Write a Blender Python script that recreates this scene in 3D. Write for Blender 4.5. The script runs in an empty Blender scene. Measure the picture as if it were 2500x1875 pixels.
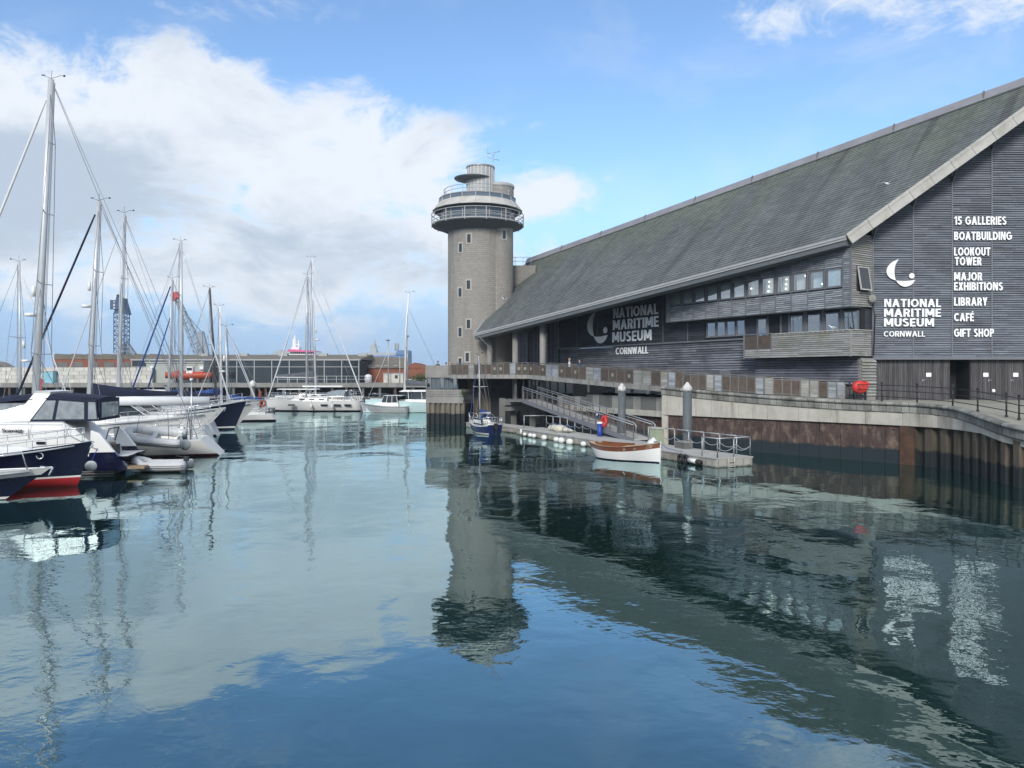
import bpy, bmesh, math, random
from math import sin, cos, pi, radians, sqrt, atan2
from mathutils import Vector, Matrix
random.seed(11)
S = bpy.context.scene
C = S.collection
# ------------------------------------------------------------------ camera
F, HY, EYE = 1880.0, 917.0, 4.95          # focal length in photo pixels, horizon row, eye height above the water
cam_d = bpy.data.cameras.new('camera')
cam = bpy.data.objects.new('camera', cam_d); C.objects.link(cam)
cam.location = (0, 0, EYE); cam.rotation_euler = (pi/2, 0, 0)
cam_d.sensor_width = 36; cam_d.lens = 36*F/2500; cam_d.shift_y = -20.5/2500
cam_d.clip_start = .1; cam_d.clip_end = 20000
S.camera = cam
# ------------------------------------------------------------------ light
SUN_AZ, SUN_EL = radians(193), radians(30)      # azimuth from +Y towards +X
sun_dir = Vector((sin(SUN_AZ)*cos(SUN_EL), cos(SUN_AZ)*cos(SUN_EL), sin(SUN_EL)))
sd = bpy.data.lights.new('sun', 'SUN'); sun = bpy.data.objects.new('sun', sd); C.objects.link(sun)
sd.energy = 1.7; sd.angle = radians(15); sd.color = (1, .955, .88)
sun.rotation_euler = sun_dir.to_track_quat('Z', 'Y').to_euler()
sun.location = (0, 0, 60)
S.view_settings.view_transform = 'Standard'; S.view_settings.look = 'None'
S.view_settings.exposure = 0.80; S.view_settings.gamma = 1; S.view_settings.use_curve_mapping = False
S.cycles.max_bounces = 8; S.cycles.glossy_bounces = 4; S.cycles.diffuse_bounces = 3
S.cycles.caustics_reflective = False; S.cycles.caustics_refractive = False
S.cycles.sample_clamp_indirect = 4

def build_world():
    w = bpy.data.worlds.new('World'); S.world = w; w.use_nodes = True
    nt = w.node_tree; N = nt.nodes; L = nt.links; N.clear()
    def nd(t, **k):
        n = N.new(t)
        for a, b in k.items(): setattr(n, a, b)
        return n
    def mth(op, a, b=None, c=None, clamp=False):
        n = nd('ShaderNodeMath', operation=op); n.use_clamp = clamp
        for i, v in enumerate((a, b, c)):
            if v is None: continue
            if isinstance(v, (int, float)): n.inputs[i].default_value = v
            else: L.new(v, n.inputs[i])
        return n.outputs[0]
    out = nd('ShaderNodeOutputWorld'); bg = nd('ShaderNodeBackground'); bg.inputs[1].default_value = .1
    L.new(bg.outputs[0], out.inputs[0])
    sky = nd('ShaderNodeTexSky', sky_type='NISHITA'); sky.sun_disc = False
    sky.sun_elevation = SUN_EL; sky.sun_rotation = SUN_AZ; sky.air_density = 1.0; sky.dust_density = .8; sky.ozone_density = 2.2
    tc = nd('ShaderNodeTexCoord'); sep = nd('ShaderNodeSeparateXYZ'); L.new(tc.outputs['Generated'], sep.inputs[0])
    X, Y, Z = sep.outputs
    az = mth('ARCTAN2', X, Y); el = mth('ARCSINE', Z)
    # domain-warped fractal noise on the direction, flattened towards the horizon
    mp = nd('ShaderNodeMapping'); mp.inputs['Scale'].default_value = (1, 1, 1.75); L.new(tc.outputs['Generated'], mp.inputs[0])
    def noise(scale, detail, rough, dist=0., off=(0, 0, 0)):
        m2 = nd('ShaderNodeMapping'); m2.inputs['Location'].default_value = off; L.new(mp.outputs[0], m2.inputs[0])
        n = nd('ShaderNodeTexNoise'); n.inputs['Scale'].default_value = scale; n.inputs['Detail'].default_value = detail
        n.inputs['Roughness'].default_value = rough; n.inputs['Distortion'].default_value = dist
        L.new(m2.outputs[0], n.inputs['Vector']); return n.outputs['Fac']
    n1 = noise(5.0, 11, .60, .5, (3.1, 1.7, 0)); n2 = noise(12., 12, .70, .5, (7.3, 0, 2.)); n3 = noise(1.6, 4, .5, .2, (1.1, 5.2, .4))
    def blob(px, py, rx, ry, gain=1.0):
        a0 = math.atan2(px-1250, F); e0 = math.atan2(HY-py, sqrt(F*F+(px-1250)**2))
        ra = rx/F*cos(a0)**2; re = ry/F*cos(a0)
        da = mth('DIVIDE', mth('SUBTRACT', az, a0), ra); de = mth('DIVIDE', mth('SUBTRACT', el, e0), re)
        q = mth('ADD', mth('MULTIPLY', da, da), mth('MULTIPLY', de, de))
        return mth('MULTIPLY', mth('SUBTRACT', 1.0, q, clamp=True), gain)
    def total(bs):
        t = bs[0]
        for b in bs[1:]: t = mth('MAXIMUM', t, b)
        return t
    body = total([blob(60, 330, 520, 270, 1.0), blob(430, 330, 480, 260, 1.05), blob(820, 420, 460, 240, 1.0), blob(1060, 500, 260, 190, .8),
                  blob(200, 560, 800, 280, .8), blob(700, 620, 700, 240, .62), blob(1300, 478, 230, 110, .62), blob(1330, 612, 190, 80, .5),
                  blob(2000, -20, 400, 120, .50), blob(2420, -20, 420, 110, .5), blob(600, -20, 600, 90, .26), blob(1270, 300, 130, 30, .2)])
    # unseen cloud outside the view, cover thickened to brighten the ambient light
    front = mth('MULTIPLY', mth('MULTIPLY', mth('SUBTRACT', 1.0, mth('MULTIPLY', mth('MULTIPLY', az, az), 1.6), clamp=True), mth('SUBTRACT', 1.0, mth('MULTIPLY', mth('MULTIPLY', el, el), 2.2), clamp=True)), 2.6)
    wide = mth('MULTIPLY', mth('MULTIPLY', mth('SUBTRACT', n3, .34, clamp=True), 3.6), mth('SUBTRACT', 1.0, front, clamp=True))
    dens = mth('MAXIMUM', mth('MULTIPLY', body, .88), wide)
    nn = mth('ADD', mth('MULTIPLY', mth('SUBTRACT', n1, .5), 2.3), mth('MULTIPLY', mth('SUBTRACT', n2, .5), 1.5))
    d = mth('ADD', dens, mth('MULTIPLY', nn, mth('ADD', .62, mth('MULTIPLY', dens, .50))))
    mr = nd('ShaderNodeMapRange', interpolation_type='SMOOTHSTEP'); mr.inputs[1].default_value = .16; mr.inputs[2].default_value = .66; L.new(d, mr.inputs[0])
    wp = nd('ShaderNodeMapRange', interpolation_type='SMOOTHSTEP'); wp.inputs[1].default_value = .50; wp.inputs[2].default_value = .78; L.new(mth('ADD', mth('MULTIPLY', n1, .6), mth('MULTIPLY', n3, .45)), wp.inputs[0])
    cov = mth('MAXIMUM', mth('MULTIPLY', mr.outputs[0], .96), mth('MULTIPLY', wp.outputs[0], .45))      # thin high veil between the clouds
    # grey undersides
    grey = total([blob(40, 470, 620, 190, 1.0), blob(330, 420, 300, 120, .6), blob(850, 600, 500, 120, .3)])
    grey = mth('SUBTRACT', grey, total([blob(1300, 490, 330, 200, .9), blob(2200, 0, 800, 200, .6)]))
    gn = mth('ADD', grey, mth('ADD', mth('MULTIPLY', mth('SUBTRACT', n1, .45), 2.3), mth('MULTIPLY', mth('SUBTRACT', n2, .5), 1.0)))
    gr = nd('ShaderNodeMapRange', interpolation_type='SMOOTHSTEP'); gr.inputs[1].default_value = .05; gr.inputs[2].default_value = .95; L.new(gn, gr.inputs[0])
    cc = nd('ShaderNodeMix', data_type='RGBA'); cc.inputs[6].default_value = (5.1, 5.4, 5.8, 1); cc.inputs[7].default_value = (2.35, 2.95, 3.75, 1)
    L.new(mth('MULTIPLY', gr.outputs[0], .72), cc.inputs[0])
    tone = nd('ShaderNodeMix', data_type='RGBA', blend_type='MULTIPLY'); tone.inputs[0].default_value = 1.0
    L.new(sky.outputs[0], tone.inputs[6]); tone.inputs[7].default_value = SKY_TINT
    # pale band of moist air low over the sea
    hz = nd('ShaderNodeMapRange', interpolation_type='SMOOTHSTEP'); hz.inputs[1].default_value = .26; hz.inputs[2].default_value = .03; L.new(el, hz.inputs[0])
    hm = nd('ShaderNodeMix', data_type='RGBA'); L.new(hz.outputs[0], hm.inputs[0]); L.new(tone.outputs[2], hm.inputs[6]); hm.inputs[7].default_value = (2.45, 3.65, 5.3, 1)
    mx = nd('ShaderNodeMix', data_type='RGBA'); L.new(cov, mx.inputs[0]); L.new(hm.outputs[2], mx.inputs[6]); L.new(cc.outputs[2], mx.inputs[7])
    L.new(mx.outputs[2], bg.inputs[0])
SKY_TINT = (1.02, 1.14, 1.24, 1)
build_world()

# ------------------------------------------------------------------ helpers
def gx(px, D): return (px-1250)/F*D
def gz(py, D): return EYE+(HY-py)/F*D
def at(px, py, D): return Vector((gx(px, D), D, gz(py, D)))
def lerp(a, b, t): return a+(b-a)*t

class MB:
    """collects faces; build() links them as one mesh object"""
    def __init__(s): s.v = []; s.f = []; s.m = []; s.t = []; s.s = []; s.mi = 0; s.tint = .5; s.sm = False
    def add(s, vs, fs):
        b = len(s.v); s.v.extend([tuple(q) for q in vs])
        for q in fs: s.f.append(tuple(b+i for i in q)); s.m.append(s.mi); s.t.append(s.tint); s.s.append(s.sm)
        return s
    def box(s, lo, hi):
        x0, y0, z0 = lo; x1, y1, z1 = hi
        return s.add([(x0,y0,z0),(x1,y0,z0),(x1,y1,z0),(x0,y1,z0),(x0,y0,z1),(x1,y0,z1),(x1,y1,z1),(x0,y1,z1)],
                     [(0,3,2,1),(4,5,6,7),(0,1,5,4),(1,2,6,5),(2,3,7,6),(3,0,4,7)])
    def hexa(s, b, t):      # bottom quad, top quad
        return s.add(list(b)+list(t), [(0,3,2,1),(4,5,6,7),(0,1,5,4),(1,2,6,5),(2,3,7,6),(3,0,4,7)])
    def bar(s, a, b, w, h, up=(0,0,1)):
        a = Vector(a); b = Vector(b); d = (b-a).normalized(); u = Vector(up)
        if abs(d.dot(u)) > .98: u = Vector((1, 0, 0))
        sd = d.cross(u).normalized(); u = sd.cross(d)
        q = [sd*w/2*i+u*h/2*j for i, j in ((-1,-1),(1,-1),(1,1),(-1,1))]
        return s.add([a+k for k in q]+[b+k for k in q], [(3,2,1,0),(4,5,6,7),(0,1,5,4),(1,2,6,5),(2,3,7,6),(3,0,4,7)])
    def tube(s, pts, r, n=6, r1=None, sx=1.0, cap=True):
        pts = [Vector(q) for q in pts]; rings = []; k = len(pts); o = s.sm; s.sm = True
        ref = Vector((0, 0, 1))
        for i, q in enumerate(pts):
            d = (pts[min(i+1, k-1)]-pts[max(i-1, 0)]).normalized()
            u = ref if abs(d.dot(ref)) < .95 else Vector((1, 0, 0))
            a = d.cross(u).normalized(); c = a.cross(d)
            rr = r if r1 is None else lerp(r, r1, i/(k-1))
            rings.append([q+a*cos(2*pi*j/n)*rr*sx+c*sin(2*pi*j/n)*rr for j in range(n)])
        s.loft(rings, True, cap); s.sm = o; return s
    def loft(s, rings, closed=True, cap=False):
        n = len(rings[0]); vs = [q for r in rings for q in r]; fs = []
        for i in range(len(rings)-1):
            for j in range(n if closed else n-1):
                k = (j+1) % n; fs.append((i*n+j, i*n+k, (i+1)*n+k, (i+1)*n+j))
        if cap: fs.append(tuple(range(n))[::-1]); fs.append(tuple((len(rings)-1)*n+j for j in range(n)))
        return s.add(vs, fs)
    def lathe(s, prof, n=24, c=(0,0), cap=True, a0=0., sm=True):
        o = s.sm; s.sm = sm
        s.loft([[(c[0]+r*cos(a0+2*pi*j/n), c[1]+r*sin(a0+2*pi*j/n), z) for j in range(n)] for r, z in prof], True, cap); s.sm = o; return s
    def prism(s, poly, ext):        # 3D polygon + extrusion vector
        e = Vector(ext); p = [Vector(q) for q in poly]; n = len(p)
        return s.add(p+[q+e for q in p], [tuple(range(n))[::-1], tuple(range(n, 2*n))]+[(i, (i+1) % n, n+(i+1) % n, n+i) for i in range(n)])
    def ball(s, c, r, n=10, m=6, sc=(1,1,1)):
        o = s.sm; s.sm = True
        rings = [[(c[0]+r*sc[0]*sin(pi*i/m)*cos(2*pi*j/n), c[1]+r*sc[1]*sin(pi*i/m)*sin(2*pi*j/n), c[2]+r*sc[2]*-cos(pi*i/m)) for j in range(n)] for i in range(1, m)]
        s.loft(rings, True, True); s.sm = o; return s
    def ring(s, c, R, r, ax='y', n=20, m=8, a0=0., a1=2*pi):
        o = s.sm; s.sm = True; rings = []; full = abs(a1-a0-2*pi) < 1e-6
        for i in range(n+1):
            a = a0+(a1-a0)*i/n; rg = []
            for j in range(m):
                b = 2*pi*j/m; q = R+r*cos(b); h = r*sin(b)
                p = (q*cos(a), h, q*sin(a)) if ax == 'y' else ((h, q*cos(a), q*sin(a)) if ax == 'x' else (q*cos(a), q*sin(a), h))
                rg.append((c[0]+p[0], c[1]+p[1], c[2]+p[2]))
            rings.append(rg)
        s.loft(rings, True, not full); s.sm = o; return s
    def mesh(s, name, mats, fix=True):
        me = bpy.data.meshes.new(name); me.from_pydata(s.v, [], s.f)
        ms = mats if isinstance(mats, (list, tuple)) else [mats]
        for m in ms: me.materials.append(m)
        me.polygons.foreach_set('material_index', s.m); me.polygons.foreach_set('use_smooth', s.s)
        at_ = me.attributes.new('tint', 'FLOAT', 'FACE'); at_.data.foreach_set('value', s.t)
        if fix:
            bm = bmesh.new(); bm.from_mesh(me); bmesh.ops.recalc_face_normals(bm, faces=bm.faces); bm.to_mesh(me); bm.free()
        me.update(); return me
    def build(s, name, mats, parent=None, world=False, label=None, kind=None, fix=True, bevel=0, auto=0):
        if world and parent is not None:
            o = parent.location; r = Matrix.Rotation(-parent.rotation_euler.z, 3, 'Z')
            s.v = [tuple(r @ (Vector(q)-o)) for q in s.v]
        ob = bpy.data.objects.new(name, s.mesh(name, mats, fix)); C.objects.link(ob)
        if parent is not None: ob.parent = parent
        if label: ob['label'] = label
        if kind: ob['kind'] = kind
        if bevel:
            b = ob.modifiers.new('bevel', 'BEVEL'); b.width = bevel; b.segments = 2; b.limit_method = 'ANGLE'
        return ob

def tag(o, label, cat=None, group=None, kind=None):
    o['label'] = label
    if cat: o['category'] = cat
    if group: o['group'] = group
    if kind: o['kind'] = kind
    return o
def thing(name, label, cat, loc=(0,0,0), rz=0, group=None):
    o = bpy.data.objects.new(name, None); C.objects.link(o); o.location = loc; o.rotation_euler = (0, 0, rz)
    o.empty_display_size = .3
    return tag(o, label, cat, group)
def struct(o, label=None):
    o['kind'] = 'structure'
    if label: o['label'] = label
    return o
def copy_part(src, name, parent, M=None):
    o = bpy.data.objects.new(name, src.data); C.objects.link(o); o.parent = parent
    if M is not None: o.matrix_local = M
    for m in src.modifiers:
        b = o.modifiers.new(m.name, m.type)
        if m.type == 'BEVEL': b.width = m.width; b.segments = m.segments; b.limit_method = m.limit_method
    return o

# ------------------------------------------------------------------ materials
def mat(name, col, rough=.6, metal=0., var=.12, vs=2., stretch=(1,1,1), bump=0., bs=25., tint=0., dark=None, damt=0., dscale=.6, dstretch=(1,1,1),
        spec=.5, trans=0., ior=1.45, bands=None, top=None, coat=0., rot=0., bstretch=None):
    """principled material: two-scale noise on the colour, optional stain layer, height bands (z, width, colour) for tide marks, fine bump"""
    m = bpy.data.materials.new(name); m.use_nodes = True; nt = m.node_tree; N = nt.nodes; L = nt.links
    b = N['Principled BSDF']; b.inputs['Roughness'].default_value = rough; b.inputs['Metallic'].default_value = metal
    b.inputs['Specular IOR Level'].default_value = spec; b.inputs['IOR'].default_value = ior
    if trans: b.inputs['Transmission Weight'].default_value = trans
    if coat: b.inputs['Coat Weight'].default_value = coat; b.inputs['Coat Roughness'].default_value = .08
    geo = N.new('ShaderNodeNewGeometry')
    def vec(st):
        mp = N.new('ShaderNodeMapping'); mp.vector_type = 'POINT'; mp.inputs['Scale'].default_value = st; mp.inputs['Rotation'].default_value = (0, 0, rot)
        if rot:
            m0 = N.new('ShaderNodeMapping'); m0.inputs['Rotation'].default_value = (0, 0, rot); L.new(geo.outputs['Position'], m0.inputs[0])
            mp.inputs['Rotation'].default_value = (0, 0, 0); L.new(m0.outputs[0], mp.inputs[0])
        else: L.new(geo.outputs['Position'], mp.inputs[0])
        return mp.outputs[0]
    def noise(v, sc, det=5, ro=.6):
        n = N.new('ShaderNodeTexNoise'); n.inputs['Scale'].default_value = sc; n.inputs['Detail'].default_value = det; n.inputs['Roughness'].default_value = ro
        L.new(v, n.inputs['Vector']); return n.outputs['Fac']
    def mix(fac, a, c, bt='MIX'):
        x = N.new('ShaderNodeMix'); x.data_type = 'RGBA'; x.blend_type = bt
        for i, q in ((0, fac), (6, a), (7, c)):
            if isinstance(q, (int, float)): x.inputs[i].default_value = q
            elif isinstance(q, tuple): x.inputs[i].default_value = (q[0], q[1], q[2], 1)
            else: L.new(q, x.inputs[i])
        return x.outputs[2]
    def rng(v, a, c, lo=0., hi=1.):
        r = N.new('ShaderNodeMapRange'); L.new(v, r.inputs[0])
        for i, q in enumerate((a, c, lo, hi)): r.inputs[i+1].default_value = q
        return r.outputs[0]
    v1 = vec(stretch)
    nz = noise(v1, vs)
    lo = tuple(max(0, q*(1-var)) for q in col); hi = tuple(min(1, q*(1+var)) for q in col)
    c = mix(rng(nz, .28, .72), lo, hi)
    if tint:
        a = N.new('ShaderNodeAttribute'); a.attribute_name = 'tint'
        tv = rng(a.outputs['Fac'], 0, 1, 1-tint, 1+tint)
        cm = N.new('ShaderNodeVectorMath'); cm.operation = 'SCALE'; L.new(c, cm.inputs[0]); L.new(tv, cm.inputs['Scale']); c = cm.outputs[0]
    if dark is not None:
        n2 = noise(vec(dstretch), dscale, 6, .62)
        c = mix(rng(n2, .5, .72, 0, damt), c, dark)
    if bands:
        sp = N.new('ShaderNodeSeparateXYZ'); L.new(geo.outputs['Position'], sp.inputs[0])
        wob = N.new('ShaderNodeMath'); wob.operation = 'MULTIPLY_ADD'; L.new(noise(vec((1, 1, .4)), 2.2, 6, .65), wob.inputs[0]); wob.inputs[1].default_value = bands[0][1]; L.new(sp.outputs[2], wob.inputs[2])
        for z, w, bc in bands: c = mix(rng(wob.outputs[0], z+w*.5+.06, z+w*.5-.06), c, bc)
    L.new(c, b.inputs['Base Color'])
    if bump:
        bn = N.new('ShaderNodeBump'); bn.inputs['Strength'].default_value = bump; bn.inputs['Distance'].default_value = .03
        L.new(noise(vec(bstretch or stretch), bs, 4, .6), bn.inputs['Height']); L.new(bn.outputs[0], b.inputs['Normal'])
    return m

WOODROT = -.5411                                  # the museum front runs at 31 degrees to the view
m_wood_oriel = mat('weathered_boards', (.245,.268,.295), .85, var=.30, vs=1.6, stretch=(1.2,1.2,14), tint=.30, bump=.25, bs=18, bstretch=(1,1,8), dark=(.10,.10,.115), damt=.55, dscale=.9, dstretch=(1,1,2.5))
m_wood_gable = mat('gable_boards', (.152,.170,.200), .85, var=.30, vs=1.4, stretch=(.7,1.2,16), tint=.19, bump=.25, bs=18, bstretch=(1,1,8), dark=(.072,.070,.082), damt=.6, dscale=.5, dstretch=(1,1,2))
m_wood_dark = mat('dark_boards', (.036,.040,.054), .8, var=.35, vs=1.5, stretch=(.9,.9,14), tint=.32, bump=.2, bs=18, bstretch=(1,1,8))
m_wood_louvre = mat('louvre_boards', (.145,.153,.18), .82, var=.34, vs=1.3, stretch=(.9,.9,14), tint=.36, bump=.2, bs=18, bstretch=(1,1,8), dark=(.03,.032,.042), damt=.6, dscale=.35)
m_wood_light = mat('pale_boards', (.27,.27,.265), .85, var=.25, vs=1.8, stretch=(1.2,1.2,12), tint=.22, bump=.2, bs=18, dark=(.15,.165,.085), damt=.75, dscale=.55, dstretch=(1,1,2))
m_wood_vert = mat('plank_doors', (.075,.072,.076), .85, var=.45, vs=2., stretch=(9,9,.5), tint=.35, bump=.2, bs=16, bstretch=(6,6,.5))
m_batten = mat('batten_metal', (.16,.165,.185), .6, var=.1)
m_frame = mat('window_frame', (.145,.15,.165), .5, var=.1)
m_barge = mat('pale_concrete', (.46,.45,.42), .8, var=.10, vs=1.2, dark=(.25,.25,.2), damt=.5, dscale=1.1, bump=.1)
m_fascia = mat('fascia_metal', (.36,.37,.37), .55, var=.08)
m_soffit = mat('soffit_board', (.115,.13,.14), .7, var=.1)
m_lead = mat('ridge_metal', (.25,.25,.27), .5, metal=.2, var=.15, vs=.8)
m_white_sign = mat('sign_white', (.93,.94,.95), .45, var=.03)
m_conc = mat('grey_concrete', (.27,.265,.25), .85, var=.16, vs=1.0, bump=.2, bs=30, dark=(.13,.125,.12), damt=.6, dscale=.5, dstretch=(1,1,.18))
m_conc_d = mat('dark_concrete', (.145,.145,.14), .85, var=.2, vs=1.0, bump=.2, bs=30, dark=(.06,.06,.06), damt=.6, dscale=.5, dstretch=(1,1,.3))
m_conc_w = mat('stained_white_concrete', (.46,.44,.385), .85, var=.14, vs=1.2, bump=.15, bs=30, dark=(.13,.11,.08), damt=.85, dscale=1.3, dstretch=(1,1,.12))
m_coping = mat('coping_stone', (.23,.23,.21), .9, var=.3, vs=1.8, tint=.32, bump=.3, bs=24, dark=(.045,.05,.04), damt=.9, dscale=.8, dstretch=(1,1,.5))
m_quay = mat('quay_paving', (.30,.29,.24), .9, var=.14, vs=.6, bump=.2, bs=14, dark=(.18,.18,.13), damt=.5, dscale=.3)
m_rust = mat('rusty_steel', (.070,.045,.040), .8, var=.6, vs=2.1, stretch=(1,1,.35), bump=.4, bs=9, dark=(.25,.19,.14), damt=.75, dscale=2.4, dstretch=(1,1,.6), bands=[(.78,.55,(.014,.024,.030))])
m_pile = mat('sheet_piling', (.105,.085,.062), .8, var=.5, vs=1.2, stretch=(1,1,.25), bump=.35, bs=9, dark=(.03,.028,.028), damt=.8, dscale=1.0, dstretch=(1,1,.2), bands=[(.85,.6,(.013,.018,.02))])
m_pile_pale = mat('bastion_piling', (.16,.145,.115), .8, var=.4, vs=1.2, stretch=(1,1,.25), bump=.3, bs=9, dark=(.05,.045,.04), damt=.7, dscale=1.0, dstretch=(1,1,.2), bands=[(1.1,.7,(.015,.02,.022))])
m_steel = mat('galvanised_steel', (.40,.42,.44), .45, metal=.5, var=.12)
m_steel_d = mat('weathered_rail_steel', (.155,.145,.135), .55, metal=.3, var=.2)
m_black = mat('black_paint', (.018,.019,.024), .45, var=.2)
m_void = mat('dark_interior', (.012,.014,.018), .8, var=.2)
m_mesh = mat('brown_mesh_panel', (.085,.066,.052), .75, var=.3, vs=3, tint=.15)
m_disc = mat('emblem_disc', (.24,.23,.21), .5, var=.1)
m_glass = mat('window_glass', (.10,.125,.14), .04, var=.25, vs=.5, spec=.9)
m_glass_d = mat('dark_glass', (.018,.026,.034), .04, var=.2, vs=.5, spec=.8)
m_glass_t = mat('tower_glass', (.10,.13,.17), .12, var=.2, vs=.4, spec=.6)
m_gel_w = mat('white_gelcoat', (.78,.78,.76), .22, var=.03, vs=.7, spec=.5)
m_gel_c = mat('cream_gelcoat', (.66,.64,.59), .25, var=.04, vs=.7)
m_gel_g = mat('grey_gelcoat', (.42,.45,.47), .25, var=.05)
m_gel_a = mat('aqua_gelcoat', (.50,.66,.68), .25, var=.04)
m_navy = mat('navy_hull', (.006,.009,.032), .12, var=.15, vs=.6, spec=.6)
m_blueh = mat('blue_hull', (.012,.022,.085), .2, var=.1)
m_red = mat('red_antifoul', (.42,.025,.03), .35, var=.12)
m_canvas = mat('navy_canvas', (.008,.012,.034), .85, var=.3, vs=3, bump=.3, bs=6)
m_canvas_b = mat('blue_canvas', (.015,.055,.22), .8, var=.2, vs=3, bump=.3, bs=6)
m_canvas_g = mat('grey_canvas', (.10,.11,.13), .85, var=.2)
m_sail = mat('white_sailcloth', (.68,.69,.68), .7, var=.06, vs=4, bump=.2, bs=8)
m_alu = mat('mast_alloy', (.56,.58,.60), .4, metal=.35, var=.06)
m_mastw = mat('white_mast', (.74,.75,.76), .35, var=.04)
m_mastbr = mat('brown_mast', (.07,.055,.06), .4, var=.15)
m_wire = mat('rigging_wire', (.20,.21,.23), .4, metal=.4, var=.1)
m_chrome = mat('stainless_rail', (.62,.63,.65), .22, metal=.8, var=.05)
m_teak = mat('teak_deck', (.30,.22,.14), .7, var=.2, vs=4, stretch=(3,3,1))
m_mahog = mat('varnished_mahogany', (.19,.068,.028), .22, var=.3, vs=3, stretch=(1,1,6), coat=.6)
m_teakd = mat('pale_teak', (.48,.33,.18), .5, var=.15, vs=5, stretch=(1,6,1))
m_rubber = mat('grey_rubber', (.50,.51,.52), .55, var=.08, vs=2)
m_rubber_d = mat('black_rubber', (.02,.02,.022), .6, var=.2)
m_fender = mat('white_fender', (.74,.74,.70), .5, var=.08, dark=(.4,.37,.3), damt=.35, dscale=2.)
m_vinyl = mat('clear_vinyl', (.22,.25,.27), .08, var=.3, vs=2.5, spec=.8)
m_ribred = mat('lifebuoy_red', (.52,.035,.03), .5, var=.12)
m_orange = mat('orange_paint', (.40,.07,.03), .5, var=.12)
m_brick = mat('red_brick', (.23,.085,.055), .85, var=.2, vs=.5, tint=.1, dark=(.12,.06,.045), damt=.5, dscale=.15)
m_shedroof = mat('old_shed_roof', (.17,.145,.115), .85, var=.2, vs=.3, dark=(.10,.10,.075), damt=.6, dscale=.12)
m_blockw = mat('white_block', (.55,.54,.50), .85, var=.1, vs=1.5, tint=.14, dark=(.33,.32,.27), damt=.6, dscale=.7)
m_craneb = mat('crane_blue', (.04,.075,.15), .5, var=.15)
m_craneg = mat('crane_grey', (.25,.29,.34), .5, var=.1)
m_shipg = mat('warship_grey', (.34,.37,.39), .6, var=.06)
m_shipb = mat('ship_blue', (.10,.18,.36), .5, var=.08)
m_shipw = mat('ship_white', (.72,.73,.74), .5, var=.04)
m_pink = mat('ship_pink', (.62,.12,.27), .5, var=.06)
m_hill = mat('far_hill', (.09,.105,.09), .95, var=.25, vs=.02)
m_rock = mat('rubble', (.20,.185,.165), .9, var=.4, vs=.6, bump=.5, bs=2)
m_pont = mat('pontoon_concrete', (.38,.37,.34), .85, var=.14, vs=1.2, bump=.15, dark=(.20,.19,.15), damt=.6, dscale=.7, bands=[(.06,.22,(.035,.045,.022))])
m_pontdeck = mat('pontoon_deck', (.40,.39,.37), .85, var=.12, vs=1.5, dark=(.26,.25,.22), damt=.5, dscale=.8)
m_leafs = mat('shrub_leaves', (.05,.085,.03), .8, var=.4, vs=1.5)
m_skin = mat('skin', (.50,.32,.25), .6, var=.05)
m_hair = mat('dark_hair', (.03,.022,.018), .7, var=.2)
m_hairb = mat('light_hair', (.40,.26,.14), .7, var=.2)
m_ctop_b = mat('blue_jacket', (.035,.075,.19), .8, var=.15, vs=6)
m_ctop_w = mat('white_shirt', (.62,.62,.62), .8, var=.08, vs=6)
m_ctop_k = mat('dark_coat', (.025,.025,.03), .8, var=.15, vs=6)
m_ctop_t = mat('tan_jacket', (.38,.24,.13), .8, var=.15, vs=6)
m_trous = mat('dark_trousers', (.035,.04,.06), .8, var=.15, vs=6)
m_rope_b = mat('blue_rope', (.03,.14,.32), .8, var=.2)
m_bluebin = mat('blue_plastic', (.015,.05,.28), .4, var=.08)
m_green = mat('green_box', (.33,.37,.26), .6, var=.15, dark=(.2,.2,.14), damt=.5, dscale=2)
m_plank = mat('pale_plank', (.44,.42,.38), .85, var=.15)
# ------------------------------------------------------------------ special materials
def pane_material():
    m = bpy.data.materials.new('clear_pane'); m.use_nodes = True; nt = m.node_tree; N = nt.nodes; L = nt.links; N.clear()
    o = N.new('ShaderNodeOutputMaterial'); mx = N.new('ShaderNodeMixShader'); tr = N.new('ShaderNodeBsdfTransparent'); gl = N.new('ShaderNodeBsdfGlossy')
    tr.inputs[0].default_value = (.90, .94, .94, 1); gl.inputs['Roughness'].default_value = .02; gl.inputs[0].default_value = (.9, .95, 1, 1)
    lw = N.new('ShaderNodeLayerWeight'); lw.inputs[0].default_value = .5; geo = N.new('ShaderNodeNewGeometry')
    p5 = N.new('ShaderNodeMath'); p5.operation = 'POWER'; p5.inputs[1].default_value = 4; L.new(lw.outputs['Facing'], p5.inputs[0])
    r = N.new('ShaderNodeMapRange'); L.new(p5.outputs[0], r.inputs[0]); r.inputs[3].default_value = .32; r.inputs[4].default_value = 1
    fr = N.new('ShaderNodeMath'); fr.operation = 'MULTIPLY'; inv = N.new('ShaderNodeMath'); inv.operation = 'SUBTRACT'; inv.inputs[0].default_value = 1; L.new(geo.outputs['Backfacing'], inv.inputs[1])
    L.new(r.outputs[0], fr.inputs[0]); L.new(inv.outputs[0], fr.inputs[1])
    L.new(fr.outputs[0], mx.inputs[0]); L.new(tr.outputs[0], mx.inputs[1]); L.new(gl.outputs[0], mx.inputs[2]); L.new(mx.outputs[0], o.inputs[0])
    return m
m_pane = pane_material()
m_blind = mat('pale_interior', (.78,.82,.80), .8, var=.25, vs=.35)
def emit(name, col, e):
    m = bpy.data.materials.new(name); m.use_nodes = True; b = m.node_tree.nodes['Principled BSDF']
    b.inputs['Base Color'].default_value = (*col, 1); b.inputs['Emission Color'].default_value = (*col, 1); b.inputs['Emission Strength'].default_value = e; return m
m_lamp = emit('pendant_lamp_glow', (1, .9, .7), 2.2)

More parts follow.
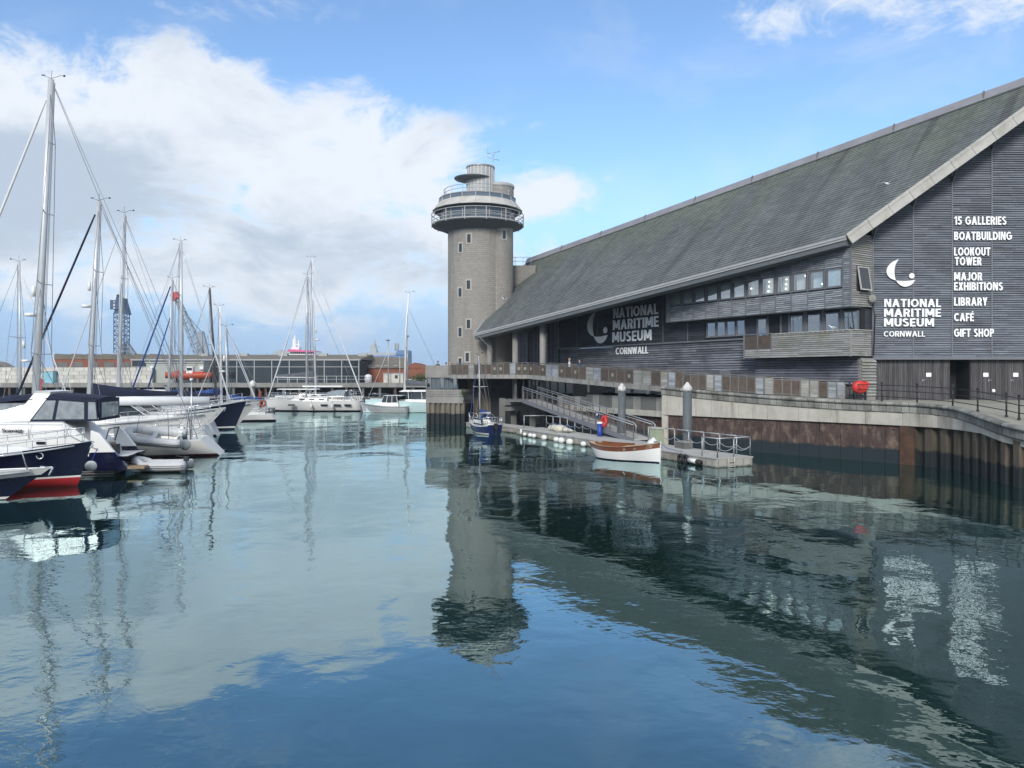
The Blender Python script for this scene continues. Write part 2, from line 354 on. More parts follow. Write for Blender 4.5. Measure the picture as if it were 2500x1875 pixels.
def roof_material():
    m = bpy.data.materials.new('slate_roof'); m.use_nodes = True; nt = m.node_tree; N = nt.nodes; L = nt.links
    b = N['Principled BSDF']; b.inputs['Roughness'].default_value = .7; b.inputs['Specular IOR Level'].default_value = .35
    uv = N.new('ShaderNodeUVMap')
    def noise(sc, st, det=5, ro=.6):
        mp = N.new('ShaderNodeMapping'); mp.inputs['Scale'].default_value = st; L.new(uv.outputs[0], mp.inputs[0])
        n = N.new('ShaderNodeTexNoise'); n.inputs['Scale'].default_value = sc; n.inputs['Detail'].default_value = det; n.inputs['Roughness'].default_value = ro
        L.new(mp.outputs[0], n.inputs['Vector']); return n.outputs['Fac']
    def rng(v, a, c, lo=0., hi=1.):
        r = N.new('ShaderNodeMapRange'); L.new(v, r.inputs[0])
        for i, q in enumerate((a, c, lo, hi)): r.inputs[i+1].default_value = q
        return r.outputs[0]
    def mix(fac, a, c):
        x = N.new('ShaderNodeMix'); x.data_type = 'RGBA'
        for i, q in ((0, fac), (6, a), (7, c)):
            if isinstance(q, tuple): x.inputs[i].default_value = (*q, 1)
            elif isinstance(q, float): x.inputs[i].default_value = q
            else: L.new(q, x.inputs[i])
        return x.outputs[2]
    c = mix(rng(noise(.5, (1, .35, 1), 5), .3, .7), (.172,.190,.184), (.104,.116,.121))
    sp = N.new('ShaderNodeSeparateXYZ'); L.new(uv.outputs[0], sp.inputs[0])
    mossv = N.new('ShaderNodeMath'); mossv.operation = 'ADD'; L.new(rng(sp.outputs[1], 3.0, 14.0, -.12, .17), mossv.inputs[0]); L.new(noise(.28, (1, .22, 1), 7, .62), mossv.inputs[1])
    c = mix(rng(mossv.outputs[0], .50, .68, 0, .55), c, (.150,.175,.128))
    c = mix(rng(noise(.75, (1, .05, 1), 4, .55), .58, .68, 0, .55), c, (.066,.067,.072))      # run-off streaks down the slope
    c = mix(rng(noise(1.5, (1, .10, 1), 5, .6), .60, .74, 0, .2), c, (.23,.225,.215))
    a = N.new('ShaderNodeAttribute'); a.attribute_name = 'tint'
    cm = N.new('ShaderNodeVectorMath'); cm.operation = 'SCALE'; L.new(c, cm.inputs[0]); L.new(rng(a.outputs['Fac'], 0, 1, .86, 1.14), cm.inputs['Scale'])
    L.new(cm.outputs[0], b.inputs['Base Color'])
    return m
m_slate = roof_material()

def tower_block_material(name, dot):
    m = bpy.data.materials.new(name); m.use_nodes = True; nt = m.node_tree; N = nt.nodes; L = nt.links
    b = N['Principled BSDF']; b.inputs['Roughness'].default_value = .88
    uv = N.new('ShaderNodeUVMap'); geo = N.new('ShaderNodeNewGeometry')
    br = N.new('ShaderNodeTexBrick'); L.new(uv.outputs[0], br.inputs['Vector'])
    br.inputs['Scale'].default_value = 1; br.inputs['Brick Width'].default_value = .44; br.inputs['Row Height'].default_value = .22; br.inputs['Mortar Size'].default_value = .016
    br.inputs['Color1'].default_value = (.34,.322,.295,1); br.inputs['Color2'].default_value = (.275,.26,.24,1); br.inputs['Mortar'].default_value = (.17,.162,.15,1)
    def noise(sc, st, det=5, ro=.6, src=geo.outputs['Position']):
        mp = N.new('ShaderNodeMapping'); mp.inputs['Scale'].default_value = st; L.new(src, mp.inputs[0])
        n = N.new('ShaderNodeTexNoise'); n.inputs['Scale'].default_value = sc; n.inputs['Detail'].default_value = det; n.inputs['Roughness'].default_value = ro
        L.new(mp.outputs[0], n.inputs['Vector']); return n.outputs['Fac']
    def rng(v, a, c, lo=0., hi=1.):
        r = N.new('ShaderNodeMapRange'); L.new(v, r.inputs[0])
        for i, q in enumerate((a, c, lo, hi)): r.inputs[i+1].default_value = q
        return r.outputs[0]
    def mix(fac, a, c, bt='MIX'):
        x = N.new('ShaderNodeMix'); x.data_type = 'RGBA'; x.blend_type = bt
        for i, q in ((0, fac), (6, a), (7, c)):
            if isinstance(q, tuple): x.inputs[i].default_value = (*q, 1)
            elif isinstance(q, float): x.inputs[i].default_value = q
            else: L.new(q, x.inputs[i])
        return x.outputs[2]
    c = mix(rng(noise(.45, (1, 1, 1)), .35, .7, 0, .75), br.outputs['Color'], (.26,.243,.218))
    c = mix(rng(noise(.9, (1, 1, .10), 6), .50, .72, 0, .6), c, (.125,.117,.108))
    c = mix(rng(noise(3.5, (1, 1, 1), 6), .45, .8, 0, .4), c, (.33,.315,.285))
    L.new(c, b.inputs['Base Color'])
    bp = N.new('ShaderNodeBump'); bp.inputs['Strength'].default_value = .5; bp.inputs['Distance'].default_value = .03
    inv = N.new('ShaderNodeMath'); inv.operation = 'SUBTRACT'; inv.inputs[0].default_value = 1; L.new(br.outputs['Fac'], inv.inputs[1])
    ad = N.new('ShaderNodeMath'); ad.operation = 'MULTIPLY_ADD'; L.new(noise(9, (1, 1, 1)), ad.inputs[0]); ad.inputs[1].default_value = .7; L.new(inv.outputs[0], ad.inputs[2])
    L.new(ad.outputs[0], bp.inputs['Height']); L.new(bp.outputs[0], b.inputs['Normal'])
    return m
m_tower = tower_block_material('tower_blockwork', 0)

def cyl_uv(ob, cx, cy, r):
    me = ob.data; u = me.uv_layers.new(name='UVMap'); o = ob.parent.location if ob.parent else Vector()
    for p in me.polygons:
        as_ = []
        for li in p.loop_indices:
            q = me.vertices[me.loops[li].vertex_index].co+o; as_.append(math.atan2(q.y-cy, q.x-cx))
        if max(as_)-min(as_) > pi: as_ = [a+2*pi if a < 0 else a for a in as_]
        for a, li in zip(as_, p.loop_indices): u.data[li].uv = (a*r, me.vertices[me.loops[li].vertex_index].co.z)

# ------------------------------------------------------------------ lettering
def text_mesh(txt, bold=.02):
    cu = bpy.data.curves.new('lettering', 'FONT'); cu.body = txt; cu.size = 1; cu.offset = min(bold, .007); cu.extrude = .02; cu.resolution_u = 4
    ob = bpy.data.objects.new('lettering', cu); C.objects.link(ob)
    me = bpy.data.meshes.new_from_object(ob.evaluated_get(bpy.context.evaluated_depsgraph_get()))
    bpy.data.objects.remove(ob); bpy.data.curves.remove(cu)
    return me
# ------------------------------------------------------------------ capitals built from bars and bowls
def glyph(ch, t):
    """(advance, list of polygons) for a bold capital one unit high; t is the stroke"""
    P = []
    def V(x, a=0., b=1.): P.append([(x, a), (x+t, a), (x+t, b), (x, b)])
    def Hh(y, x0, x1, k=.86): P.append([(x0, y), (x1, y), (x1, y+t*k), (x0, y+t*k)])
    def Dg(x0, y0, x1, y1, w=None): w = w or t*1.12; P.append([(x0, y0), (x0+w, y0), (x1+w, y1), (x1, y1)])
    def Ar(cx, cy, rx, ry, a0, a1, n=14, tx=None, ty=None):
        tx = tx or t; ty = ty or t*.88
        o = [(cx+rx*cos(radians(a0+(a1-a0)*i/n)), cy+ry*sin(radians(a0+(a1-a0)*i/n))) for i in range(n+1)]
        q = [(cx+(rx-tx)*cos(radians(a0+(a1-a0)*i/n)), cy+(ry-ty)*sin(radians(a0+(a1-a0)*i/n))) for i in range(n+1)]
        for i in range(n): P.append([o[i], o[i+1], q[i+1], q[i]])
    if ch == ' ': return .30, P
    if ch == 'I': V(0); return t, P
    if ch == 'L': V(0); Hh(0, t, .52); return .52, P
    if ch == 'T': Hh(1-t*.86, 0, .66); V(.33-t/2, 0, 1-t*.86); return .66, P
    if ch in 'E\u00c9': V(0); Hh(0, t, .54); Hh(.5-t*.43, t, .50); Hh(1-t*.86, t, .54)
    if ch == '\u00c9': P.append([(.22, 1.07), (.36, 1.07), (.50, 1.22), (.30, 1.22)])
    if ch in 'E\u00c9': return .54, P
    if ch == 'F': V(0); Hh(.46-t*.43, t, .50); Hh(1-t*.86, t, .54); return .54, P
    if ch == 'H': V(0); V(.70-t); Hh(.5-t*.43, t, .70-t); return .70, P
    if ch == 'N': V(0); V(.74-t); Dg(t*.2, 1, .74-t*1.3, 0); return .74, P
    if ch == 'M': V(0); V(.90-t); Dg(t*.15, 1, .45-t*.55, .18); Dg(.9-t*1.27, 1, .45-t*.55, .18); return .90, P
    if ch == 'A': Dg(0, 0, .40-t*.56, 1); Dg(.80-t*1.12, 0, .40-t*.56, 1); Hh(.24, .22, .58, .75); return .80, P
    if ch == 'W': Dg(.20, 0, 0, 1, t); Dg(.20, 0, .50-t*.5, 1, t); Dg(.80-t, 0, .50-t*.5, 1, t); Dg(.80-t, 0, 1-t, 1, t); return 1.0, P
    if ch == 'X': Dg(0, 0, .68-t*1.2, 1, t*1.2); Dg(.68-t*1.2, 0, 0, 1, t*1.2); return .68, P
    if ch == 'Y': V(.34-t/2, 0, .42); Dg(.34-t*.6, .42, 0, 1, t*1.15); Dg(.34-t*.55, .42, .68-t*1.15, 1, t*1.15); return .68, P
    if ch == 'K': V(0); Dg(.70-t*1.25, 0, t*1.1, .56, t*1.25); Dg(t*.9, .38, .66-t*1.25, 1, t*1.25); return .70, P
    if ch == 'O': Ar(.43, .5, .43, .5, 0, 360, 30); return .86, P
    if ch == 'C': Ar(.43, .5, .43, .5, 48, 312, 24); return .74, P
    if ch == 'G': Ar(.43, .5, .43, .5, 48, 345, 26); Hh(.42, .45, .85); V(.85-t, .15, .46); return .85, P
    if ch == 'U': V(0, .34); V(.70-t, .34); Ar(.35, .345, .35, .345, 180, 360, 16); return .70, P
    if ch == 'J': V(.46-t, .28); Ar(.21, .29, .25, .29, 200, 360, 14); return .46, P
    if ch == 'D': V(0); Hh(0, t, .30); Hh(1-t*.88, t, .30); Ar(.28, .5, .46, .5, -90, 90, 18); return .74, P
    if ch in 'PR':
        V(0); Hh(1-t*.88, t, .34); Hh(.40, t, .34); Ar(.32, .70, .32, .30, -90, 90, 14)
        if ch == 'R': Dg(.66-t*1.25, 0, .28, .42, t*1.25)
        return .66, P
    if ch == 'B': V(0); Hh(1-t*.86, t, .34); Hh(.5-t*.43, t, .34); Hh(0, t, .34); Ar(.32, .735, .29, .265, -90, 90, 12); Ar(.32, .28, .34, .28, -90, 90, 12); return .66, P
    if ch == 'S': Ar(.30, .735, .30, .265, 30, 270, 16); Ar(.30, .28, .32, .28, -150, 90, 16); return .62, P
    if ch == '1': V(.20); P.append([(0, .70), (.20, .84), (.20, 1.), (.0, .86)]); return .20+t, P
    if ch == '5': Hh(1-t*.86, .06, .56); V(.06, .50, 1-t*.86); Ar(.27, .32, .32, .32, -155, 115, 18); return .60, P
    return .5, P
def caps_mesh(txt, t=.2, gap=.11):
    """letters as thin raised solids, every bar set a hair above the last so that no two faces share a plane"""
    m = MB(); x = 0.
    for ch in txt:
        w, polys = glyph(ch, t)
        for k, p in enumerate(polys):
            z = .04+.0011*(k % 7)+.0004*(k//7 % 3)
            n = len(p); m.add([(x+a, b, 0) for a, b in p]+[(x+a, b, z) for a, b in p], [tuple(range(n))[::-1], tuple(range(n, 2*n))]+[(i, (i+1) % n, n+(i+1) % n, n+i) for i in range(n)])
        x += w+gap
    return m.mesh('lettering', m_white_sign)
def split_letters(me, txt, stroke, parent, material):
    """one object per letter"""
    i = 0; nv = len(me.vertices); co = [v.co.copy() for v in me.vertices]; k = 0
    for ch in txt:
        _, polys = glyph(ch, stroke)
        if not polys: continue
        m = MB()
        for p in polys:
            n = len(p); b = co[k:k+2*n]; k += 2*n
            m.add(b, [tuple(range(n))[::-1], tuple(range(n, 2*n))]+[(j, (j+1) % n, n+(j+1) % n, n+j) for j in range(n)])
        m.build('letter', material, parent)
    bpy.data.meshes.remove(me)
def put_text(txt, origin, right, up, w, h, parent, material, name='lettering', bold=.02, depth=.05, caph=None, shear=0., stroke=0.):
    """letters fitted to a box w by h whose lower left corner is origin; caph: height of plain capitals when an accent sticks out"""
    me = caps_mesh(txt, stroke) if stroke else text_mesh(txt, bold); caph = 1.0 if stroke else caph; xs = [v.co.x for v in me.vertices]; ys = [v.co.y for v in me.vertices]; zs = [v.co.z for v in me.vertices]
    x0, x1 = min(xs), max(xs); y0 = 0. if caph or h else min(ys); y1 = caph if caph else max(ys)
    y0 = min(ys) if not caph else 0.
    o = Vector(origin); R = Vector(right).normalized(); U = Vector(up).normalized(); Nn = R.cross(U)
    po = parent.location; rot = Matrix.Rotation(-parent.rotation_euler.z, 3, 'Z')
    z0, z1 = min(zs), max(zs)
    for v in me.vertices:
        a = (v.co.x-x0)/(x1-x0)*w; b = (v.co.y-y0)/(y1-y0)*h; c = (v.co.z-z0)/(z1-z0)*depth
        v.co = rot @ (o+R*(a+shear*b)+U*b+Nn*c-po)
    me.materials.clear(); me.materials.append(material); me.name = name
    if stroke: return split_letters(me, txt, stroke, parent, material)
    ob = bpy.data.objects.new(name, me); C.objects.link(ob); ob.parent = parent; ob['label'] = 'raised letters reading '+txt
    return ob
def arc3(a, m, b, n=14):
    """quadratic curve from a to b through the handle m"""
    return [((1-t)**2*a[0]+2*t*(1-t)*m[0]+t*t*b[0], (1-t)**2*a[1]+2*t*(1-t)*m[1]+t*t*b[1]) for t in [i/n for i in range(n+1)]]
def smooth_poly(pts, corners, n=4):
    """closed outline through the points, rounded everywhere but at the listed corners"""
    out = []; k = len(pts)
    for i in range(k):
        p1, p2 = pts[i], pts[(i+1) % k]
        p0 = p1 if i in corners else pts[i-1]; p3 = p2 if (i+1) % k in corners else pts[(i+2) % k]
        for j in range(n):
            t = j/n; out.append(tuple(.5*(2*p1[c]+(p2[c]-p0[c])*t+(2*p0[c]-5*p1[c]+4*p2[c]-p3[c])*t*t+(3*p1[c]-p0[c]-3*p2[c]+p3[c])*t**3) for c in (0, 1)))
    return out
LOGO = [smooth_poly([(124,0),(64,26),(20,68),(2,115),(12,160),(46,195),(96,214),(84,170),(80,115),(92,55)], (0, 6)),
        smooth_poly([(96,214),(145,218),(200,219),(290,210),(266,245),(228,270),(190,278),(152,269),(119,244)], (0, 3)),
        [(257+27*cos(2*pi*i/20), 168+27*sin(2*pi*i/20)) for i in range(20)]]
def put_logo(origin, right, up, w, h, parent, material):
    o = Vector(origin); R = Vector(right); U = Vector(up); Nn = R.cross(U)
    for poly, nm in zip(LOGO, ('logo_crescent', 'logo_crescent', 'logo_dot')):
        p = [o+R*(x/290*w)+U*((278-y)/278*h) for x, y in poly]
        MB().prism(p, Nn*.05).build(nm, material, parent, world=True)

# ------------------------------------------------------------------ museum
d2 = Vector((-.515, .857, 0)); n2 = Vector((.857, .515, 0))        # along the long front (away), and into the building
Q0 = Vector((23.66, 50.88, 0))
def fp(s, out, z): return Q0+d2*s-n2*out+Vector((0, 0, z))
RA, RB, RC = .717, .432, -22.87
def roofz(x, y): return RA*x+RB*y+RC
def rp(x, y, dz=0): return Vector((x, y, roofz(x, y)+dz))
mus = thing('museum_building', 'long grey timber-clad museum with steep slate roof and white lettering beside the basin', 'museum', (23.9, 51, 3.35))
GY = 51.0; GX0 = 23.87; GZ0 = 6.17; QZ = 3.35
ER, EL_, RL, RR = (21.46, 49.5), (-3.88, 81.0), (1.98, 92.8), (37.35, 49.5)
# --- slate roof: real overlapping slates, parallel to the eave
def build_roof():
    Er, El, Rl, Rr = rp(*ER), rp(*EL_), rp(*RL), rp(*RR)
    nrm = (Er-El).cross(Rl-El).normalized()
    if nrm.z < 0: nrm = -nrm
    u = (Er-El).normalized(); v = nrm.cross(u)
    if v.z < 0: v = -v
    mb = MB(); uvs = []
    nc = 46; rnd = random.Random(5)
    for i in range(nc):
        t0, t1 = i/nc, min(1.0, (i+1.18)/nc)
        a0, a1 = El.lerp(Rl, t0), Er.lerp(Rr, t0); b0, b1 = El.lerp(Rl, t1), Er.lerp(Rr, t1)
        L0 = (a1-a0).length; ns = int(L0/.52); off = .5 if i % 2 else 0.
        for k in range(ns+1):
            s0, s1 = max(0, (k-off)/ns), min(1, (k+1-off)/ns)
            if s1 <= s0: continue
            g = .012/L0
            p = [a0.lerp(a1, s0+g), a0.lerp(a1, s1-g), b0.lerp(b1, s1-g), b0.lerp(b1, s0+g)]
            h = .045+.018*rnd.random()
            mb.tint = rnd.random()
            top = [p[0]+nrm*h, p[1]+nrm*h, p[2]+nrm*.004, p[3]+nrm*.004]
            mb.add([p[0], p[1]]+top, [(2,3,4,5), (0,1,3,2)])
    ob = mb.build('roof_slates', m_slate, mus, world=True, kind='stuff', fix=False)
    me = ob.data; ul = me.uv_layers.new(name='UVMap'); o = mus.location
    for l in me.loops:
        q = me.vertices[l.vertex_index].co+o-El; ul.data[l.index].uv = (q.dot(u), q.dot(v))
    # slab under the slates and the hidden back slope
    MB().prism([El, Er, Rr, Rl], -nrm*.3).build('roof', m_soffit, mus, world=True)
    back = n2*16
    MB().prism([Rl-nrm*.02, Rr-nrm*.02, Rr+back+Vector((0,0,-12)), Rl+back+Vector((0,0,-12))], Vector((0,0,-.3))).build('roof', m_slate, mus, world=True)
    # ridge capping with joint clips
    for k in range(9):
        a, b = Rl.lerp(Rr, k/9), Rl.lerp(Rr, (k+1)/9)
        cp = MB(); w = v*-.62
        cp.prism([a+nrm*.07, a+w+nrm*.07, a+w+nrm*.16, a+v*.1+nrm*.42, a+v*.45+nrm*.2], (b-a)*.998)
        c = cp.build('ridge_capping', m_lead, mus, world=True)
        MB().bar(b+w*1.05+nrm*.10, b+v*.1+nrm*.48, .10, .06, nrm).build('joint_clip', m_steel_d, c).location = -mus.location
    # left rake trim
    MB().bar(El+nrm*.03-u*.02, Rl+nrm*.03-u*.02, .14, .3, nrm).build('rake_trim', m_fascia, mus, world=True)
    # eave: gutter line, pale fascia, boxed dark eave below
    out = Vector((u.y, -u.x, 0)).normalized()
    if out.dot(n2) > 0: out = -out
    up = Vector((0, 0, 1))
    def strip(nm, o0, o1, z0, z1, m, e0=0., e1=0.):
        A, B = El-u*e0, Er+u*e1
        MB().hexa([A+out*o0+up*z0, B+out*o0+up*z0, B+out*o1+up*z0, A+out*o1+up*z0], [A+out*o0+up*z1, B+out*o0+up*z1, B+out*o1+up*z1, A+out*o1+up*z1]).build(nm, m, mus, world=True)
    strip('gutter', .02, .18, -.11, .03, m_fascia, .1, .05)
    strip('fascia', .0, .13, -.26, -.113, m_fascia, .1, .05)
    strip('eave_box', -1.1, .05, -.58, -.262, m_soffit, .0, .0)
    # bargeboard along the gable: separate pale panels
    n = 12
    T = Er-u*0; dirb = (Rr-Er).normalized(); dn = Vector((dirb.z, 0, -dirb.x))
    if dn.z > 0: dn = -dn
    Lb = (Rr-Er).length
    for k in range(n):
        a = Er+dirb*(Lb*k/n+.01); b = Er+dirb*(Lb*(k+1)/n-.015)
        dy = Vector((0, -.16-.004*(k % 2), 0)); so = dn*-.12
        m_ = MB(); m_.prism([a+so, b+so, b+dn*.60, a+dn*.60], dy+Vector((0, -.02, 0)))
        m_.prism([a+so+dy, b+so+dy, b+dn*.06+dy, a+dn*.06+dy], Vector((0, -.07, 0)))
        m_.build('barge_panel', m_barge, mus, world=True)
    MB().prism([Er+dn*.0, Rr+dn*.0, Rr+dn*.5, Er+dn*.5], Vector((0, 1.5, 0))).build('gable_soffit', m_soffit, mus, world=True)
    return nrm, u, v
RN, RU, RV = build_roof()

def boards(mb, o, r, nrm, w, z0, z1, pitch, lap=.035, rnd=random, xclip=None, seg=2.4):
    """lapped horizontal boards: o lower left corner at z=0 level, r unit vector along, nrm outward; xclip(z)->(a,b) limits"""
    n = max(1, int(round((z1-z0)/pitch))); ph = (z1-z0)/n
    for i in range(n):
        za, zb = z0+i*ph, z0+(i+1)*ph
        a, b = 0., w
        if xclip: a, b = xclip(zb)
        if b-a < .05: continue
        cuts = [a]
        c = a+rnd.uniform(.3, 1)*seg
        while c < b-.4: cuts.append(c); c += seg*rnd.uniform(.8, 1.2)
        cuts.append(b)
        for k in range(len(cuts)-1):
            mb.tint = rnd.random(); x0, x1 = cuts[k]+(.003 if k else 0), cuts[k+1]
            l = lap*rnd.uniform(.75, 1.2)
            p0, p1 = o+r*x0, o+r*x1
            zt = Vector((0, 0, zb-ph*.04)); zl = Vector((0, 0, za+ph*.16))
            mb.add([p0+zl+nrm*l, p1+zl+nrm*l, p1+zt+nrm*.004, p0+zt+nrm*.004, p0+zl, p1+zl], [(0,1,2,3), (4,5,1,0)])

# --- gable end: boarding in bays between battens
GB = [2130, 2228, 2323, 2420, 2517, 2614]
gbx = [gx(p, GY) for p in GB]
def gable():
    X = Vector((1,0,0)); Nn = Vector((0,-1,0)); rnd = random.Random(3)
    # solid wall
    xs = [GX0, GX0, 45., 45.]
    MB().prism([(GX0+.02, GY+.08, GZ0+.02), (45, GY+.08, GZ0+.02), (45, GY+.08, roofz(37, GY)-.5), (37.3, GY+.08, roofz(37.3, GY)-.35), (GX0+.02, GY+.08, roofz(GX0, GY)-.35)], (0, .4, 0)).build('wall', m_wood_dark, mus, world=True)
    for i in range(len(gbx)-1):
        x0, x1 = gbx[i]+.04, gbx[i+1]-.04
        zt = min(roofz(x1, GY)-.45, 24)
        mb = MB()
        def clip(z, x0=x0, x1=x1):
            xr = (z-RC-RB*GY+.45)/RA      # where the roof underside reaches this height
            return (max(0, xr-x0), x1-x0)
        boards(mb, Vector((x0, GY, 0)), X, Nn, x1-x0, GZ0, zt, .15, .07, rnd, clip, 1.6)
        mb.build('boarding', m_wood_gable, mus, world=True, kind='stuff', fix=False)
    for i, x in enumerate(gbx[:-1]):
        MB().box((x-.045, GY-.09, GZ0), (x+.045, GY+.05, roofz(x, GY)-.5)).build('batten', m_batten, mus, world=True)
        if i < 5:   # raking struts that carry the overhanging verge
            top = roofz(x+.25, GY)-.42
            b = MB(); b.bar((x, GY-.10, top-2.0+.25*(i % 2)), (x+.12, GY-1.2, top-.12), .10, .14); b.bar((x+.05, GY-.10, top-.25), (x+.12, GY-1.2, top-.2), .10, .12)
            b.build('verge_strut', m_soffit, mus, world=True)
    MB().box((GX0, GY-.10, GZ0-.16), (40, GY+.1, GZ0)).build('base_trim', m_batten, mus, world=True)
gable()
def gable_signs():
    sc = 4.1475; D = GY-.11
    sg = thing('gable_logo_sign', 'white crescent logo with museum name lettering on the gable boards', 'sign', (gx(2160, D), D, gz(822, D)))
    X = Vector((1,0,0)); Z = Vector((0,0,1))
    def place(par, t, x0, x1, y0, y1, bold=.02, caph=None):
        px0, px1, py0, py1 = 2100+x0/sc, 2100+x1/sc, 480+y0/sc, 480+y1/sc
        put_text(t, at(px0, py1, D), X, Z, (px1-px0)/F*D, (py1-py0)/F*D, par, m_white_sign, stroke=.205 if par.name.startswith('gable') and t != 'CORNWALL' else (.17 if t == 'CORNWALL' else .215))
    for t, a in (('NATIONAL', (242,815,1037,1118)), ('MARITIME', (240,815,1135,1217)), ('MUSEUM', (240,745,1233,1315)), ('CORNWALL', (237,655,1363,1418))):
        place(sg, t, *a, bold=.028 if t != 'CORNWALL' else .018)
    put_logo(at(2100+263/sc, 480+913/sc, D), X, Z, 290/sc/F*D, 278/sc/F*D, sg, m_white_sign)
    sl = thing('attractions_sign', 'white capital list from 15 GALLERIES down to GIFT SHOP on the gable', 'sign', (gx(2328, D), D, gz(822, D)))
    for t, a in (('15 GALLERIES', (950,1477,202,286)), ('BOATBUILDING', (948,1532,357,440)), ('LOOKOUT', (948,1315,515,598)), ('TOWER', (956,1225,614,697)), ('MAJOR', (948,1232,768,850)),
                 ('EXHIBITIONS', (948,1442,868,950)), ('LIBRARY', (948,1284,1022,1105)), ('CAF\u00c9', (948,1148,1180,1262)), ('GIFT SHOP', (948,1352,1338,1420))):
        place(sl, t, *a, bold=.03, caph=.73 if 'CAF' in t else None)
gable_signs()
# --- ground floor under the gable: vertical plank doors, dark doorway
def gable_base():
    y = GY+.30; D = y
    rnd = random.Random(9)
    z0, z1 = QZ-.05, GZ0-.1
    x = gx(2139, D)
    segs = [(2139, 2258, 0), (2259, 2319, 1), (2369, 2418, 0), (2419, 2429, 2), (2430, 2620, 1)]
    for a, b, k in segs:
        mb = MB(); xa, xb = gx(a, D), gx(b, D); w = .13; n = max(1, int((xb-xa)/w))
        for i in range(n):
            mb.tint = rnd.random()
            xx0, xx1 = lerp(xa, xb, i/n)+.006, lerp(xa, xb, (i+1)/n)-.006
            mb.box((xx0, y-.02*rnd.random(), z0), (xx1, y+.08, z1-.01*rnd.random()))
        mb.build('plank_door', m_wood_vert, mus, world=True, kind='stuff')
    xa, xb = gx(2319.5, D), gx(2368.5, D)
    dv = MB(); dv.box((xa, y+1.6, z0), (xb, y+1.7, z1)); dv.box((xa-.02, y+.05, z0), (xa+.02, y+1.6, z1)); dv.box((xb-.02, y+.05, z0), (xb+.02, y+1.6, z1)); dv.box((xa, y+.05, z1-.03), (xb, y+1.6, z1+.05))
    dv.build('doorway', m_void, mus, world=True)
    MB().box((GX0, y+1.7, z0), (42, y+1.9, z1)).build('wall', m_void, mus, world=True)
    MB().box((GX0+.05, y+.09, z0), (xa, y+.2, z1)).build('wall', m_void, mus, world=True)
    MB().box((xb, y+.09, z0), (42, y+.2, z1)).build('wall', m_void, mus, world=True)
    for px_ in (2267.5, 2407, 2480):
        s = MB(); c = at(px_, 915, y-.03); s.box((c.x-.17, c.y, c.z-.13), (c.x+.17, c.y+.03, c.z+.13))
        s.build('notice', m_white_sign, mus, world=True)
    for px_ in (2253, 2414, 2469):
        s = MB(); c = at(px_, 928, y-.08); s.box((c.x-.01, c.y, c.z-.02), (c.x+.17, c.y+.03, c.z+.02)); s.box((c.x-.03, c.y, c.z-.10), (c.x+.01, c.y+.08, c.z+.08)); s.build('door_handle', m_steel, mus, world=True)
    c = at(2426, 954, y-.05); MB().ball((c.x, c.y, c.z), .12, sc=(1, .4, 1)).build('round_lamp', m_white_sign, mus, world=True)
    # louvred corner pier
    mb = MB(); rr = random.Random(2); a = fp(.05, .86, 0); b = Vector((gx(2138, 51), 51.0, 0)); r = (b-a); w = r.length; r.normalize()
    nn = Vector((r.y, -r.x, 0)); boards(mb, a, r, nn, w, QZ+.25, GZ0-.16, .2, .10, rr)
    mb.build('corner_louvre', m_wood_light, mus, world=True, kind='stuff', fix=False)
    MB().hexa([a+Vector((0,0,3.2)), b+Vector((0,0,3.2)), b-nn*.3+Vector((0,0,3.2)), a-nn*.3+Vector((0,0,3.2))], [a+Vector((0,0,6.1)), b+Vector((0,0,6.1)), b-nn*.3+Vector((0,0,6.1)), a-nn*.3+Vector((0,0,6.1))]).build('corner_pier', m_conc, mus, world=True)
gable_base()

# --- long front
R_ = -d2                                    # left to right along the front
NO = -n2                                    # outward
OL = 17.35; OZ0 = 9.45; OUT = 2.0; WZ0, WZ1 = 10.80, 12.02
def fbox(nm, s0, s1, o0, o1, z0, z1, m, par=None, **k):
    a, b, c, e = fp(s0, o0, 0), fp(s1, o0, 0), fp(s1, o1, 0), fp(s0, o1, 0); U0, U1 = Vector((0,0,z0)), Vector((0,0,z1))
    mb = MB().hexa([a+U0, b+U0, c+U0, e+U0], [a+U1, b+U1, c+U1, e+U1])
    return mb.build(nm, m, par or mus, world=True, **k)
def sub(nm, mbv, m, par):      # sub-part of a part whose own origin coincides with the thing's
    mbv.v = [tuple(Vector(q)-mus.location) for q in mbv.v]; return mbv.build(nm, m, par)
def fhex(mb, s0, s1, o0, o1, z0, z1):
    a, b, c, e = fp(s0, o0, 0), fp(s1, o0, 0), fp(s1, o1, 0), fp(s0, o1, 0); U0, U1 = Vector((0,0,z0)), Vector((0,0,z1))
    return mb.hexa([a+U0, b+U0, c+U0, e+U0], [a+U1, b+U1, c+U1, e+U1])
def window(s0, s1, z0, z1, out, fw=.07, lamps=(), deep=None, blind=True, gm=None):
    mb = MB(); o0, o1 = out-.05, out+.06; deep = deep or (.42 if lamps else .09)
    fhex(mb, s0, s0+fw, o0, o1, z0, z1); fhex(mb, s1-fw, s1, o0, o1, z0, z1); fhex(mb, s0+fw, s1-fw, o0, o1, z0, z0+fw); fhex(mb, s0+fw, s1-fw, o0, o1, z1-fw, z1)
    w = mb.build('window', m_frame, mus, world=True)
    sub('pane', fhex(MB(), s0+fw, s1-fw, out-.005, out+.005, z0+fw, z1-fw), gm or m_pane, w)
    sub('sill', fhex(MB(), s0-.04, s1+.04, out-.02, out+.14, z0-.06, z0-.002), m_frame, w)
    if blind: sub('interior', fhex(MB(), s0+.01, s1-.01, out-deep, out-deep+.02, z0, z1), m_blind, w)
    for (u, v) in lamps:
        c = fp(lerp(s1, s0, u), out-.22, lerp(z0, z1, v)); sub('pendant_lamp', MB().ball(tuple(c), .06, 8, 6), m_lamp, w)
    return w
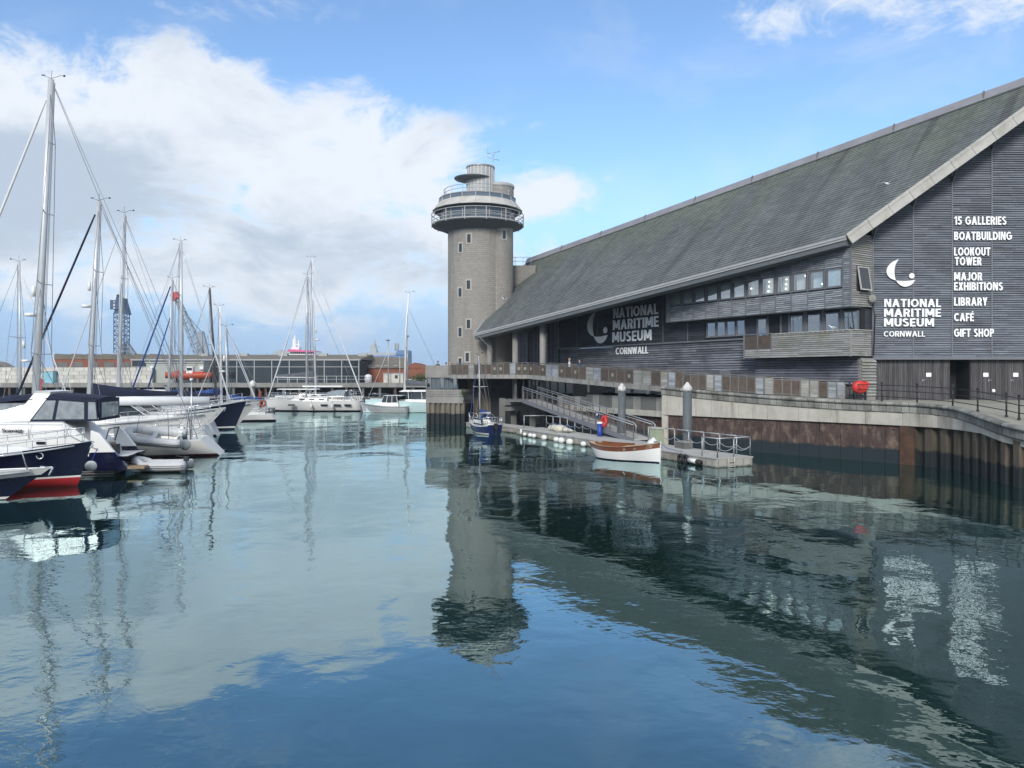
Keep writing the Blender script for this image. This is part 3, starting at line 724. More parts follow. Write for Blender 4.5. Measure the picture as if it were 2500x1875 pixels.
def oriel():
    rnd = random.Random(21)
    # carcass behind the boards, open at the window band
    top = 13.9
    fbox('oriel_floor', 0.02, OL-.02, .9, OUT-.03, OZ0+.02, WZ0-.30, m_wood_dark)
    fbox('oriel_head', 0.02, OL-.02, .9, OUT-.03, WZ1+.06, top, m_wood_dark)
    fbox('oriel_soffit', -.0, OL, .8, OUT+.02, OZ0-.05, OZ0+.015, m_soffit)
    nb = 12; marg0, marg1 = .55, .42; w = (OL-marg0-marg1)/nb
    edges = [marg0+w*i for i in range(nb+1)]
    lam = {0: (), 1: ((.72,.27),), 2: ((.75,.85),), 3: ((.55,.78),(.52,.5),(.5,.25)), 4: ((.4,.78),(.38,.5),(.34,.22)), 5: ((.15,.5),)}
    cols = [0., ]+edges+[OL]
    for i in range(len(cols)-1):
        a, b = cols[i], cols[i+1]
        for z0, z1 in ((OZ0, WZ0-.12), (WZ1+.05, top)):
            mb = MB(); boards(mb, fp(b-.02, OUT, 0), R_, NO, b-a-.04, z0, z1, .135, .045, rnd, None, 1.1)
            mb.build('wall_panel', m_wood_oriel, mus, world=True, kind='stuff', fix=False)
        if i in (0, len(cols)-2):
            mb = MB(); boards(mb, fp(b-.02, OUT, 0), R_, NO, b-a-.04, WZ0-.12, WZ1+.05, .135, .045, rnd, None, 1.1)
            mb.build('wall_panel', m_wood_oriel, mus, world=True, kind='stuff', fix=False)
            fbox('oriel_post', a+.01, b-.01, OUT-.4, OUT-.03, WZ0-.3, WZ1+.06, m_wood_dark)
    for e in cols[1:-1]: fbox('batten', e-.035, e+.035, OUT-.02, OUT+.085, OZ0, top, m_batten)
    fbox('corner_trim', -.05, .04, OUT-.05, OUT+.09, OZ0-.02, top, m_batten); fbox('corner_trim', OL-.06, OL+.03, OUT-.05, OUT+.09, OZ0-.02, 12.5, m_batten)
    for i in range(nb):
        a, b = edges[i]+.10, edges[i+1]-.10
        window(a, b, WZ0, WZ1, OUT, lamps=lam.get(i, ()))
    fbox('interior_ceiling', .1, OL-.1, .8, OUT-.1, WZ1+.02, WZ1+.055, m_blind)
    # left end of the oriel
    mb = MB(); boards(mb, fp(OL, 1.0, 0), -n2, d2, 1.0, OZ0, 12.4, .135, .04, rnd)
    mb.build('wall_panel', m_wood_oriel, mus, world=True, kind='stuff', fix=False)
    # right end, meeting the gable
    P = fp(0, OUT, 0); Gc = Vector((GX0-.03, GY-.02, 0)); r = (Gc-P); w_ = r.length; r.normalize(); nn = Vector((r.y, -r.x, 0))
    mb = MB(); mb2 = MB()
    boards(mb, P, r, nn, w_, OZ0, WZ0-.35, .135, .045, rnd, None, 3); boards(mb, P, r, nn, w_, WZ1+.1, 14.2, .135, .045, rnd, None, 3)
    boards(mb, P, r, nn, .52, WZ0-.35, WZ1+.1, .135, .045, rnd, None, 3); boards(mb, P+r*1.78, r, nn, w_-1.78, WZ0-.35, WZ1+.1, .135, .045, rnd, None, 3)
    mb.build('wall_panel', m_wood_light, mus, world=True, kind='stuff', fix=False)
    P2 = P-nn*.05; G2 = Gc-nn*.05
    MB().hexa([P2+Vector((0,0,OZ0)), G2+Vector((0,0,OZ0)), G2-nn*.3+Vector((0,0,OZ0)), P2-nn*.3+Vector((0,0,OZ0))], [P2+Vector((0,0,14)), G2+Vector((0,0,14)), G2-nn*.3+Vector((0,0,14)), P2-nn*.3+Vector((0,0,14))]).build('wall', m_wood_dark, mus, world=True)
    # the tilted-open window in it
    w0, w1, z0, z1 = .58, 1.72, WZ0-.28, WZ1+.06
    def fr(mb, a, b, za, zb, o0, o1, lean=0.):
        q = []
        for z in (za, zb):
            l = nn*(lean*(z1-z)); q.append([P+r*a+nn*o0+l+Vector((0,0,z)), P+r*b+nn*o0+l+Vector((0,0,z)), P+r*b+nn*o1+l+Vector((0,0,z)), P+r*a+nn*o1+l+Vector((0,0,z))])
        return mb.hexa(q[0], q[1])
    mb = MB()
    for a, b, za, zb in ((w0, w0+.08, z0, z1), (w1-.08, w1, z0, z1), (w0+.08, w1-.08, z0, z0+.08), (w0+.08, w1-.08, z1-.08, z1)): fr(mb, a, b, za, zb, .03, .10, .16)
    wn = mb.build('window', m_barge, mus, world=True)
    sub('pane', fr(MB(), w0+.08, w1-.08, z0+.08, z1-.08, .05, .07, .16), m_glass_d, wn)
oriel()

def long_front():
    rnd = random.Random(31)
    LW = 34.8; o_up = 1.0; o_lo = .8; zl = 7.72
    up0, up1 = zl, 13.2
    # upper recessed wall: dark panel bays, with window openings on the lower row
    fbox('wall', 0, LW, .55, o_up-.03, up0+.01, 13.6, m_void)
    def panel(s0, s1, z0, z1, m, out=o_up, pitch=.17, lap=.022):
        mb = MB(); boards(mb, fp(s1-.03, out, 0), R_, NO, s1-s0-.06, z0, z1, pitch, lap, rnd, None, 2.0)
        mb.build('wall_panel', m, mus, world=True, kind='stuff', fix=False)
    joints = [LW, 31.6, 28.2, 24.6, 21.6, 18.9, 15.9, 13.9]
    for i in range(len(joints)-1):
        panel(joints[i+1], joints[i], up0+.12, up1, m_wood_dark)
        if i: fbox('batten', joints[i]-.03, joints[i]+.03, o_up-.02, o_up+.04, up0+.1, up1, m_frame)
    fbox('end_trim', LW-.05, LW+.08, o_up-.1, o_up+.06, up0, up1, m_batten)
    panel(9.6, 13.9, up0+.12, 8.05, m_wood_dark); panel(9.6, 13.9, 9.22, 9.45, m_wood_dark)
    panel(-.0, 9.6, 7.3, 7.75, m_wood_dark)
    # lower window row
    for a, b in ((12.75, 13.75), (11.72, 12.68), (10.70, 11.65), (9.72, 10.62)): window(a, b, 8.05, 9.22, o_up, blind=True, gm=m_pane)
    window(7.65, 8.6, 7.0, 9.2, o_up, blind=True)
    fbox('doorway', 6.45, 7.6, .7, .75, 6.9, 9.3, m_void); fbox('door_frame', 6.32, 6.45, o_up-.3, o_up+.05, 6.6, 9.3, m_frame); fbox('door_frame', 7.5, 7.62, o_up-.3, o_up+.05, 6.6, 9.3, m_frame)
    fbox('wall_panel', 8.6, 9.68, o_up-.2, o_up, 7.7, 9.3, m_wood_dark)
    fbox('wall_panel', 5.75, 6.32, o_up-.2, o_up, 7.0, 9.3, m_wood_dark)
    for a, b in ((4.45, 5.65), (3.0, 4.2), (1.55, 2.75), (.12, 1.32)): window(a, b, 7.85, 9.24, o_up, fw=.09, lamps=((.62,.7),) if a < .5 else (((.85,.55),) if a < 2 and a > 1 else ()))
    for a, b in ((4.2, 4.45), (2.75, 3.0), (1.32, 1.55), (5.65, 5.75)): fbox('window_pier', a, b, o_up-.25, o_up+.02, 7.0, 9.4, m_frame)
    fbox('wall_panel', -.0, 5.75, o_up-.25, o_up-.04, 7.0, 7.84, m_wood_dark); fbox('wall_panel', 0., 9.6, o_up-.25, o_up-.045, 9.25, 9.42, m_wood_dark)
    # ledge and louvred lower wall
    fbox('ledge', 8.9, LW+.05, o_up-.25, o_up+.03, up0-.03, up0+.10, m_frame)
    for a, b in ((0.05, 8.9), (8.9, 17.6), (17.6, 26.2), (26.2, LW)):
        mb = MB(); boards(mb, fp(b, o_lo, 0), R_, NO, b-a, 4.35, (up0-.05 if a > 8 else 6.2), .19, .075, rnd, None, 4.3)
        mb.build('louvre_bank', m_wood_louvre, mus, world=True, kind='stuff', fix=False)
    fbox('wall', .05, LW, .3, o_lo-.06, 4.3, up0-.05, m_void)
    for s, z in ((23.2, 5.35), (11.9, 4.95)):
        fbox('vent_panel', s-.55, s+.55, o_lo, o_lo+.11, z-.42, z+.42, m_frame)
    # ground-floor glazing seen under the footbridge
    fbox('base_beam', 2, LW, .2, o_lo+.05, 4.18, 4.36, m_conc_d)
    k = 0; s = 12.6
    while s < 28:
        gm = m_glass if k % 3 else m_glass_d
        fbox('window', s, s+1.9, .55, .62, 3.35, 4.17, gm); fbox('window_pier', s+1.9, s+2.2, .4, .75, 3.3, 4.2, m_frame if k % 2 else m_black); s += 2.2; k += 1
    fbox('wall', 28, LW, .4, .7, 2.0, 4.2, m_void); fbox('wall', 0, 12.6, .2, .6, 2.6, 4.3, m_conc_d)
long_front()
def balcony():
    rnd = random.Random(41); L = 8.9; out = OUT+.03
    z0, z1 = 6.22, 7.96
    fbox('balcony_floor', .02, L, .85, out-.05, z0+.02, z0+.42, m_conc_d)
    mb = MB(); boards(mb, fp(6.35, out, 0), R_, NO, 6.35, z0, z1-.06, .145, .03, rnd, None, 3.2)
    boards(mb, fp(L, out, 0), R_, NO, L-6.35, z0, z0+.62, .145, .03, rnd, None, 3.2)
    mb.build('balcony_front', m_wood_light, mus, world=True, kind='stuff', fix=False)
    fbox('balcony_lining', .03, 6.33, out-.12, out-.02, z0+.43, z1-.08, m_wood_dark)
    P = fp(0, out, 0); Gc = Vector((GX0-.1, GY-.06, 0)); r = (Gc-P); w_ = r.length; r.normalize(); nn = Vector((r.y, -r.x, 0))
    mb = MB(); boards(mb, P, r, nn, w_, z0, z1-.06, .145, .03, rnd, None, 4); mb.build('balcony_side', m_wood_light, mus, world=True, kind='stuff', fix=False)
    P2 = P-nn*.02; MB().hexa([P2+Vector((0,0,z0+.01)), Gc-nn*.02+Vector((0,0,z0+.01)), Gc-nn*.14+Vector((0,0,z0+.01)), P2-nn*.14+Vector((0,0,z0+.01))], [P2+Vector((0,0,z1-.08)), Gc-nn*.02+Vector((0,0,z1-.08)), Gc-nn*.14+Vector((0,0,z1-.08)), P2-nn*.14+Vector((0,0,z1-.08))]).build('balcony_lining', m_wood_dark, mus, world=True)
    fbox('corner_trim', -.06, .05, out-.06, out+.06, z0-.02, z1-.03, m_wood_light)
    cap = MB(); fhex(cap, -.08, 6.4, out-.14, out+.08, z1-.05, z1); MBp = [P+nn*.08, Gc+nn*.08, Gc-nn*.14, P-nn*.14]
    cap.hexa([q+Vector((0,0,z1-.05)) for q in MBp], [q+Vector((0,0,z1)) for q in MBp]); cap.build('balcony_cap', m_barge, mus, world=True)
    n = 16
    for k in range(n): fbox('cap_bracket', 6.2*k/n+.1, 6.2*k/n+.2, out-.08, out+.05, z1-.12, z1-.05, m_barge)
    # open railing part with brown mesh panels
    for a, b in ((6.45, 7.6), (7.7, 8.85)): fbox('mesh_panel', a, b, out-.04, out-.02, z0+.68, z1-.12, m_mesh)
    for s in (6.4, 7.65, 8.88): fbox('rail_post', s-.04, s+.04, out-.08, out+.03, z0+.42, z1, m_frame)
    fbox('rail', 6.4, 8.95, out-.08, out+.04, z1-.02, z1+.05, m_frame); fbox('rail', 6.44, 8.86, out-.05, out+.0, z0+.61, z0+.67, m_frame)
    fbox('corner_trim', L-.05, L+.07, out-.07, out+.05, z0-.02, z1, m_batten)
    mb = MB(); c = P+r*(w_*.95)+nn*.25; cc = Vector((gx(2130, 50.5), 50.5, gz(729, 50.5)))
    mb.ball(tuple(cc), .27, 14, 8, (1, .3, 1)); mb.tube([cc+Vector((0,.05,0)), cc+Vector((.1,.5,0))], .05)
    mb.build('satellite_dish', m_conc, mus, world=True)
    MB().tube([Vector((gx(2131, 50.7), 50.72, gz(742, 50.7))), Vector((gx(2137, 50.7), 50.72, gz(770, 50.7))), Vector((gx(2133, 50.7), 50.72, gz(868, 50.7)))], .035).build('cable_pipe', m_black, mus, world=True)
balcony()
MB().hexa([(22.9, 50.62, 3.3), (24.1, 51.25, 3.3), (24.1, 51.5, 3.3), (22.9, 50.9, 3.3)], [(22.9, 50.62, 9.6), (24.1, 51.25, 9.6), (24.1, 51.5, 9.6), (22.9, 50.9, 9.6)]).build('wall', m_wood_dark, mus, world=True)
def front_signs():
    sg = thing('front_logo_sign', 'large white crescent logo and museum name on the dark long front under the eave', 'sign', tuple(fp(28, 1.1, 7.0)))
    Z = Vector((0,0,1)); o = 1.07
    def place(t, s0, s1, z0, z1, out=o, bold=.026): put_text(t, fp(s0, out, z0), R_, Z, s0-s1, z1-z0, sg, m_white_sign, stroke=.205 if t != 'CORNWALL' else .18)
    place('NATIONAL', 25.65, 19.45, 10.32, 11.24); place('MARITIME', 25.7, 19.4, 9.22, 10.14); place('MUSEUM', 25.8, 20.3, 8.08, 9.02)
    place('CORNWALL', 25.5, 20.95, 6.92, 7.55, .90, .02)
    put_logo(fp(29.75, o, 8.05), R_, Z, 3.25, 3.1, sg, m_white_sign)
front_signs()
def porch():
    LW = 34.8; rnd = random.Random(51)
    # return wall at the end of the long front and the deep back wall of the porch
    fbox('wall', LW-.02, LW+.2, -1.6, .95, 4.3, 12.5, m_wood_dark)
    s0 = LW+.2; back = -1.5
    fbox('wall', s0, s0+20, back-.3, back, 2.0, 14, m_void)
    for k, (a, b) in enumerate(((.2, 2.4), (2.7, 5.2), (7.6, 9.6), (9.8, 13.5))):
        mb = MB(); n = int((b-a)/.2)
        for i in range(n):
            mb.tint = rnd.random(); fhex(mb, s0+lerp(a, b, i/n)+.01, s0+lerp(a, b, (i+1)/n)-.01, back, back+.06, 5.0+(1.3 if k % 2 else 1.0), 11.5)
        mb.build('plank_panel', m_wood_louvre, mus, world=True, kind='stuff')
    for i in range(11):
        w = fbox('window', s0+5.55, s0+7.3, back+.03, back+.06, 5.0+i*.6+.05, 5.0+i*.6+.55, m_glass)
    for s in (s0+5.4, s0+7.4, s0+2.55, s0+9.7): fbox('post', s-.12, s+.12, back, back+.2, 4.9, 11.6, m_frame)
    # round concrete columns below the eave
    for px_, D, zt in ((1196, 81.4, 822), (1258, 78., 806), (1325, 75., 790)):
        x = gx(px_, D); c = MB(); zt = gz(zt, D)+.35
        c.lathe([(.30, -.5), (.30, zt)], 20, (x, D)); col = c.build('column', m_conc, mus, world=True)
        b = MB(); b.bar((x-.5, D-.1, zt+.1), (x+.7, D+.3, zt+.5), .3, .35); b.build('column_bracket', m_soffit, mus, world=True)
    d = MB(); D = 80.2; d.tube([at(1166, 818, D), at(1180, 832, D), at(1201, 852, D), at(1201, 960, D)], .07, 8); d.build('downpipe', m_steel_d, mus, world=True)
porch()
# ------------------------------------------------------------------ lookout tower
m_surround = mat('window_surround', (.40,.385,.355), .85, var=.1)
def tower():
    D = 86.; s = D/F; cx, cy = gx(1166, D), D
    def z(y): return EYE+(HY-y)*s
    t = thing('lookout_tower', 'round grey concrete lookout tower with glazed viewing room and balcony ring', 'tower', (cx, cy, 3.0))
    m = MB(); m.lathe([(3.30, 2.0)]+[(3.30, z(917-i*18)) for i in range(0, 20)]+[(3.30, 21.1)], 64, (cx, cy), cap=False)
    o = m.build('shaft', m_tower, t, world=True, fix=False); cyl_uv(o, cx, cy, 3.3)
    sx, sy = cx+1.92, cy-.52
    m = MB(); m.lathe([(2.06, 2.0), (2.06, 21.3)], 48, (sx, sy), cap=False)
    o = m.build('stair_shaft', m_tower, t, world=True, fix=False); cyl_uv(o, sx, sy, 2.06)
    ux, uy = cx+2.3, cy+1.1
    m = MB(); m.lathe([(1.74, 21.2), (1.74, 26.1)], 48, (ux, uy), cap=False); o = m.build('stair_head', m_tower, t, world=True, fix=False); cyl_uv(o, ux, uy, 1.74)
    m = MB(); m.lathe([(1.78, 26.05), (1.82, 26.1), (1.82, 26.33), (1.7, 26.48), (.1, 26.7)], 48, (ux, uy)); m.build('stair_cap', m_fascia, t, world=True)
    # slot windows with pale surrounds
    for px_, py in ((1146, 582), (1125, 605), (1231, 573), (1145, 695), (1124, 714), (1145, 791), (1124, 811), (1142, 872), (1124, 885)):
        dx = gx(px_, D)-cx
        ccx, ccy, r = (cx, cy, 3.3) if px_ < 1205 else (sx, sy, 2.06)
        dx = gx(px_, D-2.4)-ccx; a = math.asin(max(-.98, min(.98, dx/r))); nrm = Vector((sin(a), -cos(a), 0)); tg = Vector((cos(a), sin(a), 0))
        cc = Vector((ccx, ccy, EYE+(HY-py)/F*(ccy-cos(a)*r)))+nrm*r
        w, h = .20, .46
        def bx(mb, u0, u1, z0, z1, o0, o1):
            q = [cc+tg*u0+nrm*o0, cc+tg*u1+nrm*o0, cc+tg*u1+nrm*o1, cc+tg*u0+nrm*o1]
            return mb.hexa([p+Vector((0,0,z0)) for p in q], [p+Vector((0,0,z1)) for p in q])
        f = MB(); bx(f, -w-.14, -w, -h-.12, h+.16, -.1, .02); bx(f, w, w+.14, -h-.12, h+.16, -.1, .02); bx(f, -w, w, h, h+.16, -.1, .02); bx(f, -w, w, -h-.12, -h, -.1, .045)
        fo = f.build('window', m_surround, t, world=True)
        g = MB(); bx(g, -w, w, -h, h, -.1, .004); g.v = [tuple(Vector(q)-t.location) for q in g.v]; g.build('pane', m_glass_d, fo)
        g = MB(); bx(g, w-.05, w, -h, h, -.1, .012); g.v = [tuple(Vector(q)-t.location) for q in g.v]; g.build('frame', m_frame, fo)
    # gallery ring with brackets
    m = MB(); m.lathe([(3.32, 20.75), (3.45, 20.9), (4.85, 21.48), (5.08, 21.52), (5.08, 21.72), (3.3, 21.74)], 28, (cx, cy), cap=False, sm=False); m.build('gallery', m_soffit, t, world=True)
    for i in range(28):
        a = 2*pi*i/28; p = Vector((cx+5.12*cos(a), cy+5.12*sin(a), 0)); a2 = 2*pi*(i+1)/28; q = Vector((cx+5.12*cos(a2), cy+5.12*sin(a2), 0))
        if i % 2 == 0: MB().bar(p+Vector((0,0,21.44)), p+Vector((0,0,22.78)), .08, .08).build('rail_post', m_fascia, t, world=True)
        MB().bar(p+Vector((0,0,21.66)), q+Vector((0,0,21.66)), .05, .13).build('gallery_edge', m_fascia, t, world=True)
    for z_, r_ in ((22.8, .045), (22.35, .03), (22.0, .03)): MB().ring((cx, cy, z_), 5.12, r_, 'z', 28, 6).build('rail', m_fascia, t, world=True)
    # glazed room of flat facets
    n = 18; r = 4.2
    pts = [Vector((cx+r*cos(2*pi*(i+.5)/n), cy+r*sin(2*pi*(i+.5)/n), 0)) for i in range(n)]
    for i in range(n):
        a, b = pts[i], pts[(i+1) % n]; nn = ((a+b)/2-Vector((cx, cy, 0))).normalized()
        MB().hexa([p+Vector((0,0,21.75)) for p in (a, b, b-nn*.1, a-nn*.1)], [p+Vector((0,0,23.5)) for p in (a, b, b-nn*.1, a-nn*.1)]).build('glass_panel', m_glass_t if i % 5 else m_glass, t, world=True)
        MB().bar(a+Vector((0,0,21.75)), a+Vector((0,0,23.5)), .10, .10).build('mullion', m_fascia, t, world=True)
        MB().bar(a*1.+nn*.02+Vector((0,0,22.35)), b+nn*.02+Vector((0,0,22.35)), .05, .07).build('transom', m_fascia, t, world=True)
    R0, R1 = 5.05, 4.38
    for i in range(n):     # sloping sun skirt, one pale plate per facet
        a0, a1 = 2*pi*(i+.5)/n, 2*pi*(i+1.5)/n
        def P(rr, a, z_): return Vector((cx+rr*cos(a), cy+rr*sin(a), z_))
        MB().hexa([P(R0, a0+.002, 23.18), P(R0, a1-.002, 23.18), P(R0-.4, a1-.002, 23.18), P(R0-.4, a0+.002, 23.18)], [P(R1, a0+.002, 24.05), P(R1, a1-.002, 24.05), P(R1-.3, a1-.002, 24.05), P(R1-.3, a0+.002, 24.05)]).build('skirt_plate', m_barge, t, world=True)
        MB().hexa([P(R1-.08, a0, 24.06), P(R1-.08, a1, 24.06), P(R1-.3, a1, 24.06), P(R1-.3, a0, 24.06)], [P(R1-.12, a0, 24.52), P(R1-.12, a1, 24.52), P(R1-.3, a1, 24.52), P(R1-.3, a0, 24.52)]).build('clerestory_panel', m_glass_t, t, world=True)
        MB().bar(P(R1-.06, a0, 24.06), P(R1-.1, a0, 24.54), .07, .07).build('mullion', m_fascia, t, world=True)
    m = MB(); m.lathe([(4.1, 23.12), (4.7, 23.16), (4.3, 23.5), (4.2, 24.0)], n, (cx, cy), cap=False, a0=pi/n, sm=False); m.build('skirt_soffit', m_soffit, t, world=True)
    m = MB(); m.lathe([(4.32, 24.5), (4.34, 24.56), (4.2, 24.62), (.3, 24.7)], n, (cx, cy), a0=pi/n, sm=False); m.build('roof', m_fascia, t, world=True)
    for i in range(16):
        a = 2*pi*i/16; MB().bar((cx+3.75*cos(a), cy+3.75*sin(a), 24.6), (cx+3.75*cos(a), cy+3.75*sin(a), 25.5), .06, .06).build('rail_post', m_fascia, t, world=True)
    for z_ in (25.5, 25.1): MB().ring((cx, cy, z_), 3.75, .035, 'z', 32, 6).build('rail', m_fascia, t, world=True)
    # top drum with vertical ribs and the eccentric disc
    dx = gx(1173, D); nn_ = 22
    m = MB(); m.lathe([(1.55, 24.6), (1.55, 28.1)], nn_, (dx, cy), sm=False); m.build('drum', m_fascia, t, world=True)
    for i in range(nn_):
        a = 2*pi*i/nn_; MB().bar((dx+1.56*cos(a), cy+1.56*sin(a), 24.6), (dx+1.56*cos(a), cy+1.56*sin(a), 28.1), .05, .05).build('drum_rib', m_steel, t, world=True)
    m = MB(); m.lathe([(1.62, 28.05), (1.62, 28.22), (.2, 28.3)], 32, (dx, cy)); m.build('drum_cap', m_steel, t, world=True)
    m = MB(); m.lathe([(1.5, 26.62), (2.05, 26.80), (2.1, 26.9), (.2, 27.0)], 40, (gx(1155, D), cy-.25)); m.build('disc_canopy', m_soffit, t, world=True)
    # aerial mast
    ax = gx(1204, D); ay = cy-.3; m = MB()
    m.tube([(ax, ay, 26.), (ax, ay, 29.6)], .05); m.tube([(ax-.05, ay, 29.1), (ax+.2, ay, 29.75)], .03); m.tube([(ax-.65, ay, 29.65), (ax+.75, ay, 29.9)], .035); m.tube([(ax-.65, ay, 29.25), (ax+.7, ay, 28.9)], .035)
    m.tube([(ax-.62, ay, 29.65), (ax-.62, ay, 30.9)], .015); m.tube([(ax+.72, ay, 29.9), (ax+.72, ay, 31.)], .015); m.tube([(ax+.14, ay, 25.), (ax+.14, ay, 28.2)], .04)
    m.build('aerial', m_steel, t, world=True)
    # small flat-roofed link and its railing behind the museum roof
    m = MB(); m.box((cx+2.6, cy+1, 10), (cx+6.5, cy+6, gz(651, 88))); m.build('link_block', m_tower, t, world=True)
    o = m
    r_ = MB(); zz = gz(651, 88)
    for i in range(4): r_.tube([(cx+3.3+i*.9, cy+1.2, zz), (cx+3.3+i*.9, cy+1.2, zz+.95)], .03)
    r_.tube([(cx+3.3, cy+1.2, zz+.95), (cx+6, cy+1.2, zz+.95)], .03); r_.tube([(cx+3.3, cy+1.2, zz+.5), (cx+6, cy+1.2, zz+.5)], .03); r_.build('link_railing', m_steel, t, world=True)
tower()

# ------------------------------------------------------------------ bastion, terrace and footbridge
TZ = 5.0
def bastion():
    b = thing('harbour_bastion', 'square grey concrete lookout block on steel piling at the foot of the tower', 'bastion', (-6.8, 79, 0))
    A, B = Vector((-8.78, 79, 0)), Vector((-4.80, 77.4, 0)); r = (B-A); w = r.length; r.normalize(); nn = Vector((r.y, -r.x, 0)); inn = -nn
    def blk(nm, a, bb, o0, o1, z0, z1, m, world=True, par=b):
        q = [A+r*a+nn*o1, A+r*bb+nn*o1, A+r*bb+nn*o0, A+r*a+nn*o0]
        mb = MB().hexa([p+Vector((0,0,z0)) for p in q], [p+Vector((0,0,z1)) for p in q]); return mb.build(nm, m, par, world=True)
    D = 78.5
    zp1, zp0 = gz(892, D), gz(922, D)
    zw0 = gz(951, D); zc0 = gz(976, D); zd0 = gz(984, D)
    blk('parapet', -.08, w*.60, -6., .10, zp0, zp1, m_conc)
    # chamfered corner of the parapet
    c0 = A+r*(w*.60)+nn*.10; c1 = A+r*(w*.68)-nn*.5
    MB().hexa([p+Vector((0,0,zp0)) for p in (c0, c1, c1+inn*2, c0+inn*2)], [p+Vector((0,0,zp1-.02)) for p in (c0, c1, c1+inn*2, c0+inn*2)]).build('parapet', m_conc, b, world=True)
    blk('room', 0, w*.82, -6, -.25, zw0, zp0, m_void)
    n = 7
    for i in range(n):
        a0, a1 = w*.80*i/n, w*.80*(i+1)/n
        blk('window', a0+.05, a1-.02, -.16, -.10, zw0+.04, zp0-.04, m_glass if i % 3 else m_pane)
        blk('mullion', a0-.03, a0+.05, -.2, -.04, zw0, zp0, m_frame)
    blk('mullion', w*.80, w*.80+.08, -.2, -.04, zw0, zp0, m_frame)
    blk('sill_band', -.08, w*1.02, -6, .02, zw0-.22, zw0, m_conc); blk('sill_band', -.03, w*.99, -6, -.04, zc0, zw0-.222, m_conc)
    k = 24
    for i in range(k):
        for j in range(2): blk('dentil', w*.98*i/k+.05, w*.98*i/k+.12, -.04, -.005, zc0+.32+.2*j, zc0+.42+.2*j, m_conc_d)
    blk('sill_band', -.06, w*.97, -6, .0, zd0, zc0-.003, m_conc)
    m = MB(); m.sm = False; pts = []; x = 0; pitch = .58
    while x < w:
        pts += [(x, 0), (x+.28, 0), (x+.34, -.22), (x+.52, -.22)]; x += pitch
    pr = [A+r*min(u, w)+nn*(v-.06) for u, v in pts]
    m.loft([[p+Vector((0,0,-.6)) for p in pr], [p+Vector((0,0,zd0)) for p in pr]], False)
    m.build('sheet_piling', m_pile_pale, b, world=True, fix=False)
    blk('core', .02, w-.02, -8, -.34, -.6, zd0, m_black)
    # side wall receding to the left and rear dark wall to the right
    m = MB(); m.box((-8.86, 79.3, -.6), (-8.5, 92, zp1)); m.build('side_wall', m_conc, b, world=True)
    # green growth on the corner
    g = MB(); rn = random.Random(4)
    for i in range(160):
        q = A+r*(w*.99+rn.gauss(0, .12))+nn*rn.uniform(0, .25)+Vector((0, 0, zw0-.1+rn.gauss(-.25, .22))); a = rn.uniform(0, pi); e = Vector((cos(a), sin(a), rn.uniform(-.5, .5)))*.07; u_ = Vector((rn.uniform(-1, 1), rn.uniform(-1, 1), rn.uniform(-1, 1)))*.05
        g.add([q-e, q+u_, q+e, q-u_], [(0,1,2,3)])
    g.build('weeds', m_leafs, b, world=True, kind='stuff')
bastion()

K0, K1, K2 = Vector((-6.05, 77.0, TZ)), Vector((1.55, 73.0, TZ)), Vector((10.95, 56.6, 4.12))
K3, K4 = Vector((16.6, 52.2, 3.72)), Vector((22.35, 51.6, 3.38))
def terrace():
    t = thing('terrace_deck', 'raised timber terrace deck on columns between the tower and museum porch', 'deck', (-2, 79, 0))
    poly = [(-6.05, 77.0), (1.55, 73.0), (3.6, 74.6), (7.5, 80.), (6, 92), (-8.4, 92), (-8.4, 80)]
    MB().prism([Vector((x, y, TZ-.26)) for x, y in poly], (0, 0, .25)).build('deck_slab', m_conc, t, world=True)
    # dark structure below the deck
    m = MB()
    for i in range(9):
        a = lerp(-4.6, 1.2, i/8); m.tint = random.random(); m.box((a, 79.6+.1*(i % 2), -.5), (a+.7, 79.9+.1*(i % 2), 4.7))
    m.build('rear_piling', m_pile, t, world=True)
    for px_, D in ((1226, 73.6), (1254, 74.5), (1300, 72.5)):
        x = gx(px_, D); MB().box((x-.28, D-.28, -.6), (x+.28, D+.28, gz(972, D) if px_ < 1230 else 2.6)).build('pile', m_conc_d, t, world=True)
    m = MB(); m.box((gx(1232, 73), 73.0, 2.15), (gx(1276, 73), 75.2, 2.7)); m.box((gx(1232, 73), 73.3, 1.6), (gx(1330, 73), 75.2, 2.1)); m.build('head_beam', m_conc_d, t, world=True)
    for px_ in (1278, 1300, 1330, 1360): MB().bar((gx(px_, 75), 75.5, 4.6), (gx(px_, 75), 75.5, 2.), .16, .16).build('post', m_frame, t, world=True)
    for i in range(6):      # dark glazed bays beneath
        x0 = gx(1290+i*17, 78); MB().box((x0, 77.5-.8*i, 2.4), (x0+.62, 77.6-.8*i, 4.5)).build('window', m_glass_d, t, world=True)
    MB().hexa([(-5, 80.3, -.5), (3, 78.6, -.5), (3, 79, -.5), (-5, 80.8, -.5)], [(-5, 80.3, 4.7), (3, 78.6, 4.7), (3, 79, 4.7), (-5, 80.8, 4.7)]).build('rear_wall', m_void, t, world=True)
    MB().hexa([(3, 78.6, -.5), (9.2, 66.5, -.5), (9.6, 66.8, -.5), (3.4, 79, -.5)], [(3, 78.6, 2.3), (9.2, 66.5, 2.3), (9.6, 66.8, 2.3), (3.4, 79, 2.3)]).build('rear_wall', m_void, t, world=True)
terrace()

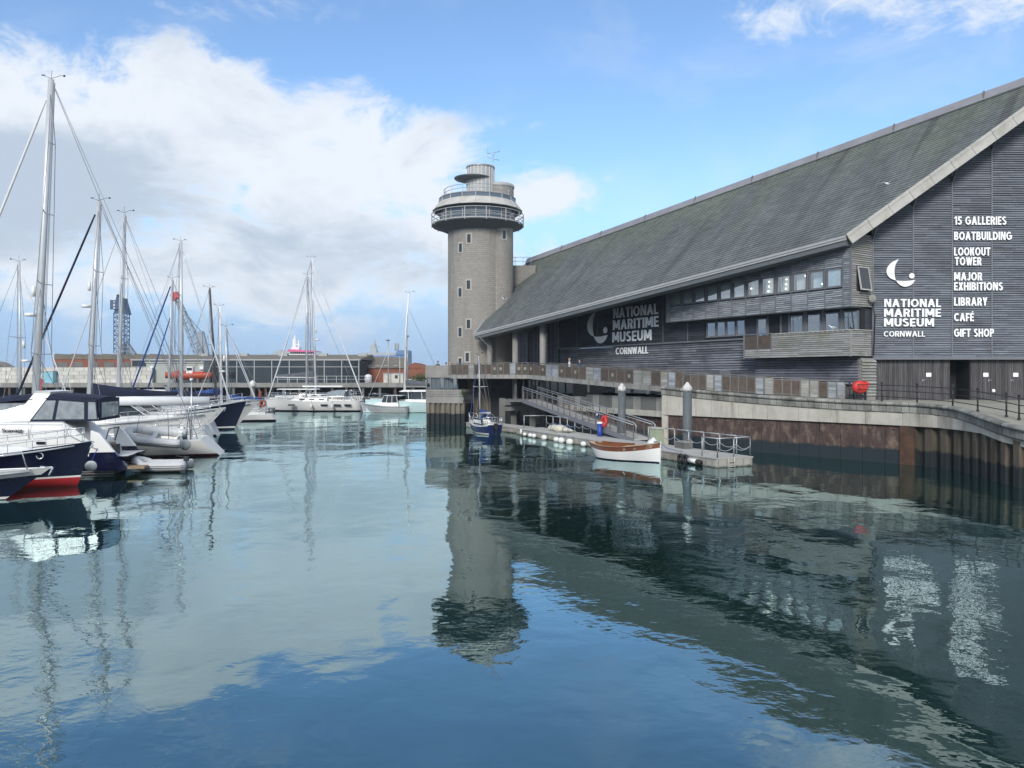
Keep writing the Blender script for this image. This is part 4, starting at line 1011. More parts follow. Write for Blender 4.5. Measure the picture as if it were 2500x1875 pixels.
def balustrade(t, pts, n, pattern, h=1.12, discs=True, posts=True, base=.10):
    """panelled railing along a polyline: posts, brown mesh or grey board panels, some with a round emblem"""
    lens = [(pts[i+1]-pts[i]).length for i in range(len(pts)-1)]; tot = sum(lens)
    def P(u):
        q = u*tot
        for i, l in enumerate(lens):
            if q <= l+1e-6 or i == len(lens)-1: return pts[i].lerp(pts[i+1], min(1, q/l)), (pts[i+1]-pts[i]).normalized()
            q -= l
    Z = Vector((0,0,1)); rn = random.Random(n)
    for i in range(n):
        a, dr = P(i/n+1e-5); b, _ = P((i+1)/n-1e-5); side = Vector((dr.y, -dr.x, 0)).normalized()
        if side.y > 0: side = -side
        MB().bar(a+Z*-.02, a+Z*(h+.04), .07, .09, dr).build('rail_post', m_steel_d, t, world=True)
        k = pattern[i % len(pattern)]
        e = (b-a); w = e.length; e.normalize(); p0, p1 = a+e*.05, b-e*.05
        m = MB(); m.tint = rn.random(); th = side*.02
        lo, hi = base, h-.09
        m.hexa([p0+Z*lo, p1+Z*lo, p1+Z*lo+th, p0+Z*lo+th], [p0+Z*hi, p1+Z*hi, p1+Z*hi+th, p0+Z*hi+th])
        if k == 'g':      # grey boarded panel standing a little proud
            m = MB()
            nb = 6
            for j in range(nb):
                m.tint = rn.random(); z0, z1 = lerp(base-.1, h-.02, j/nb)+.008, lerp(base-.1, h-.02, (j+1)/nb)
                m.hexa([q+Z*z0 for q in (p0, p1, p1+th*2.5, p0+th*2.5)], [q+Z*z1 for q in (p0, p1, p1+th*2.5, p0+th*2.5)])
            m.build('board_panel', m_wood_light if rn.random() < .6 else m_wood_oriel, t, world=True)
        else:
            pn = m.build('mesh_panel', m_mesh, t, world=True)
            f = MB()
            for z in (lo, hi): f.bar(p0+Z*z+th, p1+Z*z+th, .04, .04)
            f.v = [tuple(Vector(q)-t.location) for q in f.v]; f.build('frame', m_steel_d, pn)
            if k == 'd':
                c = p0.lerp(p1, .5)+Z*(h*.55)+side*.025; mm = MB(); q = [c+e*(.16*cos(2*pi*j/16))+Z*(.16*sin(2*pi*j/16)) for j in range(16)]
                mm.prism(q, side*.03); mm.v = [tuple(Vector(q)-t.location) for q in mm.v]; mm.build('emblem', m_disc, pn)
    MB().bar(P(1)[0]-Z*.02, P(1)[0]+Z*(h+.04), .07, .09).build('rail_post', m_steel_d, t, world=True)
    for i in range(len(pts)-1): MB().bar(pts[i]+Z*(h+.06), pts[i+1]+Z*(h+.06), .07, .06).build('handrail', m_steel_d, t, world=True)
def footbridge():
    t = thing('footbridge', 'long sloping footbridge with brown mesh and grey board panels along the museum', 'bridge', (1.55, 73, 0))
    Z = Vector((0,0,1))
    e = (K2-K1); side = Vector((-e.y, e.x, 0)).normalized()
    if side.y < 0: side = -side
    w = side*2.3
    m = MB(); m.hexa([K1-Z*.3, K2-Z*.3, K2+w-Z*.3, K1+w-Z*.3], [K1-Z*.02, K2-Z*.02, K2+w-Z*.02, K1+w-Z*.02]); m.build('deck', m_conc, t, world=True)
    # edge beam of separate pale channel lengths with stiffeners
    def edge(a, b, n):
        ee = (b-a).normalized(); s_ = Vector((ee.y, -ee.x, 0)); s_ = -s_ if s_.y > 0 else s_
        for i in range(n):
            p, q = a.lerp(b, i/n), a.lerp(b, (i+1)/n)
            MB().hexa([p-Z*.34+s_*.03, q-Z*.34+s_*.03, q-Z*.34+s_*.12, p-Z*.34+s_*.12], [p+Z*.03+s_*.03, q+Z*.03+s_*.03, q+Z*.03+s_*.12, p+Z*.03+s_*.12]).build('edge_beam', m_conc, t, world=True)
            MB().bar(p-Z*.40+s_*.14, p+Z*.12+s_*.14, .06, .05).build('stiffener', m_steel_d, t, world=True)
    edge(K0, K1, 13); edge(K1, K2, 17)
    balustrade(t, [K0, K1], 13, 'mmmgmmmddggdd'.replace('gg', 'mg'))
    balustrade(t, [K1, K2], 18, 'dmdggdmdmggmdmdggm')
    balustrade(t, [K1+w, K2+w], 14, 'mmm', discs=False)
    # inshore ramp length beside the quay wall
    balustrade(t, [K2, K3, K4], 22, 'ggmmmmggmmmmggmmmggmgg')
    t2 = [K2, K3, K4]; inn = Vector((.5, 1.9, 0))
    m = MB(); m.loft([[K2-Z*.04, K3-Z*.04, K4-Z*.02], [K2+inn*1.2-Z*.04, K3+inn*1.2-Z*.04, Vector((24., 52.5, 3.33))]], False); m.build('ramp_deck', m_conc, t, world=True, fix=False)
footbridge()

# ------------------------------------------------------------------ quay wall
EDGE = [(10.7, 55.0, 4.10), (13.7, 51.75, 3.80), (16.77, 48.5, 3.56), (19.6, 45.4, 3.42), (21.9, 42.8, 3.37), (22.65, 41.5, 3.33), (22.95, 40.2, 3.27), (22.9, 39.0, 3.17), (22.7, 37.6, 3.03), (22.5, 36.2, 2.87), (22.35, 34.6, 2.70), (22.6, 33.0, 2.55), (24.2, 31.6, 2.45), (28, 30.4, 2.4), (60, 28, 2.4)]
EV = [Vector(e) for e in EDGE]
def resample(pts, step):
    """smooth polyline (Catmull-Rom) cut at even steps"""
    fine = []
    for i in range(len(pts)-1):
        p0, p1, p2, p3 = pts[max(0, i-1)], pts[i], pts[i+1], pts[min(len(pts)-1, i+2)]
        for k in range(16):
            t = k/16; fine.append(.5*((2*p1)+(p2-p0)*t+(2*p0-5*p1+4*p2-p3)*t*t+(3*p1-p0-3*p2+p3)*t**3))
    fine.append(pts[-1]); out = [fine[0]]; acc = 0
    for i in range(1, len(fine)):
        seg = (fine[i]-fine[i-1]).length
        while acc+seg >= step:
            t = (step-acc)/seg; p = fine[i-1].lerp(fine[i], t); out.append(p); fine[i-1] = p; seg = (fine[i]-p).length; acc = 0
        acc += seg
    return out
def quay():
    # paved ground: falls gently from the museum foot towards the slip at the right
    from mathutils.geometry import tessellate_polygon
    poly = [Vector((x, y, 3.33)) for x, y in ((18.4, 52), (23.9, 52), (160, 52), (160, 118), (12., 118), (12., 93), (12.8, 62), (16.2, 55))]
    me = bpy.data.meshes.new('quay_ground'); me.from_pydata(poly, [], [tuple(t) for t in tessellate_polygon([poly])]); me.materials.append(m_quay)
    g = bpy.data.objects.new('quay_ground', me); C.objects.link(g); struct(g, 'level paving at the foot of the museum gable')
    ed = [p-Vector((0, 0, .03)) for p in EV[3:]]
    inn = [Vector(q) for q in ((21.5, 49.5, 3.33), (23.6, 47.5, 3.33), (24.5, 45.5, 3.33), (25.4, 44., 3.30), (26.2, 43., 3.25), (27., 42.2, 3.17), (28, 41.6, 3.08), (29.2, 41, 2.98), (31, 40.6, 2.9), (34, 40.2, 2.85), (40, 40, 2.8), (62, 40, 2.8))][:len(ed)]
    bk = [Vector((lerp(18.4, 62, (i/(len(ed)-1))**1.6), 52, 3.33)) for i in range(len(ed))]
    m = MB(); m.loft([ed, inn, bk], False); struct(m.build('quay_slope', m_quay, fix=False), 'pale gravelly quayside sloping down inside the black railing')
    # paved strip that climbs with the coping to the bridge abutment
    m = MB(); a = [EV[i] for i in range(5)]; b = [Vector((12.6, 57.6, 4.08)), Vector((15.2, 54.2, 3.85)), Vector((18.6, 52.9, 3.62)), Vector((21.5, 51.6, 3.42)), Vector((23.5, 48.5, 3.345))]
    m.loft([[p-Vector((0,0,.06)) for p in a], b], False); struct(m.build('quay_ramp', m_quay, fix=False), 'sloping paved strip behind the coping stones')
    q = thing('quay_wall', 'stained concrete quay wall on rusty steel with a row of coping stones', 'quay wall', (16.8, 48.5, 0))
    def nrm(i, pts):
        t = (pts[min(i+1, len(pts)-1)]-pts[max(i-1, 0)]); t.z = 0; t.normalize(); return Vector((-t.y, t.x, 0))*-1
    Z = Vector((0,0,1))
    cop = resample(EV, .42); n = min(len(cop)-1, 100)
    for i in range(n):
        a, b = cop[i], cop[i+1]; e = (b-a).normalized(); na, nb = nrm(i, cop), nrm(i+1, cop)
        rings = []
        for p, nn, g in ((a, na, .014), (b, nb, -.014)):
            p = p+e*g
            prof = [(-.35, -.06), (-.33, .06), (.02, .10), (.15, .06), (.20, -.02), (.17, -.09), (.06, -.13), (.09, -.22), (.09, -.46), (.03, -.53), (-.35, -.53)]
            rings.append([p+nn*u+Z*v for u, v in prof])
        m = MB(); m.tint = random.random(); m.loft(rings, True, True); m.build('coping_stone', m_coping, q, world=True)
    if n < len(cop)-1:
        m = MB(); prof = [(-.35, -.06), (-.33, .06), (.02, .10), (.2, -.02), (.06, -.13), (.09, -.46), (-.35, -.53)]
        m.loft([[cop[i]+nrm(i, cop)*u+Z*v for u, v in prof] for i in range(n, len(cop))], True, True); m.build('coping', m_coping, q, world=True)
    # concrete band in slabs
    sl = resample(EV, 2.05)
    for i in range(min(19, len(sl)-1)):
        a, b = sl[i], sl[i+1]; mid = 3
        ra = []; sub_ = [a.lerp(b, k/3) for k in range(4)]
        e = (b-a).normalized(); nn = nrm(i, sl) if i else Vector((e.y, -e.x, 0)); nn = Vector((-e.y, e.x, 0)); nn = -nn
        a2, b2 = a+e*.01, b-e*.01
        h0 = min(2.16, b.z-.82)
        m = MB(); q0 = [a2+nn*.02, b2+nn*.02, b2-nn*.5, a2-nn*.5]
        m.hexa([Vector((p.x, p.y, min(2.16, p.z-.82))) for p in q0], [Vector((p.x, p.y, p.z-.5)) for p in q0]); m.build('concrete_slab', m_conc_w, q, world=True)
    # flat rusty steel panels from the abutment to the bend
    st = resample(EV, 1.28); nflat = 13
    for i in range(nflat):
        a, b = st[i], st[i+1]; e = (b-a).normalized(); e.z = 0; e.normalize(); nn = Vector((e.y, -e.x, 0))
        nn = -nn if nn.dot(Vector((-1, -1, 0))) < 0 else nn
        a2, b2 = a+e*.012, b-e*.012; off = -.16
        m = MB(); q0 = [a2+nn*off, b2+nn*off, b2+nn*(off-.3), a2+nn*(off-.3)]
        m.hexa([Vector((p.x, p.y, -.8)) for p in q0], [Vector((p.x, p.y, 2.2)) for p in q0]); po = m.build('steel_panel', m_rust, q, world=True)
        hm = MB()
        for k in range(3):
            c = a.lerp(b, random.uniform(.2, .9))+nn*(off+.004); c.z = random.choice((.35, .75, 1.5, 1.85))+random.uniform(-.1, .1)
            hm.prism([c+e*(.05*cos(j*pi/4))+Z*(.05*sin(j*pi/4)) for j in range(8)], nn*.006)
        hm.v = [tuple(Vector(p)-q.location) for p in hm.v]; hm.build('bolt_hole', m_black, po)
    # corrugated sheet piling round the bend
    fine = resample(EV, .04); s0 = int(nflat*1.28/.04); s1 = min(len(fine)-1, s0+int(26/.04)); pr = []; tops = []
    for i in range(s0, s1):
        u = ((i-s0)*.04) % .96
        v = 0. if u < .42 else (-(u-.42)/.1*.38 if u < .52 else (-.38 if u < .86 else -.38+(u-.86)/.1*.38))
        nn = nrm(i, fine); p = fine[i]+nn*(v-.05); pr.append(Vector((p.x, p.y, 0))); tops.append(min(2.3, fine[i].z-.6))
    m = MB(); m.loft([[p+Z*-.8 for p in pr], [p+Z*tz for p, tz in zip(pr, tops)]], False); m.build('sheet_piling', m_pile, q, world=True, fix=False)
    back = MB(); inner = [p+nrm(i, fine)*-.62 for i, p in enumerate(fine)][s0:s1:10]
    back.loft([[Vector((p.x, p.y, -.8)) for p in inner], [Vector((p.x, p.y, p.z-.3)) for p in inner]], False); back.build('core', m_black, q, world=True, fix=False)
    # one broad rusted pile at the bend
    p = fine[s0]; nn = nrm(s0, fine); e = Vector((-nn.y, nn.x, 0)); m = MB()
    q0 = [p+nn*.02-e*.4, p+nn*.02+e*.4, p-nn*.3+e*.4, p-nn*.3-e*.4]; m.hexa([Vector((a.x, a.y, -.8)) for a in q0], [Vector((a.x, a.y, 2.16)) for a in q0]); m.build('rusted_pile', mat('orange_rust', (.085,.046,.028), .85, var=.5, vs=1.6, bump=.4, bs=7, dark=(.05,.035,.03), damt=.7, dscale=1.2), q, world=True)
    # lower block wall that runs on under the footbridge
    w = thing('under_bridge_wall', 'low grey block wall with cream base under the footbridge', 'wall', (8, 63, 0))
    A, B = Vector((11.3, 57.2, 0)), Vector((4.2, 70.6, 0)); e = (B-A); L = e.length; e.normalize(); nn = Vector((-e.y, e.x, 0)); nn = -nn if nn.x > 0 else nn
    k = 16
    for i in range(k):
        a, b = A+e*(L*i/k+.01), A+e*(L*(i+1)/k-.01)
        MB().hexa([p+Z*2.30 for p in (a, b, b-nn*.4, a-nn*.4)], [p+Z*(3.32 if i < 11 else 3.12) for p in (a, b, b-nn*.4, a-nn*.4)]).build('block', m_conc_d if i % 3 else m_conc, w, world=True)
    for i in range(5):
        a, b = A+e*(L*i/5+.01)+nn*.05, A+e*(L*(i+1)/5-.01)+nn*.05
        MB().hexa([p+Z*1.86 for p in (a, b, b-nn*.4, a-nn*.4)], [p+Z*2.30 for p in (a, b, b-nn*.4, a-nn*.4)]).build('cream_base', m_conc_w, w, world=True)
    MB().hexa([p+Z*-.8 for p in (A-nn*.3, B-nn*.3, B-nn*.6, A-nn*.6)], [p+Z*1.9 for p in (A-nn*.3, B-nn*.3, B-nn*.6, A-nn*.6)]).build('core', m_rust, w, world=True)
    c = Vector((10.7, 55, 0)); c1 = Vector((12.2, 58, 0)); MB().hexa([p+Z*-.8 for p in (c, c+Vector((.4,-.3,0)), c1+Vector((.4,-.3,0)), c1)], [p+Z*3.6 for p in (c, c+Vector((.4,-.3,0)), c1+Vector((.4,-.3,0)), c1)]).build('end_return', m_conc_w, w, world=True)
quay()

def black_railing():
    t = thing('black_railing', 'black iron three-bar railing with ball posts along the quay edge', 'railing', (22.6, 43.5, QZ))
    P = [Vector((gx(p, D), D, gz(y, D))) for p, D, y in ((2074, 50.6, 976.5), (2153, 47.4, 980.5), (2239, 43.8, 987), (2326, 40.8, 995), (2387, 39.0, 1005), (2457, 37.4, 1018), (2488, 36.8, 1025), (2560, 36.2, 1034))]
    Z = Vector((0,0,1))
    for p in P:
        m = MB(); m.tube([p, p+Z*1.12], .04, 8); m.lathe([(.08, p.z), (.07, p.z+.08), (.04, p.z+.12)], 10, (p.x, p.y))
        for z in (.32, .70, 1.02): m.ball((p.x, p.y, p.z+z), .065, 8, 6)
        m.ball((p.x, p.y, p.z+1.16), .075, 8, 6); m.build('post', m_black, t, world=True)
    for z in (.32, .70, 1.02):
        for i in range(len(P)-1): MB().tube([P[i]+Z*z, P[i+1]+Z*z], .024, 6).build('rail', m_black, t, world=True)
    # red lifebuoy housing behind the rail
    b = thing('lifebuoy_housing', 'orange-red lifebuoy housing on black legs at the end of the ramp panels', 'lifebuoy box', (gx(2100, 50), 50, QZ))
    c = Vector((gx(2099, 50), 50.0, gz(945, 50))); m = MB(); m.lathe([(.02, -.22), (.40, -.22), (.50, -.15), (.53, 0), (.50, .15), (.40, .22), (.02, .22)], 24)
    m.v = [(x*.95+c.x, c.y+zz, y*.82+c.z) for x, y, zz in m.v]; m.build('shell', m_ribred, b, world=True)
    m = MB(); m.prism([(c.x+.25, c.y-.2, c.z+.42), (c.x+.62, c.y-.2, c.z+.22), (c.x+.62, c.y-.2, c.z+.12), (c.x+.3, c.y-.2, c.z+.1)], (0, .36, 0)); m.build('lid_peak', m_ribred, b, world=True)
    m = MB(); m.ring((c.x, c.y-.235, c.z+.02), .17, .03, 'y', 16, 6); m.build('emblem', m_orange, b, world=True)
    m = MB(); m.box((c.x-.4, c.y-.1, QZ), (c.x-.33, c.y+.1, c.z-.1)); m.box((c.x+.33, c.y-.1, QZ), (c.x+.4, c.y+.1, c.z-.1)); m.box((c.x-.4, c.y-.08, QZ+.15), (c.x+.4, c.y+.08, QZ+.35)); m.build('stand', m_black, b, world=True)
black_railing()

# ------------------------------------------------------------------ pontoon, gangway, piles
PA1, PA2 = Vector((.35, 65., 0)), Vector((10.96, 41.2, 0))
PD = (PA2-PA1).normalized(); PN = Vector((-PD.y, PD.x, 0)); PN = -PN if PN.y < 0 else PN     # PN: away from camera
PW = 2.45; PH = .52
def pp(s, w, z): return PA1+PD*s+PN*w+Vector((0,0,z))
def pontoon():
    t = thing('museum_pontoon', 'pale concrete floating pontoon with chain railing and ladder below the museum', 'pontoon', tuple(pp(0, 0, 0)))
    L = (PA2-PA1).length; cuts = [0, 5.2, 10.6, 15.8, 21., L]
    for i in range(5):
        a, b = cuts[i]+.03, cuts[i+1]-.03
        q = [pp(a, 0, 0), pp(b, 0, 0), pp(b, PW, 0), pp(a, PW, 0)]; Z = Vector((0,0,1))
        MB().hexa([p+Z*-.3 for p in q], [p+Z*(PH-.07) for p in q]).build('float', m_pont, t, world=True, bevel=.03)
        q = [pp(a-.01, -.05, 0), pp(b+.01, -.05, 0), pp(b+.01, PW+.05, 0), pp(a-.01, PW+.05, 0)]
        dk = MB().hexa([p+Z*(PH-.068) for p in q], [p+Z*PH for p in q]).build('deck', m_pontdeck, t, world=True)
        n = 9
        for k in range(n):
            s = lerp(a, b, (k+.5)/n); f = MB(); w0 = pp(s, -.052, 0); f.bar(w0+Z*.03, w0+Z*(PH-.09), .05, .03, PD); f.build('rubbing_strip', m_conc, t, world=True)
    for k in range(5):
        w0 = pp(L+.02, lerp(.1, PW-.1, k/4), 0); MB().bar(w0+Vector((0,0,.03)), w0+Vector((0,0,PH-.09)), .04, .05).build('rubbing_strip', m_conc, t, world=True)
    # rails: near end guard and the long far-side rail with hanging chain
    Z = Vector((0,0,1)); H = 1.05
    def rail(pl, chain=True, mid=False):
        for i, p in enumerate(pl): MB().tube([p+Z*PH, p+Z*(PH+H)], .035, 8).build('rail_post', m_steel, t, world=True)
        for i in range(len(pl)-1):
            MB().tube([pl[i]+Z*(PH+H), pl[i+1]+Z*(PH+H)], .035, 8).build('handrail', m_steel, t, world=True)
            if chain:
                a, b = pl[i]+Z*(PH+H*.55), pl[i+1]+Z*(PH+H*.55); pts = [a.lerp(b, k/10)-Z*(.22*(1-(2*k/10-1)**2)) for k in range(11)]
                MB().tube(pts, .022, 5).build('chain', m_steel, t, world=True)
    far = [pp(s, PW-.1, 0) for s in (11.8+i*1.45 for i in range(10))]+[pp(L-.1, PW-.1, 0)]
    rail(far[3:]); rail([pp(L-.1, PW-.1, 0), pp(L-.1, PW*.5, 0), pp(L-.1, .12, 0)])
    rail([pp(L-.1, .12, 0), pp(L-.1-1.3, .12, 0)], False)
    rail([pp(s, PW-.1, 0) for s in (1.0+i*1.25 for i in range(8))])
    rail([pp(1.0, PW-.1, 0), pp(.3, .6, 0)], False)
    # ladder at the end
    m = MB(); c0, c1 = pp(L+.06, .75, 0), pp(L+.06, 1.15, 0)
    for c in (c0, c1): m.tube([c+Z*-.35, c+Z*(PH+.02)], .025)
    for z in (-.2, .05, .3): m.tube([c0+Z*z, c1+Z*z], .022)
    m.build('ladder', m_plank, t, world=True)
    # tyres and white roll fender at the corner
    for s in (L-3.0, L-2.55):
        c = pp(s, -.14, .24); m = MB(); m.ring((0, 0, 0), .20, .085, 'x', 16, 8); a = atan2(PN.y, PN.x); R = Matrix.Rotation(a, 3, 'Z'); m.v = [tuple(R @ Vector(p)+c) for p in m.v]; m.build('tyre_fender', m_rubber_d, t, world=True)
    m = MB(); m.tube([pp(L-2.2, -.16, .22), pp(L-1.5, -.16, .2)], .13, 10); m.build('roll_fender', m_fender, t, world=True)
    m = MB(); m.tube([pp(L-1.5, -.16, .2), pp(L-1.15, -.16, .18)], .135, 10); m.build('roll_fender', m_rubber_d, t, world=True)
    # further sections behind the blue yacht
    t2 = thing('linking_pontoon', 'short low pontoon section behind the small blue yacht', 'pontoon', (gx(1190, 70), 70, 0))
    A, B = Vector((gx(1138, 74), 74, 0)), Vector((.2, 66.2, 0)); e = (B-A).normalized(); nn = Vector((-e.y, e.x, 0))
    q = [A, B, B+nn*2, A+nn*2]; MB().hexa([p+Z*-.3 for p in q], [p+Z*.42 for p in q]).build('float', m_pont, t2, world=True); 
    q = [A-nn*.05, B-nn*.05, B+nn*2.05, A+nn*2.05]; MB().hexa([p+Z*.422 for p in q], [p+Z*.48 for p in q]).build('deck', m_pontdeck, t2, world=True)
    return L
PL = pontoon()
def pontoon_things():
    Z = Vector((0,0,1))
    sp = [(1.5, .13, 'upright'), (2.3, .17, ''), (3.4, .19, ''), (4.1, .2, ''), (6.0, .24, ''), (8.0, .22, ''), (8.9, .26, ''), (10.2, .27, 'big'), (12.1, .21, '')]
    lab = ['small upright white fender at the far end of the pontoon side', 'small round white fender second from the far end', 'oval white fender just right of the two small ones', 'oval white fender below the wrapped sail bundle',
           'low white fender half sunk under the sail bundle', 'white fender at left of the tight pair', 'large white fender at right of the tight pair', 'biggest white teardrop fender below the blue bin', 'little white fender next to the launch stern']
    for (s, r, k), l in zip(sp, lab):
        c = pp(s, -.1-r, .16); f = thing('mooring_fender', l, 'fender', tuple(c), atan2(PD.y, PD.x), 'white fenders along the pontoon')
        m = MB(); m.ball((0, 0, 0 if k != 'upright' else .16), r, 12, 8, (.8, .8, 1.9) if k == 'upright' else (1.25, .95, .95)); m.build('body', m_fender, f)
        m = MB(); m.tube([(0, 0, r*.8), (0, r+.08, .36)], .018, 5); m.build('lanyard', m_rope_b, f)
    # wrapped sail bundle on the deck
    b = thing('wrapped_sail_bundle', 'cream canvas sail bundle lying on the pontoon', 'sail bundle', tuple(pp(6.3, 1.1, PH)), atan2(PD.y, PD.x))
    rn = random.Random(6)
    m = MB(); pts = []; rings = []; n = 18
    for i in range(n):
        u = i/(n-1); x = lerp(-2.1, 2.1, u); r = (.30*sin(pi*min(1, u*1.15+.04))**.55+.03)*(1+.18*sin(u*17)+.1*rn.random())*(1.15-.55*u)
        rings.append([(x, cos(a)*r*1.5+.06*sin(u*9), max(.01, .26+sin(a)*r*.95)) for a in [2*pi*j/12 for j in range(12)]])
    m.sm = True; m.loft(rings, True, True); m.build('canvas', mat('cream_canvas', (.55,.52,.42), .85, var=.2, vs=4, bump=.5, bs=6), b)
    for x in (-1.3, -.4, .6, 1.4): MB().ring((x, 0, .25), .36-.06*x*.5, .02, 'x', 14, 5).build('lashing', m_rope_b, b)
    m = MB(); m.box((-2.0, -.45, .0), (1.9, .45, .05)); m.build('board', m_plank, b)
    c = thing('blue_bin', 'tall blue plastic bin on the pontoon', 'bin', tuple(pp(10.6, 1.9, PH)))
    m = MB(); m.lathe([(.19, 0), (.2, .02), (.2, .95)], 16); m.build('drum', m_bluebin, c); MB().lathe([(.215, .93), (.215, 1.03), (.1, 1.06)], 16).build('lid', m_white_sign, c)
    p = thing('power_cabinet', 'pale green service cabinet behind the wooden launch', 'cabinet', tuple(pp(17.6, 2.0, PH)), atan2(PD.y, PD.x))
    MB().box((-.42, -.28, 0), (.42, .28, 1.0)).build('body', m_green, p, bevel=.02); MB().box((-.46, -.32, 1.002), (.46, .32, 1.08)).build('lid', m_plank, p); MB().box((-.3, -.295, .2), (.3, -.283, .85)).build('door', m_green, p)
    k = thing('deck_chest', 'low grey storage chest on the pontoon by the chain railing', 'chest', tuple(pp(20.6, 1.9, PH)), atan2(PD.y, PD.x))
    MB().box((-.5, -.3, 0), (.5, .3, .36)).build('body', m_conc_d, k); MB().box((-.53, -.33, .362), (.53, .33, .42)).build('lid', m_conc, k)
    w = thing('white_sack', 'rumpled white sack beside the bow of the launch', 'sack', tuple(pp(18.9, .8, PH)))
    m = MB(); m.ball((0, 0, .26), .3, 10, 7, (1., .9, .95)); m.v = [(x*(1+.2*sin(9*z)), y*(1+.15*cos(11*x)), max(0., z+.05*sin(12*x))) for x, y, z in m.v]; m.build('bag', m_sail, w); MB().ball((.02, 0, .50), .07, 8, 5).build('knot', m_sail, w)
    r = thing('coiled_rope', 'blue mooring rope lying on the pontoon near the chest', 'rope', tuple(pp(20.0, .5, PH)))
    m = MB(); pts = [(.2*cos(a)*(1-.03*a), .2*sin(a)*(1-.03*a), .03+.004*a) for a in [i*.5 for i in range(40)]]; m.tube(pts, .022, 5); m.tube([(.2, 0, .03), (-.4, -.2, .02), (-1.0, .1, .02), (-1.5, -.3, .02)], .02, 5); m.build('coil', m_rope_b, r)
    # piles with pointed white caps
    for px_, D, dm, l in ((1518, 54.8, .27, 'grey mooring pile with white pointed cap next to the block wall'), (1678, 48.0, .28, 'grey mooring pile with white pointed cap in front of the cream quay wall')):
        x = gx(px_, D); zt = gz(955, D)
        t = thing('mooring_pile', l, 'pile', (x, D, -.6), 0, 'capped steel piles')
        MB().lathe([(dm, -1.), (dm, zt+.6)], 20).build('shaft', mat('pile_paint', (.10,.115,.125), .6, var=.2, vs=2, dark=(.05,.06,.06), damt=.5, dscale=1, dstretch=(1,1,.3)), t)
        MB().lathe([(dm+.02, zt+.60), (dm+.02, zt+.83), (dm*.85, zt+.92), (.05, zt+1.16)], 20).build('cap', mat('bird_stained_white', (.62,.62,.58), .7, var=.15, vs=9, dark=(.12,.12,.12), damt=.9, dscale=6), t)
pontoon_things()
def gangway():
    A, B = Vector((.95, 70.2, 2.78)), Vector((8.25, 52.3, .62)); e = (B-A); L = e.length; e.normalize(); side = Vector((-e.y, e.x, 0)).normalized(); side = -side if side.y < 0 else side
    t = thing('gangway', 'sloping aluminium gangway with railings from the quay down to the pontoon', 'gangway', tuple(A)); Z = Vector((0,0,1)); W = side*1.5
    MB().hexa([p-Z*.08 for p in (A, B, B+W, A+W)], [p-Z*.02 for p in (A, B, B+W, A+W)]).build('walkway', m_pontdeck, t, world=True)
    for o in (Vector(), W):
        MB().bar(A+o-Z*.12, B+o-Z*.12, .08, .34).build('stringer', m_batten, t, world=True)
        n = 18
        for i in range(n+1): p = A.lerp(B, i/n)+o; MB().bar(p, p+Z*1.12, .06, .05, e).build('rail_post', m_steel_d, t, world=True)
        MB().tube([A+o+Z*1.14, B+o+Z*1.14, B+o+Z*1.0+e*.35, B+o+Z*.45+e*.3], .04, 8).build('handrail', m_steel, t, world=True)
        MB().tube([A+o+Z*.98, B+o+Z*.98], .03, 6).build('handrail', m_steel, t, world=True)
        for k in range(5): MB().tube([A+o+Z*(.16+.14*k), B+o+Z*(.16+.14*k)], .012, 5).build('infill_rod', m_steel_d, t, world=True)
    m = MB()
    for k in range(2): m.box((A.x-.7+.1*k, A.y-.2, 2.6), (A.x-.66+.1*k, A.y-.16, 4.2))
    m.build('gate_post', m_steel_d, t, world=True)
    MB().box((A.x-1.2, A.y-.1, 2.55), (A.x+1.6, A.y+3.2, 2.72)).build('head_platform', m_conc_d, t, world=True)
    # lifebuoy ring in its holder hanging on the near rail
    p = A.lerp(B, .80)+Z*.55-side*.12
    r = thing('gangway_lifebuoy', 'red lifebuoy ring hanging on the gangway railing', 'lifebuoy', tuple(p), atan2(e.y, e.x))
    MB().ring((0, 0, 0), .33, .10, 'y', 24, 8).build('ring', m_ribred, r)
    m = MB(); m.box((-.30, .03, -.05), (.30, .10, .48)); m.build('holder', m_ribred, r)
    MB().ring((0, -.02, -.02), .36, .018, 'y', 20, 5).build('grab_line', m_sail, r)
    b = thing('blue_notice', 'small blue safety notice fixed on the gangway railing', 'notice', tuple(A.lerp(B, .74)+Z*.85-side*.06), atan2(e.y, e.x)); MB().box((-.12, -.01, -.2), (.12, .02, .2)).build('plate', m_canvas_b, b); MB().box((-.08, -.016, -.02), (.08, -.0105, .12)).build('panel', m_white_sign, b)
gangway()
